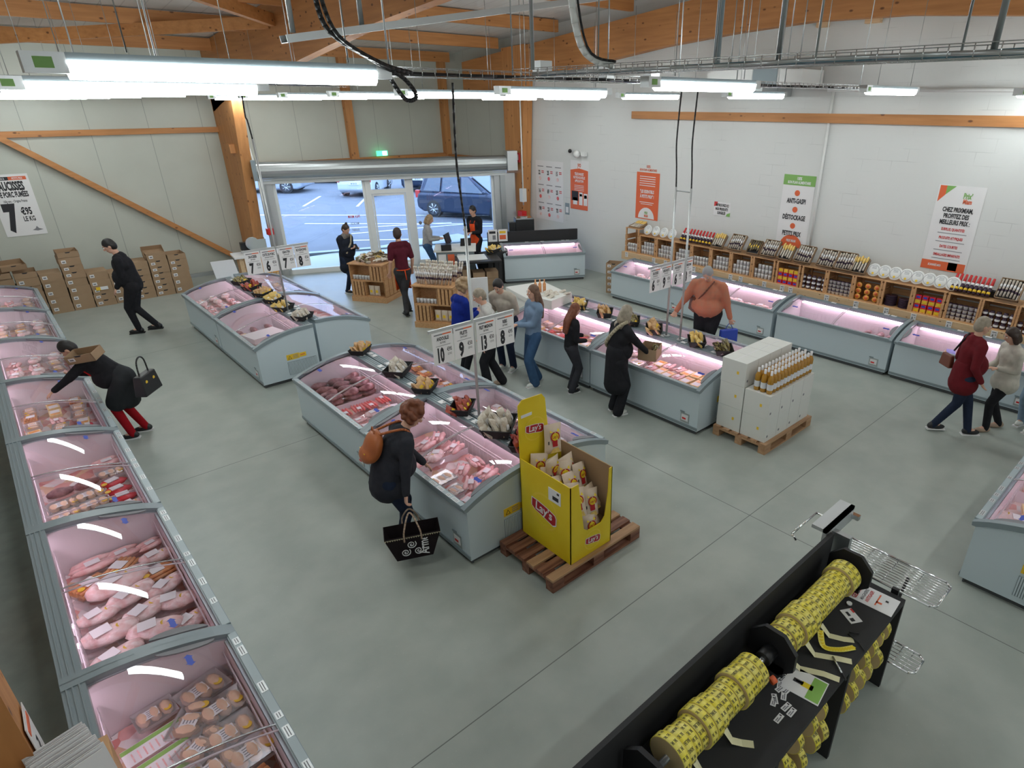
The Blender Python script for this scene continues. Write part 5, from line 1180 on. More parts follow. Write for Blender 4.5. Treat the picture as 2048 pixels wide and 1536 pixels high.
# ---------------------------------------------------------------- checkout
t = thing('checkout_desk', 'dark checkout desk with papers on its side at the entrance', 'desk', (8.35, 13.15, 0), R(-35))
MB().box(-.45, -.35, 0, .45, .35, .86, 'frame_grey').box(-.5, -.4, .86, .5, .4, .9, 'box_white').build('desk', t)
MB().slab([(-.40, -.36, .5), (-.22, -.36, .5), (-.22, -.36, .8), (-.40, -.36, .8)], (0, -.01, 0), 'label_white').slab([(-.18, -.36, .5), (-.02, -.36, .5), (-.02, -.36, .8), (-.18, -.36, .8)], (0, -.01, 0), 'orange_red').slab([(.05, -.36, .5), (.22, -.36, .5), (.22, -.36, .8), (.05, -.36, .8)], (0, -.01, 0), 'paper').build('posted_sheets', t)
t = thing('till_screen', 'black till screen tilted towards the blond cashier', 'screen', (8.3, 13.3, .9), R(40))
MB().tube((0, 0, 0), (0, 0, .12), .03, 'black').build('stand', t); MB().box(-.17, -.02, .08, .17, .02, .32, 'black', Matrix.Rotation(R(-15), 4, 'X')).build('screen', t)
tag(MB().box(-.13, -.02, 0, .13, .02, .2, 'black', Matrix.Rotation(R(-20), 4, 'X')).build('customer_screen', loc=(8.62, 13.1, .9), rotz=R(160)), 'second small black screen on the checkout desk', 'screen')
tag(MB().box(-.12, -.1, 0, .12, .1, .14, 'black').build('card_terminal', loc=(8.0, 13.0, .9), rotz=R(-30)), 'black receipt printer on the checkout desk corner', 'printer')
t = thing('packing_table', 'black-legged packing table with a glossy white top', 'table', (8.35, 12.2, 0), R(-27))
MB().box(-.5, -.38, .74, .5, .38, .78, 'black').build('table_edge', t); MB().box(-.46, -.2, .78, .2, .36, .795, 'white').build('white_top', t)
for x, y in ((-.46, -.34), (.46, -.34), (-.46, .34), (.46, .34)): MB().box(x - .03, y - .03, 0, x + .03, y + .03, .74, 'black').build('leg', t)
for k, (x, y, z) in enumerate(((-.35, 0, 0), (-.35, 0, .28), (-.02, -.05, 0), (-.02, -.05, .16), (-.02, -.05, .32), (.3, -.03, 0), (.3, -.03, .16), (.3, -.03, .32))):
    p = Matrix.Translation((8.35, 12.2, 0)) @ Matrix.Rotation(R(-27), 4, 'Z') @ Vector((x - .14, y - .1, z))
    tag(carton(.28, .36, .27 if k < 2 else .155, False, False).build('cardboard_box', loc=p, rotz=R(-27)), 'cardboard box under the packing table, %s of the %s pile' % (('bottom', 'upper', 'bottom', 'middle', 'top', 'bottom', 'middle', 'top')[k], ('tall-box', 'tall-box', 'middle', 'middle', 'middle', 'far', 'far', 'far')[k]), 'box', 'boxes under the packing table')
t = thing('checkout_screen_wall', 'black partition behind the angled checkout freezer', 'partition', (11.34, 11.95, 0), R(180 - 29.8 + 0))
MB().box(0, -.03, 0, 2.35, .03, 1.13, 'matt_black').build('panel', t)
m = MB(); 
for k in range(2): price_card(m, (1.98 + .0 - k * .22 + .2, -.0, .92), (-1, 0, 0), .2, .3, 'ROTI', 'PORC', ('22', '10')[k], '€50') if False else None
MB().box(2.1, .031, .90, 2.33, .036, 1.2, 'label_white').box(1.84, .031, .90, 2.07, .036, 1.2, 'label_white').box(2.14, .037, 1.1, 2.3, .038, 1.16, 'ink').box(2.14, .037, .95, 2.22, .038, 1.06, 'ink_grey').box(1.88, .037, 1.1, 2.04, .038, 1.16, 'yellow_sticker').box(1.88, .037, .95, 2.04, .038, 1.06, 'orange_red').build('posted_prices', t)
tag(MB().box(-.3, -.2, 0, .3, .2, .84, 'matt_black').build('scale_counter', loc=(10.45, 13.1, 0), rotz=R(-30)), 'black counter supporting the weighing scale behind the partition', 'counter')
t = thing('weighing_scale', 'black weighing scale with a silver plate above the partition', 'scale', (10.45, 13.05, .84), R(-30))
MB().box(-.24, -.2, .0, .24, .2, .52, 'black').build('base', t); MB().box(-.22, -.18, .52, .22, .18, .55, 'chrome').build('plate', t); MB().box(-.42, -.2, .2, -.25, .0, .45, 'black').build('keypad', t)
tag(MB().box(-.1, -.06, 0, .1, .06, .12, 'box_white').build('receipt_box', loc=(9.0, 12.2, .78), rotz=.3), 'small white box on the end of the packing table', 'box') if False else None
snack_tray(9.02, 12.5, 'snack_gold', 'gold', 'beside the packing table', 6, .3, 1.1, z=.78)
tag(MB().box(-.3, -.2, 0, .3, .2, .78, 'matt_black').build('side_counter', loc=(9.02, 12.52, 0), rotz=.0), 'small black counter between packing table and partition', 'counter')
tag(MB().slab([(7.0, 11.1, 0), (7.6, 10.8, 0), (7.6, 10.8, .72), (7.0, 11.1, .72)], (.02, .03, 0), 'paper').box(7.15, 11.0, 0, 7.5, 11.3, .3, 'box_white').build('white_board'), 'white board standing behind the blue blouse and phone', 'board')

# ---------------------------------------------------------------- pallets
def pallet(x, y, label, m1, m2, w=1.2, d=.8):
    """slats run along X"""
    t = thing('wooden_pallet', label, 'pallet', (x, y, 0))
    for k in range(6): MB().box(0, k * (d - .1) / 5, .122, w, k * (d - .1) / 5 + .1, .144, m2 if k in (0, 2) else m1).build('top_board', t)
    for x_ in (0, w / 2 - .07, w - .14):
        for y_ in (0, d / 2 - .05, d - .1): MB().box(x_, y_, .022, x_ + .14, y_ + .1, .1, m1).build('block', t)
        MB().box(x_, 0, .1, x_ + .14, d, .122, m1).build('stringer', t)
    for y_ in (0, d / 2 - .05, d - .1): MB().box(0, y_, 0, w, y_ + .1, .022, m1).build('bottom_board', t)
    return t
pallet(2.86, 3.33, 'dark red-brown pallet under the yellow crisp display', 'pallet_red', 'pallet_raw')
pallet(6.48, 3.33, 'light wooden pallet under the white wine cartons', 'pallet_raw', 'pallet_raw')
# crisp display
t = thing('crisp_display', 'yellow cardboard crisp display with raised back card', 'display stand', (3.13, 3.38, .145))
w, d, h = .54, .72, .86
rings = lambda f, cx, cz, R0: [m.poly([f(cx + (R0 + .03) * math.cos(q * math.pi / 16), cz + (R0 + .03) * math.sin(q * math.pi / 16)) for q in range(32)], 'x')]
def logo(m, o, ux, uy, s, n):
    """red ribbon with white lettering over a yellow disc"""
    o, ux, uy, n = Vector(o), Vector(ux), Vector(uy), Vector(n)
    P = lambda a, b_, e: o + ux * a * s + uy * b_ * s + n * e
    for rr, mt, e in ((.74, 'ring_yellow', .001), (.66, 'lays_yellow', .0015), (.52, 'yellow', .002)): m.poly([P(rr * math.cos(q * math.pi / 16), rr * math.sin(q * math.pi / 16), e) for q in range(32)], mt)
    up = [(-.6, .32), (-.3, .30), (0, .26), (.3, .20), (.56, .12), (.62, .0)]; dn = [(.6, -.28), (.45, -.36), (.15, -.28), (-.15, -.20), (-.45, -.14), (-.62, -.02)]
    cx = 1.1
    m.poly([P(a * cx, b_ * 1.1, .003) for a, b_ in up + dn][::1], 'label_white'); m.poly([P(a * cx * .94, b_ * .98, .004) for a, b_ in up + dn], 'logo_red')
    u2 = (ux - uy * .12).normalized(); u2n = n.cross(u2)
    m.text("Lay's", .52 * s, P(0, -.12, .006), u2, u2n if u2n.dot(uy) > 0 else -u2n, 'label_white', .92, bold=.02)
# left panel (faces -X), with rings
m = MB(); m.slab([(0, 0, 0), (0, d, 0), (0, d, h), (0, .0, h)], (.008, 0, 0), 'lays_yellow')
logo(m, (0, d * .52, .42), (0, -1, 0), (0, 0, 1), .27, (-1, 0, 0)); m.box(-.004, .13, .60, 0, .30, .74, 'label_white'); m.box(-.006, .16, .63, -.004, .24, .67, 'ink'); m.box(-.006, .15, .705, -.004, .18, .725, 'ink')
m.build('side_panel', t)
m = MB(); m.slab([(w, 0, 0), (w, d, 0), (w, d, h), (w, 0, h)], (-.008, 0, 0), 'cardboard'); m.slab([(w + .002, 0, 0), (w + .002, d, 0), (w + .002, d, h), (w + .002, 0, h)], (-.001, 0, 0), 'lays_yellow'); m.build('side_panel', t)
m = MB(); lo = [(.10, h), (.13, .62), (.17, .33), (.22, .29), (.40, .29), (.45, .34), (.49, .60), (.50, h)]
L_ = [(0, 0), (w / 2, 0), (w / 2, .29)] + [lo[3], lo[2], lo[1], lo[0], (0, h)]; Rr = [(w / 2, 0), (w, 0), (w, h)] + [lo[7], lo[6], lo[5], lo[4], (w / 2, .29)]
for pts in (L_, Rr): m.slab([(a, 0, b_) for a, b_ in pts], (0, .008, 0), 'lays_yellow')
logo(m, (w / 2 + .02, 0, .15), (1, 0, 0), (0, 0, 1), .15, (0, -1, 0)); m.build('front_panel', t)
m = MB(); m.slab([(0, d, 0), (w, d, 0), (w, d, h - .1), (.38, d, h), (.33, d, 1.40), (.29, d, 1.455), (.05, d, 1.465), (0, d, 1.42)], (0, -.008, 0), 'lays_yellow')
logo(m, (.19, d - .01, 1.12), (1, 0, 0), (0, 0, 1), .17, (0, -1, 0)); m.box(.03, d - .012, 1.28, .16, d - .009, 1.31, 'label_white'); m.build('back_card', t)
MB().box(.01, .01, .0, w - .01, d - .01, .25, 'cardboard').build('inner_floor', t)
cb = MB()
ct = thing('crisp_bag', 'x', 'crisp bag')
pillow(cb, .17, .27, .042, 'cream_bag'); cb.build('bag', ct)
m = MB(); f = lambda a, b_, e=.046: (a, -e, b_)
m.poly([f(-.035, .235, .03), f(.035, .235, .03), f(.05, .205, .042), f(-.05, .205, .042)], 'lays_yellow')
m.poly([f(.045 * math.cos(q * math.pi / 8), .165 + .045 * math.sin(q * math.pi / 8)) for q in range(16)], 'logo_red'); m.poly([f(-.028, .13), f(.028, .13), f(.024, .075, .044), f(-.024, .075, .044)], 'logo_red')
m.poly([f(.034 * math.cos(q * math.pi / 8), .165 + .034 * math.sin(q * math.pi / 8), .0475) for q in range(16)], 'yellow'); m.text("Lay's", .038, f(0, .153, .0485), (1, 0, 0), (0, 0, 1), 'logo_red', .8)
m.poly([f(-.05, .02, .040), f(.05, .02, .040), f(.03, .065, .045), f(-.02, .06, .045)], 'snack_gold'); m.poly([f(-.065, .10, .038), f(-.055, .10, .04), f(-.055, .13, .04), f(-.065, .13, .038)], 'ink')
m.build('print', ct)
CBG = Proto(ct)
spots = [(.34, .62, .93, -8, 4, 'standing highest by the back card'), (.12, .60, .70, -15, 10, 'against the back card'), (.22, .50, .74, 10, -12, 'x'), (.10, .44, .62, -18, 14, 'x'), (.10, .30, .58, -20, 12, 'x'), (.13, .16, .56, -14, 16, 'x'), (.28, .38, .66, -10, 0, 'x'), (.42, .46, .66, -6, -8, 'x'), (.40, .28, .62, -16, 10, 'pointed'), (.26, .22, .60, -25, 8, 'x'), (.20, .10, .50, -22, 4, 'x'), (.36, .10, .44, -10, 2, 'x'), (.46, .14, .44, -14, -16, 'x'), (.30, .06, .22, -6, 2, 'x'), (.40, .07, .25, -12, -18, 'x'), (.22, .14, .28, -8, 14, 'x'), (.48, .34, .55, -5, -14, 'x'), (.2, .34, .45, 5, 0, 'x'), (.4, .5, .45, 5, 20, 'x')]
nm2 = ['tallest cream crisp bag standing by the raised back card', 'cream crisp bag touching the raised back card', 'cream crisp bag behind the middle of the display']
for k, (x, y, z, a, b_, w_) in enumerate(spots):
    CBG.put((3.13 + x, 3.38 + y, .145 + z - .14 + .03), (R(a), R(b_), R(random.uniform(-25, 10))), nm2[k] if k < 3 else 'cream and red crisp bag in the pile inside the yellow display', 'crisp bags in the yellow display', (1.15, 1.15, 1.15) if k == 0 else (1.08, 1.08, 1.08))
# wine
def wcase():
    m = MB().box(0, 0, 0, .275, .36, .325, 'box_white'); m.box(.04, -.002, .06, .07, 0, .09, 'ink_grey'); m.box(.0, .175, .325, .275, .185, .327, 'label_white'); m.box(-.002, .1, .15, 0, .13, .19, 'yellow_sticker'); return m
WCP = Proto(tag(wcase().build('wine_carton'), 'x', 'carton'))
for l in range(2):
    for j in range(2):
        for i in range(4):
            if l == 0 and i == 0 and j == 0: pass
            WCP.put((6.52 + i * .28, 3.38 + j * .375, .145 + l * .327), 0, 'white wine carton, %s layer, %s row, %s from the freezer end' % (('bottom', 'middle')[l], ('front', 'rear')[j], ('first', 'second', 'third', 'fourth')[i]), 'white wine cartons on the pallet')
for i in range(4): WCP.put((6.52 + i * .28, 3.76, .80), 0, 'white wine carton of the top row behind the bottles, %s from the freezer end' % ('first', 'second', 'third', 'fourth')[i], 'white wine cartons on the pallet')
tag(MB().box(6.52, 3.36, .80, 7.64, 4.12, .806, 'box_white').build('carton_sheet'), 'thin white cardboard sheet under the bottles', 'sheet') if False else None
wt = thing('wine_bottle', 'x', 'bottle')
MB().lathe([(0, 0), (.036, 0), (.038, .01), (.038, .19), (.03, .215), (.014, .245), (.013, .26)], 'amber', 12).build('bottle', wt); MB().lathe([(.015, .24), (.016, .30), (0, .302)], 'label_white', 10).build('cap', wt); MB().lathe([(.0388, .05), (.0388, .13)], 'paper', 12).build('label', wt)
WB = Proto(wt)
for j in range(3):
    for i in range(13):
        WB.put((6.60 + i * .083, 3.45 + j * .09, .80), 0, 'amber wine bottle with white cap in the %s row on the cartons' % ('front', 'middle', 'rear')[j], 'wine bottles, %s row' % ('front', 'middle', 'rear')[j])

# ---------------------------------------------------------------- black counter with price-label rolls
t = thing('label_counter', 'black counter holding the yellow label rolls', 'counter', (0, 0, 0))
MB().box(.3, .84, .83, 4.06, 1.40, .868, 'matt_black').build('worktop', t)
MB().box(.3, 1.40, .0, 4.0, 1.43, 1.17, 'matt_black').build('back_panel', t)
for x in (4.03, 3.18, 2.3, 1.4): MB().box(x, .84, 0, x + .03, 1.40, .83, 'matt_black').build('side_panel', t)
for z in (.56, .28): MB().box(.3, .92, z, 4.03, 1.40, z + .02, 'matt_black').build('shelf', t)
for x in (3.86, 2.80, 1.62):
    m = MB(); pts = [(x, 1.20 + .17 * math.cos(a), 1.03 + .17 * math.sin(a)) for a in [R(22.5 + 45 * i) for i in range(8)]]
    m.slab(pts, (.03, 0, 0), 'black'); m.box(x, 1.10, .868, x + .03, 1.3, .95, 'black'); m.build('roll_bracket', t)
MB().tube((1.7, 1.20, 1.03), (3.95, 1.20, 1.03), .02, 'steel').tube((2.70, 1.20, 1.03), (2.80, 1.20, 1.03), .05, 'black', n=12).tube((2.62, 1.09, 1.0), (2.65, 1.08, 1.01), .025, 'orange_red').build('spindle', t)
def roll(r, w):
    t_ = thing('label_roll', 'x', 'label roll')
    m = MB().tube((0, 0, 0), (w, 0, 0), r, 'roll_paper', n=28); m.tube((-.001, 0, 0), (w + .001, 0, 0), r - .004, 'roll_side', n=28); m.build('roll', t_)
    m = MB()
    for k in range(16):
        a = 2 * math.pi * k / 16; o = Vector((w / 2, math.cos(a) * (r + .0008), math.sin(a) * (r + .0008))); ta = Vector((0, -math.sin(a), math.cos(a)))
        for s in (-.2, .22): m.text(random.choice(('2€', '1,50€', '3€', '10€', '5€')), .026, o + Vector((s * w - .003, 0, 0)), (1, 0, 0), ta, 'ink', .5, bold=.02)
    m.build('print', t_)
    return Proto(t_)
RL = [roll(.118, .052), roll(.098, .052), roll(.108, .052)]
x = 3.80; k = 0
pat = [0, 0, 1, 1, 1, 1, 1, 1, 1, 1, 0, 0, 0, 1, 2, 1]
for p_ in pat:
    RL[p_].put((x - .052, 1.20, 1.03), (R(random.uniform(0, 360)), 0, 0), '%s yellow printed label roll on the spindle span beyond the black knob' % ('fatter' if p_ == 0 else 'slimmer'), 'label rolls beyond the knob, %s' % ('fat' if p_ == 0 else 'slim')); x -= .0585
x = 2.60
for p_ in [2, 2, 2, 0, 1, 1, 1, 2, 0, 0, 1, 1, 2, 0]:
    RL[p_].put((x - .052, 1.20, 1.03), (R(random.uniform(0, 360)), 0, 0), '%s yellow printed label roll on the spindle span before the black knob' % ('fatter' if p_ == 0 else 'slimmer'), 'label rolls before the knob, %s' % ('fat' if p_ == 0 else 'slim')); x -= .0585
for z, nm_ in ((.68, 'upper'), (.40, 'lower')):
    x = 3.9
    while x > 1.9:
        if abs(x - 3.2) > .09 and abs(x - 2.32) > .08: RL[1].put((x - .06, .93, z), (R(random.uniform(0, 360)), 0, R(random.uniform(-14, 14))), 'yellow label roll poking out of the %s shelf below the black worktop' % nm_, 'label rolls on the %s counter shelf' % nm_)
        x -= random.choice((.11, .13, .17))
def strip(pts, w, label, m_='tape_back'):
    m = MB(); P = [Vector(p) for p in pts]
    vs = []
    for i, p in enumerate(P):
        d = (P[min(i + 1, len(P) - 1)] - P[max(i - 1, 0)]).normalized(); s = d.cross(Vector((0, 0, 1))).normalized() * w / 2
        vs += [p - s, p + s]
    m.add(vs, [(2 * i, 2 * i + 2, 2 * i + 3, 2 * i + 1) for i in range(len(P) - 1)], m_)
    for i in range(len(P) - 1):
        c = (P[i] + P[i + 1]) / 2; m.box(c.x - .01, c.y - .012, c.z + .001, c.x + .01, c.y + .012, c.z + .0015, 'yellow') if m_ != 'tape_back' else None
    tag(m.build('loose_strip'), label, 'label strip')
Z = .872
strip([(3.33, 1.12, .93), (3.34, 1.06, Z), (3.38, .98, Z), (3.42, .93, Z)], .045, 'pale loose label strip hanging beside the small tag paper')
strip(curve_pts([(3.27, 1.10, .94), (3.22, 1.04, .88), (3.27, .96, Z + .004), (3.36, .90, Z + .004)]), .04, 'curled yellow printed strip lying between the pale strips', 'roll_paper')
strip([(3.12, 1.12, .93), (3.12, 1.05, Z), (3.2, .93, Z), (3.24, .86, Z)], .045, 'pale loose label strip under the silver pen')
strip([(2.92, 1.14, .93), (2.95, 1.06, Z), (3.02, .94, Z), (3.05, .85, Z)], .045, 'long pale strip next to the green leaflet')
for x0, y0, l in ((1.93, 1.07, 'first from the near bracket'), (2.2, 1.06, 'beside the fat near rolls')): strip([(x0, y0 + .06, .95), (x0 + .01, y0 + .01, .89), (x0 + .05, y0 - .03, Z), (x0 + .09, y0 - .08, Z)], .045, 'short pale strip end hanging from the near rolls, ' + l)
def sheet(name, c, w, h, a, items, label, cat, base='label_white'):
    T = Matrix.Translation((c[0], c[1], Z)) @ Matrix.Rotation(a, 4, 'Z')
    o = tag(MB().box(-w / 2, -h / 2, -.002, w / 2, h / 2, 0, base, T).build(name), label, cat)
    m = MB()
    for it in items:
        if it[0] == 'r': m.poly([T @ Vector((it[1], it[2], .001)), T @ Vector((it[3], it[2], .001)), T @ Vector((it[3], it[4], .001)), T @ Vector((it[1], it[4], .001))], it[5])
        else: m.text(it[1], it[2], T @ Vector((it[3], it[4], .002)), T.to_3x3() @ Vector((1, 0, 0)), T.to_3x3() @ Vector((0, 1, 0)), it[5], .8)
    m.build('print', o)
    return o
sheet('clipboard_sheet', (3.90, 1.0), .20, .30, R(4), [('t', 'GESTION', .045, -.01, .10, 'ink_red'), ('t', 'MAGASINS', .035, .0, .055, 'ink_grey'), ('t', 'ANTIGASPI', .035, .0, .02, 'ink_red'), ('r', -.06, -.03, .07, -.02, 'orange_red'), ('r', -.03, -.06, -.01, -.02, 'orange_red'), ('r', .02, -.09, .04, -.07, 'ink')], 'white sheet reading GESTION MAGASINS at the far end of the counter', 'sheet')
tag(MB().tube((3.72, 1.1, Z), (3.72, 1.1, Z + .01), .02, 'label_white').build('key_ring'), 'small ring beside the GESTION MAGASINS sheet', 'ring')
sheet('printed_tag', (3.62, 1.04), .13, .09, R(60), [('r', -.05, .0, -.02, .03, 'ink'), ('r', 0, .0, .04, .02, 'ink'), ('r', .02, -.045, .06, -.03, 'ink_red')], 'white printed tag with red edge beside the fat label rolls', 'tag')
sheet('leaflet', (2.86, .98), .20, .23, R(8), [('r', -.09, -.11, .09, -.03, 'ham_green'), ('r', -.02, -.05, .02, .02, 'yellow'), ('r', -.015, .01, .015, .07, 'ink'), ('r', -.006, .02, .006, .055, 'label_white')], 'white and green leaflet showing a black-handled tool', 'leaflet')
TG = MB().box(-.035, -.016, 0, .035, .016, .0015, 'label_white').box(-.028, -.008, .0016, .015, -.002, .002, 'ink_grey').box(-.028, .002, .0016, .0, .008, .002, 'ink_grey').box(.02, -.004, .0016, .028, .01, .002, 'ink')
TG = Proto(tag(TG.build('small_tag'), 'x', 'tag'))
for q, (x, y, a) in enumerate(((2.93, 1.19, 60), (2.97, 1.13, 50), (2.87, 1.16, 58), (2.9, 1.11, 80), (2.93, 1.09, 60), (2.82, 1.15, 85), (2.79, 1.10, 50), (2.81, 1.065, 55), (2.76, 1.06, 85), (2.68, 1.11, 80), (2.70, 1.085, 100), (2.70, 1.01, 55), (2.69, .97, 60), (2.60, 1.0, 60))):
    TG.put((x - .06, y - .06 if y > 1.1 else y - .03, .869), R(a - 60), 'small white label tag scattered beside the green leaflet', 'small white tags on the counter')
tag(MB().tube((3.18, .96, Z + .008), (3.10, .86, Z + .008), .007, 'steel').tube((3.10, .86, Z + .008), (3.07, .82, Z + .008), .007, 'black').build('pen'), 'silver and black pen on the counter edge', 'pen')
tag(MB().path([(3.44, .98, Z + .004), (3.42, .90, Z + .004), (3.38, .84, Z + .004)], .004, 'black').path([(3.46, .98, Z + .004), (3.5, .93, Z + .004)], .004, 'black').build('cable_tie'), 'thin black tie lying beyond the silver pen', 'tie')
# wire rack on the counter end
t = thing('wire_rack', 'chromed wire rack fixed to the far end of the black counter', 'rack', (0, 0, 0))
def rack_shelf(x0, x1, y0, y1, z, n, name):
    m = MB(); r = .04
    m.path([(x0, y1, z), (x1, y1, z), (x1, y0 + r, z), (x1 - r, y0, z), (x0 + r, y0, z), (x0, y0 + r, z), (x0, y1, z)], .009, 'chrome', 8)
    for i in range(1, n): m.tube((x0 + (x1 - x0) * i / n, y0, z + .006), (x0 + (x1 - x0) * i / n, y1, z + .006), .004, 'chrome', n=5)
    for i in range(1, 4): m.tube((x0, y0 + (y1 - y0) * i / 4, z - .004), (x1, y0 + (y1 - y0) * i / 4, z - .004), .004, 'chrome', n=5)
    m.build(name, t)
rack_shelf(4.10, 4.45, .66, 1.42, .88, 11, 'upper_wire_shelf'); rack_shelf(4.10, 4.34, .66, .98, .22, 6, 'lower_wire_shelf')
MB().box(4.07, .9, .15, 4.10, .95, .9, 'black').tube((4.1, .92, .6), (4.32, .92, .86), .012, 'black').build('bracket_arm', t)
MB().path([(3.86, 1.62, 1.06), (3.86, 1.66, 1.1), (4.25, 1.66, 1.1), (4.25, 1.5, 1.1)], .009, 'chrome', 8).build('rear_hoop', t)
t = thing('metal_channel', 'brushed metal channel bolted behind the end of the black counter', 'channel', (0, 0, 0))
MB().box(3.95, 1.44, 1.06, 4.42, 1.47, 1.2, 'alu').box(3.95, 1.44, 1.17, 4.42, 1.56, 1.2, 'alu').box(4.05, 1.3, 0, 4.10, 1.44, 1.15, 'galv').build('channel', t); MB().box(4.38, 1.38, 1.1, 4.42, 1.44, 1.14, 'chrome').build('clip', t)
# crate with white cards by the near column
t = thing('card_stack', 'fanned stack of white price cards at the lower picture corner', 'cards', (-.44, 3.12, 1.06), R(12))
for i in range(16): MB().box(-.13 + random.uniform(-.008, .008), -.2 + i * .028, 0, .12 + random.uniform(-.008, .008), -.195 + i * .028, .16 + random.uniform(-.012, .012), 'label_white', Matrix.Rotation(R(-18), 4, 'X')).build('card', t)
tag(MB().box(-.99, 2.8, 0, -.30, 3.34, 1.04, 'crate').build('wooden_box'), 'wooden box carrying the white price cards by the near column', 'box')
o = tag(MB().slab([(XL + .43, 3.38, .95), (XL + .43, 3.6, .95), (XL + .43, 3.6, 1.28), (XL + .43, 3.38, 1.28)], (.004, 0, 0), 'label_white').build('column_sign'), 'small price sign fixed on the near timber column', 'sign')
m = MB(); m.text('5', .16, (XL + .436, 3.5, 1.0), (0, -1, 0), (0, 0, 1), 'ink', .6); m.box(XL + .434, 3.41, 1.2, XL + .437, 3.57, 1.24, 'orange_red'); m.build('print', o)

# ---------------------------------------------------------------- people
def cloth(n, col, second=None, rough=.85): return mat('cloth_' + n, col, rough, noise=(14, second or tuple(c * .72 for c in col), .3), spec=.2)
def ik(a, b, l1, l2, pole):
    a, b = Vector(a), Vector(b); d = b - a; L = min(d.length, (l1 + l2) * .999); d.normalize()
    x = (l1 * l1 - l2 * l2 + L * L) / (2 * L); h = math.sqrt(max(0, l1 * l1 - x * x))
    p = Vector(pole); p = p - d * p.dot(d)
    p = p.normalized() if p.length > 1e-4 else d.orthogonal().normalized()
    return a + d * x + p * h, a + d * L
def cap(m, a, ra, b, rb, mt):
    a, b = Vector(a), Vector(b)
    m.tube(a, b, ra, mt, r1=rb, n=12); m.ball(a, ra, mt, 12, 8); m.ball(b, rb, mt, 12, 8)
def organic(m, name, parent, vox=.014, it=3):
    o = m.build(name, parent)
    r = o.modifiers.new('union', 'REMESH'); r.mode = 'VOXEL'; r.voxel_size = vox; r.use_smooth_shade = True
    s = o.modifiers.new('soft', 'SMOOTH'); s.factor = .5; s.iterations = it
    return o
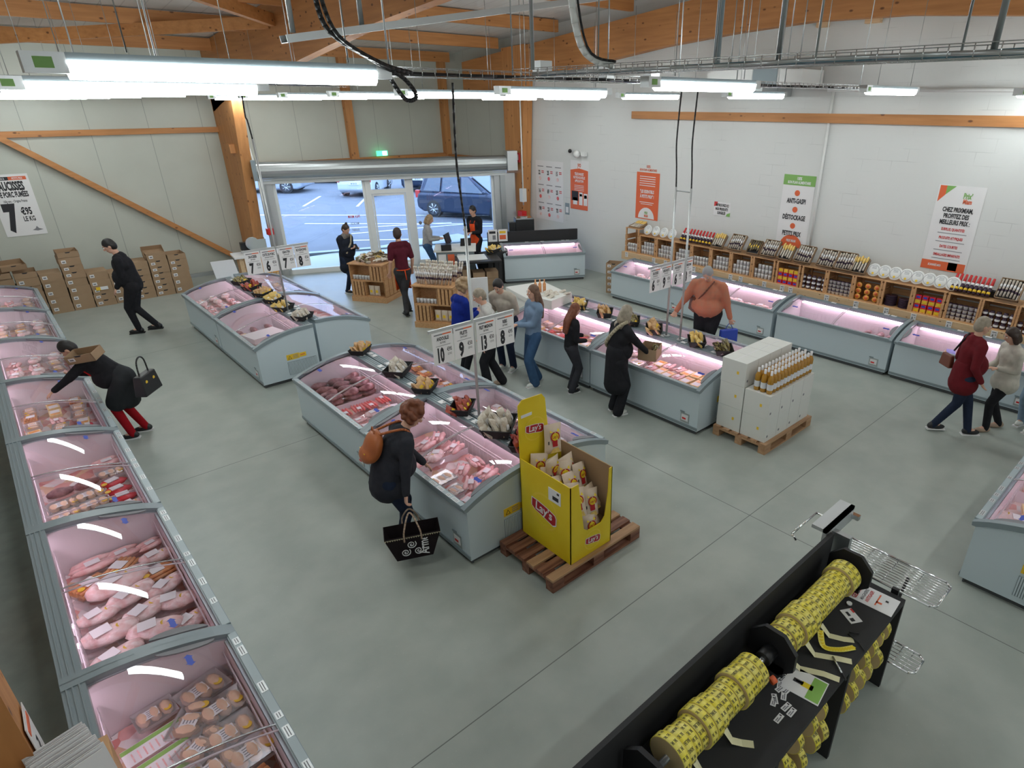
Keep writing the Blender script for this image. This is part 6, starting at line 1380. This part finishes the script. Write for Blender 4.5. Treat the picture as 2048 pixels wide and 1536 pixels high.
def person(label, x, y, ang, H, lean=4, hip_dz=0, feet=((.04, -.10, 0), (.02, .10, 0)), hands=(None, None), top=None, legs=None, hair=None, shoes='black', head=(0, 0), skirt=None, coat=None, apron=None, tights=None, fat=1.0, collar=None, grip=(0, 0), flare=0, sleeve=1.0, cat='person', turn=0):
    t = thing('person', label, cat, (x, y, 0), R(ang))
    s = H / 1.72; l = R(lean)
    hip = Vector((0, -.12 * math.sin(l) * s, (.90 + hip_dz) * s)); U = Vector((0, math.sin(l), math.cos(l))); F = Vector((0, math.cos(l), -math.sin(l)))
    RX = Matrix.Rotation(R(turn), 3, 'Z') @ Vector((1, 0, 0))
    chest = hip + U * .36 * s; sh = hip + U * .49 * s; neck = hip + U * .55 * s
    hl = l * .75 + R(head[0]); hu = Vector((0, math.sin(hl), math.cos(hl)))
    hc = neck + hu * .145 * s + F * .015
    hd = Matrix.Rotation(R(head[1]), 3, 'Z') @ Vector((0, math.cos(hl), -math.sin(hl))); hs = hd.cross(hu).normalized(); hu = hs.cross(hd).normalized()
    J = {}
    for k, sx in enumerate((-1, 1)):
        f = feet[k]; an = Vector((f[1], f[0], .085 * s + f[2])); hp = hip + Vector((sx * .085 * s, 0, -.02))
        kn, an2 = ik(hp, an, .42 * s, .42 * s, (0, 1, .1)); J['leg', k] = (hp, kn, an2)
        so = sh + RX * sx * .17 * s * (.5 + fat / 2) - U * .03
        if hands[k] is None: wr = so - Vector((0, -.03, .50 * s)) + Vector((sx * .06, 0, 0)) + Vector((0, .04, 0))
        else: wr = Vector((hands[k][1], hands[k][0], hands[k][2]))
        el, wr2 = ik(so, wr, .28 * s, .25 * s, (sx * .35, -1, -.5)); J['arm', k] = (so, el, wr2)
    # body: one continuous figure
    m = MB(); S = 'skin'
    cap(m, hip, .115 * s, hip + U * .18 * s, .10 * s, S); cap(m, hip + U * .18 * s, .10 * s, chest, .115 * s, S); cap(m, chest - RX * .09 * s, .08 * s, chest + RX * .09 * s, .08 * s, S)
    cap(m, sh - RX * .13 * s, .055 * s, sh + RX * .13 * s, .055 * s, S); cap(m, sh, .058 * s, neck + hu * .05 * s, .052 * s, S)
    B = Matrix((hs, hd, hu)).transposed().to_4x4(); B.translation = hc
    m.ball((0, 0, .02 * s), (.073 * s, .092 * s, .108 * s), S, 14, 10, B); m.ball((0, .022 * s, -.055 * s), (.052 * s, .062 * s, .06 * s), S, 10, 8, B)
    m.ball((0, .098 * s, -.012 * s), (.014 * s, .022 * s, .024 * s), S, 8, 6, B)
    for sx in (-1, 1): m.ball((sx * .075 * s, -.005 * s, -.005 * s), (.012, .02, .03), S, 6, 6, B)
    for k, sx in enumerate((-1, 1)):
        hp, kn, an = J['leg', k]; cap(m, hp, .08 * s, kn, .055 * s, S); cap(m, kn, .052 * s, an, .036 * s, S); cap(m, an, .036 * s, an + Vector((0, .13 * s, -.05 * s)), .03 * s, S)
        so, el, wr = J['arm', k]; cap(m, so, .048 * s, el, .038 * s, S); cap(m, el, .036 * s, wr, .026 * s, S)
        d = (wr - el).normalized(); side = d.cross(Vector((0, 1, 0)) if abs(d.y) < .8 else Vector((0, 0, 1))).normalized(); nrm = side.cross(d) * (1 if sx > 0 else -1)
        pc = wr + d * .05 * s
        for q in (-1, 0, 1): cap(m, wr + side * q * .014 * s, .016 * s, wr + d * .085 * s + side * q * .022 * s, .014 * s, S)
        cu = .5 + grip[k] * .5
        for q, fl in enumerate((.066, .078, .074, .058)):
            b0 = wr + d * .09 * s + side * (-.033 + q * .022) * s; b1 = b0 + (d * (1 - cu * .5) + nrm * cu * .6) * fl * .5 * s; b2 = b1 + (d * (.7 - cu * .8) + nrm * cu) * fl * .45 * s
            cap(m, b0, .0095 * s, b1, .009 * s, S); cap(m, b1, .009 * s, b2, .0075 * s, S)
        th = wr + d * .03 * s - side * .03 * s; t1 = th + (d * .6 - side * .6 + nrm * .3) * .045 * s; cap(m, th, .012 * s, t1, .011 * s, S); cap(m, t1, .011 * s, t1 + (d * .8 + nrm * .4) * .032 * s, .009 * s, S)
    body = organic(m, 'body', t, .011, 2)
    for sx in (-1, 1):
        MB().ball((sx * .030 * s, .086 * s, .012 * s), .0095 * s, 'eye_white', 8, 6, B).ball((sx * .030 * s, .0925 * s, .012 * s), .0055 * s, 'ink', 6, 5, B).build('eye', t)
        MB().ball((sx * .030 * s, .092 * s, .034 * s), (.017 * s, .006 * s, .004 * s), hair[1] if hair else 'ink', 6, 4, B).build('eyebrow', t)
    MB().ball((0, .083 * s, -.052 * s), (.022 * s, .008 * s, .007 * s), 'lips', 8, 5, B).build('mouth', t)
    if legs:
        m = MB(); L_ = legs; cap(m, hip, .135 * s * fat, hip + U * .06, .13 * s * fat, L_)
        for k in (0, 1):
            hp, kn, an = J['leg', k]; cap(m, hp, .098 * s * fat, kn, (.068 + flare * .01) * s, L_); cap(m, kn, (.066 + flare * .01) * s, an + Vector((0, 0, -.02)), (.052 + flare * .035) * s, L_)
        organic(m, 'trousers' if not tights else 'tights', t, .015)
    if skirt:
        m = MB(); cap(m, hip + U * .10, .135 * s * fat, hip, .155 * s * fat, skirt); 
        for k in (0, 1): hp, kn, an = J['leg', k]; cap(m, hp, .13 * s, hp.lerp(kn, .75), .135 * s, skirt)
        cap(m, hip + Vector((0, 0, -.1)), .16 * s, hip + Vector((0, 0, -.28)), .16 * s, skirt); organic(m, 'skirt', t, .016)
    if top:
        m = MB(); T_ = top; f = fat
        cap(m, hip + U * .02, .135 * s * f, hip + U * .2 * s, .128 * s * f, T_); cap(m, hip + U * .2 * s, .128 * s * f, chest, .135 * s * f, T_); cap(m, chest - RX * .08 * s, .105 * s * f, chest + RX * .08 * s, .105 * s * f, T_)
        cap(m, sh - RX * .13 * s, .074 * s, sh + RX * .13 * s, .074 * s, T_); cap(m, sh - F * .02, .09 * s, sh + U * .03, .068 * s, T_)
        if fat > 1.1: m.ball(hip + U * .15 * s + F * .07, (.17 * f * s, .15 * f * s, .18 * s), T_, 12, 9)
        for k in (0, 1):
            so, el, wr = J['arm', k]; cap(m, so, .068 * s * (.6 + .4 * f), el, .054 * s * (.6 + .4 * f), T_) if sleeve >= .9 else cap(m, so, .066 * s, so.lerp(el, .75), .06 * s, T_)
            if sleeve >= .9: cap(m, el, .053 * s, el.lerp(wr, .93), .043 * s, T_)
        organic(m, collar or 'top', t, .015)
    if coat:
        m = MB(); cz = coat[1] * s; cap(m, hip + U * .1, .155 * s * fat, Vector((0, hip.y * .8, cz)), .165 * s * fat, coat[0]); cap(m, Vector((-.06, 0, cz)), .16 * s, Vector((.06, 0, cz)), .16 * s, coat[0]); organic(m, 'coat_skirt', t, .018)
    if apron:
        m = MB(); n_ = 7
        def ap(u, z): w_ = (.15 if z < .6 else .10) * s; a = u * 1.25; p = hip + U * (z - .5) * s + RX * math.sin(a) * w_ * 1.08 + F * (math.cos(a) * .15 * s); return p
        zz = [.02, .25, .5, .62, .78, .9] if apron[1] else [.1, .3, .5]
        vs = []
        for z in zz:
            wd = 1 if z < .6 else .62
            for i in range(n_): vs.append(ap((i / (n_ - 1) * 2 - 1) * wd, z))
        m.add(vs, [(j * n_ + i, j * n_ + i + 1, (j + 1) * n_ + i + 1, (j + 1) * n_ + i) for j in range(len(zz) - 1) for i in range(n_ - 1)], apron[0], True)
        c_ = hip + U * .02
        ringp = [c_ + RX * math.cos(a) * .148 * s + F * math.sin(a) * .145 * s for a in [R(i * 20) for i in range(19)]]; m.path(ringp, .012, apron[0], 5)
        for sx in (-1, 1): m.path([sh + RX * sx * .06 * s + F * .10 * s - U * .08, sh + RX * sx * .07 * s + U * .06, neck - F * .06 * s - U * .02], .010, apron[0], 5)
        m.path([c_ - F * .16 * s, c_ - F * .17 * s - U * .2 + RX * .01], .010, apron[0], 5)
        o = m.build('apron', t); so_ = o.modifiers.new('thick', 'SOLIDIFY'); so_.thickness = .006
    for k in (0, 1):
        an = J['leg', k][2]; m = MB(); f = feet[k]; tip = -.07 * (1 if f[2] <= .02 else 2.1)
        m.ball(an + Vector((0, .05 * s, -.045 * s + f[2] * .0)), (.045 * s, .125 * s, .045 * s), shoes, 12, 8); cap(m, an + Vector((0, -.03, -.03)), .045 * s, an + Vector((0, 0, .0)), .045 * s, shoes)
        o = organic(m, 'shoe', t, .012, 2)
        if shoes in ('shoe_white', 'black'): MB().box(an.x - .042 * s, an.y - .075 * s, an.z - .085 * s, an.x + .042 * s, an.y + .165 * s, an.z - .068 * s, 'label_white' if shoes == 'shoe_white' or H < 1.7 else 'rubber').build('sole', o)
    if hair:
        st, hm = hair; m = MB()
        m.ball((0, -.012 * s, .04 * s), (.083 * s, .098 * s, .098 * s), hm, 14, 10, B); m.ball((0, -.04 * s, .0), (.08 * s, .075 * s, .09 * s), hm, 12, 8, B)
        if st == 'bun': m.ball((0, -.02 * s, .15 * s), .035 * s, hm, 8, 6, B)
        if st == 'curly':
            rnd = random.Random(5)
            for _ in range(60):
                v = Vector((rnd.gauss(0, 1), rnd.gauss(0, 1), rnd.gauss(0, 1))).normalized()
                if v.y > .35 and v.z < .45: continue
                m.ball((v.x * .108 * s, -.03 * s + v.y * .115 * s, .035 * s + v.z * .112 * s), .034 * s, hm, 7, 5, B)
        if st == 'bob':
            for sx in (-1, 1): cap(m, B @ Vector((sx * .07 * s, -.01, .0)), .045 * s, B @ Vector((sx * .08 * s, -.01, -.09 * s)), .04 * s, hm)
            cap(m, B @ Vector((0, -.07 * s, .0)), .06 * s, B @ Vector((0, -.08 * s, -.10 * s)), .06 * s, hm)
        if st == 'long':
            bk = neck - F * .10 * s
            for q in (-1, 0, 1): cap(m, B @ Vector((q * .05 * s, -.06 * s, -.02)), .045 * s, bk + RX * q * .06 * s - U * .05, .045 * s, hm); cap(m, bk + RX * q * .06 * s - U * .05, .045 * s, bk + RX * q * .05 * s - U * .26 * s - F * .03, .028 * s, hm)
            for sx in (-1, 1): cap(m, B @ Vector((sx * .07 * s, -.01, .01)), .03 * s, B @ Vector((sx * .075 * s, -.02, -.12 * s)), .03 * s, hm)
        organic(m, 'hair', t, .012, 1)
    t['_j'] = 0; del t['_j']
    J['hip'] = hip; J['sh'] = sh; J['U'] = U; J['F'] = F; J['neck'] = neck; J['s'] = s; J['M'] = Matrix.Translation((x, y, 0)) @ Matrix.Rotation(R(ang), 4, 'Z')
    return t, J
def A(fx, fy): return math.degrees(math.atan2(-fx, fy))
cl = cloth
BLK = cl('black', (.012, .012, .015), (.02, .02, .024)); DKJ = cl('dark_jeans', (.02, .03, .06)); BLJ = cl('blue_jeans', (.05, .11, .22)); PLJ = cl('pale_jeans', (.28, .38, .50)); DEN = cl('denim_shirt', (.20, .29, .42)); ROY = cl('royal_blue', (.01, .03, .28))
CRM = cl('cream_knit', (.56, .50, .42)); WHT = cl('white_shirt', (.66, .65, .62)); CHA = cl('charcoal', (.022, .024, .032), (.035, .036, .045)); MAR = cl('maroon', (.10, .012, .025)); MAR2 = cl('maroon_coat', (.15, .012, .018)); ORG = cl('orange_apron', (.82, .09, .02)); COR = cl('coral_knit', (.52, .17, .10), (.42, .20, .13))
REDT = cl('red_tights', (.38, .006, .014)); RED2 = cl('red_top', (.62, .02, .02)); GRY = cl('grey_knit', (.42, .41, .41)); IVO = cl('ivory', (.66, .62, .54)); NAV = cl('navy', (.018, .022, .035)); SCF = cl('scarf', (.30, .27, .24), (.1, .09, .09)); BEI = cl('beige_strap', (.48, .42, .30)); TAN = mat('tan_leather', (.42, .12, .03), .45, noise=(12, (.34, .09, .025), .3)); DGR = cl('dark_grey', (.05, .05, .055))
mat('shoe_white', (.7, .7, .66), .6); mat('shoe_brown', (.16, .05, .03), .5); mat('shoe_beige', (.42, .30, .22), .6)
HB = mat('hair_black', (.01, .008, .008), .5); HD = mat('hair_dark', (.035, .018, .012), .5); HR = mat('hair_auburn', (.13, .035, .015), .55, noise=(30, (.22, .07, .03), .2)); HN = mat('hair_brown', (.10, .05, .03), .5, noise=(25, (.18, .10, .06), .2)); HF = mat('hair_fair', (.40, .28, .16), .5, noise=(25, (.26, .17, .09), .2)); HG = mat('hair_grey_fair', (.36, .31, .24), .5, noise=(25, (.24, .2, .15), .2)); HGB = mat('hair_grey', (.3, .3, .31), .5)

person('person in black hooded top and trousers walking past the cardboard stacks', 1.78, 14.22, A(-.80, .30), 1.86, 9, 0, ((.10, .02, 0), (-.24, -.06, .07)), ((.22, -.12, .95), (.05, .24, .92)), top=BLK, legs=BLK, hair=('short', HB), head=(18, 10), fat=1.22)
t, J = person('person in red tights and dark skirt bending over the wall-side freezers', .70, 9.50, A(-.90, .35), 1.60, 42, 0, ((-.02, -.09, 0), (-.14, .10, 0)), ((.62, -.20, .84), (.42, .10, .95)), top=BLK, legs=REDT, tights=1, skirt=cl('skirt', (.03, .032, .036)), hair=('short', HB), head=(10, 0), shoes='black', fat=1.2)
m = MB(); c = J['hip'] + J['U'] * .2 + J['F'] * .115; cap(m, c - J['U'] * .08, .07, c + J['U'] * .18, .06, RED2); organic(m, 'red_blouse', t, .014)
o = tag(carton(.36, .2, .11, True, True, True).build('open_cardboard_box', loc=(.30, 9.42, 1.17)), 'small open cardboard box held under the arm of the red-tights shopper', 'box'); o.rotation_euler = (R(12), R(-10), R(-43))
def handbag(name, loc, rz, w, d, h, mt, label, strap=None, extra=None):
    t = thing(name, label, 'bag', loc, rz)
    m = MB(); m.add([(-w / 2, -d / 2, 0), (w / 2, -d / 2, 0), (w / 2, d / 2, 0), (-w / 2, d / 2, 0), (-w / 2 * (extra or .85), -d / 3, h), (w / 2 * (extra or .85), -d / 3, h), (w / 2 * (extra or .85), d / 3, h), (-w / 2 * (extra or .85), d / 3, h)], [(3, 2, 1, 0), (4, 5, 6, 7), (0, 1, 5, 4), (1, 2, 6, 5), (2, 3, 7, 6), (3, 0, 4, 7)], mt)
    b = m.build('bag_body', t); v = b.modifiers.new('soft', 'BEVEL'); v.width = .015; v.segments = 3
    if strap: MB().path(curve_pts(strap[0]), strap[1], strap[2], 6).build('strap', t)
    return t
t2 = handbag('handbag', (.98, 9.12, .70), R(50), .38, .15, .26, 'black', 'black handbag with gold rings carried by the red-tights shopper', ([(-.10, 0, .22), (-.08, 0, .42), (0, 0, .48), (.08, 0, .42), (.10, 0, .22)], .010, 'black'))
for sx in (-.08, .08): MB().tube((sx, .055, .17), (sx, .06, .17), .022, 'yellow_sticker', n=12).tube((sx, -.055, .17), (sx, -.06, .17), .022, 'yellow_sticker', n=12).build('gold_ring', t2)
t, J = person('person in dark jacket with tan backpack leaning over the centre island', 2.20, 4.92, A(.86, -.18), 1.62, 26, 0, ((.06, -.10, 0), (-.06, .12, 0)), ((.36, -.12, .80), (.02, .30, .66)), top=CHA, legs=DKJ, hair=('curly', HR), head=(22, 0), shoes='shoe_brown', grip=(0, 1), fat=1.25, coat=(CHA, .80))
c = J['hip'] + J['U'] * .28 - J['F'] * .23
p = J['M'] @ c
t3 = thing('backpack', 'small tan leather backpack worn over the dark jacket', 'backpack', p, R(A(.86, -.18)))
m = MB(); m.ball((0, 0, 0), (.14, .085, .17), TAN, 14, 10); m.ball((0, -.03, -.08), (.13, .08, .09), TAN, 12, 8); o = organic(m, 'bag_body', t3, .014); MB().ball((0, -.06, -.06), (.10, .05, .07), TAN, 12, 8).tube((-.08, -.1, -.02), (.08, -.1, -.02), .005, 'yellow_sticker').build('front_pocket', t3); o.rotation_euler = (R(-20), 0, 0)
sl_ = J['M'].to_3x3().inverted()
for sx in (-1, 1):
    q0 = Vector((sx * .05, .05, .13)); q1 = J['sh'] + Vector((sx * .10, 0, .08)) - c; q2 = J['sh'] + Vector((sx * .15, .05, -.02)) - c
    MB().path(curve_pts([q0, q1, q2]), .013, TAN, 6).build('shoulder_strap', t3)
MB().path(curve_pts([(-.04, .02, .15), (0, .02, .2), (.04, .02, .15)]), .008, TAN, 6).build('top_loop', t3)
w = J['M'] @ J['arm', 1][2]
t4 = thing('tote_bag', 'large black tote bag with white spirals carried by the backpack wearer', 'bag', (w.x - .02, w.y - .06, .12), R(-25))
m = MB(); W0, W1, D0, H0 = .17, .26, .11, .29
m.add([(-W0, -D0 * .7, 0), (W0, -D0 * .7, 0), (W0, D0 * .7, 0), (-W0, D0 * .7, 0), (-W1, -D0, H0), (W1, -D0, H0), (W1, D0, H0), (-W1, D0, H0)], [(3, 2, 1, 0), (0, 1, 5, 4), (1, 2, 6, 5), (2, 3, 7, 6), (3, 0, 4, 7)], cl('tote', (.016, .010, .012))); o = m.build('bag_body', t4); v = o.modifiers.new('th', 'SOLIDIFY'); v.thickness = .01
m = MB(); yy = lambda z: -D0 * .7 - (D0 * .3) * z / H0 - .008
def spiral(cx, cz, s_): m.path([(cx + s_ * a * math.cos(a * 2.4) * .2, yy(cz), cz + s_ * a * math.sin(a * 2.4) * .2) for a in [i * .22 for i in range(1, 26)]], .0048, 'label_white', 5)
spiral(-.02, .19, .042); spiral(-.08, .10, .042); spiral(.04, .10, .042)
m.text('Armel', .13, (.135, yy(.14) - .003, .16), (0, 0, 1), (-1, 0, 0), 'label_white', .7)
m.build('white_print', t4)
m = MB()
for i in range(24):
    u = i / 24; m.slab([(-W1 + 2 * W1 * u, -D0 - .012, H0), (-W1 + 2 * W1 * (u + 1 / 24), -D0 - .012, H0), (-W1 + 2 * W1 * (u + .5 / 24), -D0 - .010, H0 - .02)], (0, -.002, 0), BEI)
m.build('scalloped_trim', t4)
for sy in (-1, 1): MB().path(curve_pts([(-.08, sy * (D0 + .008), .24), (-.07, sy * D0, .36), (0, sy * .03, .50), (.07, sy * D0, .36), (.08, sy * (D0 + .008), .24)]), .008, 'shoe_beige', 6).build('handle', t4)

t, J = person('person in dark coat and patterned scarf looking down at a phone by the window', 6.02, 14.15, A(.35, -.94), 1.62, 4, 0, ((.02, -.08, 0), (-.05, .08, 0)), ((.28, -.05, 1.08), (.26, .08, 1.08)), top=NAV, legs=DKJ, hair=('bun', HD), head=(22, 0), grip=(1, 1), fat=1.12, coat=(NAV, .66))
m = MB(); cap(m, J['neck'] - Vector((.05, -.03, .02)), .07, J['neck'] + Vector((.05, .03, -.03)), .07, SCF); organic(m, 'scarf', t, .014)
MB().path([J['sh'] + Vector((-.10, .11, .05)), J['sh'] + Vector((0, .17, -.12)), J['sh'] + Vector((.14, .14, -.34))], .02, BEI, 6).build('bag_strap', t)
p = J['M'] @ Vector((.0, .34, 1.12)); tag(MB().cbox((0, 0, 0), (.075, .012, .15), 'black', rx=R(-50)).build('phone', loc=p), 'dark phone held by the scarf wearer at the window', 'phone')
person('person in maroon polo shirt with orange apron strings walking away', 6.16, 11.8, A(.18, .98), 1.80, 3, 0, ((.14, .10, 0), (-.22, -.08, .03)), (None, None), top=MAR, legs=DGR, hair=('short', HD), head=(0, -25), sleeve=.5, apron=(ORG, 0), shoes='black')
person('person in bright orange bib apron standing behind the packing table', 9.25, 13.55, A(-.92, -.30), 1.76, 3, 0, ((0, -.1, 0), (0, .1, 0)), ((.26, -.08, 1.12), (.26, .10, 1.16)), top=BLK, legs=BLK, hair=('short', HB), head=(10, 0), apron=(ORG, 1), grip=(1, 1))
person('blond person in pale grey sweater seated at the till by the window', 8.12, 14.05, A(.75, -.5), 1.60, 6, 0, ((0, -.1, 0), (0, .1, 0)), ((.3, -.1, 1.0), (.3, .1, 1.0)), top=GRY, legs=BLJ, hair=('bob', HF), head=(15, 0))
t, J = person('curly blond person in royal blue blouse reading a calculator', 5.08, 8.05, A(.93, -.05), 1.64, 6, 0, ((.02, -.08, 0), (-.04, .09, 0)), ((.34, -.02, 1.10), (.30, .06, 1.08)), top=ROY, legs=BLK, hair=('curly', HF), head=(26, 0), grip=(1, 1), shoes='shoe_brown', fat=1.05)
p = J['M'] @ Vector((.0, .44, 1.20)); o = tag(MB().cbox((0, 0, 0), (.09, .015, .17), 'black').cbox((0, -.009, .05), (.07, .002, .04), 'label_white').build('calculator', loc=p), 'black calculator held up by the person in the royal blue blouse', 'calculator'); o.rotation_euler = (R(-40), 0, R(A(.93, -.05)))
person('person in white top and black trousers stepping with one arm hanging', 5.22, 7.42, A(-.55, .25), 1.64, 10, 0, ((.10, -.06, 0), (-.16, .08, 0)), (None, (.12, .22, .82)), top=WHT, legs=BLK, hair=('short', HG), head=(14, 0), flare=.8, shoes='shoe_beige')
person('person in cream sweater and dark jeans leaning towards the others', 5.86, 7.86, A(-.72, -.38), 1.68, 22, 0, ((.02, -.10, 0), (-.02, .12, 0)), ((.26, -.12, 1.02), (.2, .16, 1.0)), top=CRM, legs=DKJ, hair=('short', HB), head=(14, 0), shoes='shoe_white', flare=.3, fat=1.08)
person('long-haired person in denim shirt and flared blue jeans', 5.77, 7.06, A(-.88, .15), 1.63, -4, 0, ((.04, -.07, 0), (-.12, .12, 0)), ((.28, -.02, 1.06), (.26, .1, 1.02)), top=DEN, legs=BLJ, hair=('long', HN), head=(4, 0), shoes='shoe_white', flare=.9)
person('child with long auburn-brown hair and black jacket facing the freezers', 6.02, 6.47, A(.85, -.25), 1.42, 3, 0, ((.03, -.07, 0), (-.03, .08, 0)), ((.24, -.08, .86), (.2, .1, .84)), top=BLK, legs=cl('dark_jeans_grey', (.045, .045, .055)), hair=('long', HR), head=(12, 0), flare=.5)
t, J = person('person in long black coat with beige strap across the back', 5.98, 5.48, A(.85, -.20), 1.62, 10, 0, ((.02, -.09, 0), (-.03, .10, 0)), ((.26, -.16, .98), (.42, .16, .90)), top=BLK, legs=BLK, hair=('bob', HG), head=(10, 10), coat=(BLK, .50), shoes='shoe_white', flare=.9, grip=(0, 1), fat=1.12)
MB().path(curve_pts([J['sh'] + Vector((.10, .02, .10)), J['sh'] + Vector((.06, -.12, .02)), J['sh'] + Vector((-.12, -.17, -.22)), J['sh'] + Vector((-.22, -.06, -.36))]), .026, BEI, 6).build('bag_strap', t)
m = MB(); cap(m, J['neck'] + Vector((-.06, -.03, -.03)), .062, J['neck'] + Vector((.06, -.03, -.03)), .062, HG); organic(m, 'hood', t, .014)
o = tag(carton(.34, .26, .17, True, False, True).build('open_cardboard_box', loc=(6.36, 5.10, .80), rotz=R(25)), 'open cardboard box of dark packets held on the freezer by the beige strap wearer', 'box')
for k in range(3): snack_bag('snack_dark').put((6.44 + k * .08, 5.22 + k * .05, .82), (R(20), 0, k), 'dark packet inside the cardboard box held on the freezer', 'dark packets in the held box')
t, J = person('stout person in coral sweater reaching into the people island', 8.44, 5.72, A(-.90, -.30), 1.80, 14, 0, ((.02, -.12, 0), (-.05, .14, 0)), ((.0, -.40, .84), (.34, .44, .98)), top=COR, legs=BLK, hair=('short', HGB), head=(24, 0), fat=1.55, grip=(1, 1))
MB().path(curve_pts([J['sh'] + Vector((-.12, .10, .08)), J['sh'] + Vector((.0, .20, -.1)), J['hip'] + Vector((.2, .16, .16))]), .014, 'shoe_brown', 6).build('bag_strap', t)
p = J['M'] @ (J['hip'] + Vector((.22, .14, .02))); handbag('shoulder_bag', p, 1.0, .24, .1, .24, 'shoe_brown', 'dark brown shoulder bag hanging on the coral sweater wearer')
w = J['M'] @ J['arm', 0][2]; t5 = handbag('shopping_bag', (w.x, w.y, .38), R(-30), .30, .12, .32, 'ink_blue', 'blue shopping bag hanging from the hand of the coral sweater wearer', ([(-.08, 0, .3), (0, 0, .42), (.08, 0, .3)], .006, 'ink_blue'), 1.0)
t, J = person('person in maroon coat and dark jeans with a dark shoulder bag', 8.86, 1.92, A(.55, -.62), 1.66, 2, 0, ((.22, .03, 0), (-.20, -.06, .02)), ((.18, -.1, .98), (.1, .22, .85)), top=MAR2, legs=DKJ, hair=('short', HG), head=(4, 0), coat=(MAR2, .78), fat=1.12, shoes='black')
MB().path([J['sh'] + Vector((-.1, -.05, .07)), J['hip'] + Vector((-.22, -.10, .25))], .012, 'black', 6).build('bag_strap', t)
p = J['M'] @ (J['hip'] + Vector((-.25, -.14, .02))); handbag('shoulder_bag', p, R(A(.55, -.62) + 10), .22, .08, .17, 'shoe_brown', 'patterned brown shoulder bag on the maroon coat wearer')
person('person in ivory jacket and black leggings with beige ankle boots', 9.36, 1.56, A(-.50, .50), 1.50, 6, 0, ((.10, -.06, 0), (-.16, .08, 0)), ((.2, -.08, .95), (.22, .16, .86)), top=IVO, legs=BLK, hair=('bob', HD), head=(16, 0), coat=(IVO, .82), shoes='shoe_beige', fat=1.08)
person('person in pale jeans and white trainers cut by the picture edge', 9.80, 1.22, A(-.75, .2), 1.66, 3, 0, ((.08, -.08, 0), (-.05, .1, 0)), ((.25, -.1, 1.0), (.25, .12, 1.0)), top=cl('green_cream', (.35, .36, .24)), legs=PLJ, hair=('long', HD), shoes='shoe_white', flare=.4)
person('person of whom only a tan boot shows at the picture edge', 8.90, .86, A(-.85, .25), 1.66, 3, 0, ((.06, .08, 0), (-.05, -.1, 0)), (None, None), top=BLK, legs=BLK, hair=('short', HD), shoes='tan_leather')
for pr_ in list(PK.values()) + list(BAG.values()) + [POT, JAR, CUP, TIN, PKA, PKB, PL, PT, ST, SS, SG, SD, LID, SA, TR, WCP, WB, CBG, TG, FZ, FAINT, BARE, lp] + RL + list(CB.values()):
    if not pr_.used:
        for c_ in list(pr_.o.children): bpy.data.objects.remove(c_)
        bpy.data.objects.remove(pr_.o)
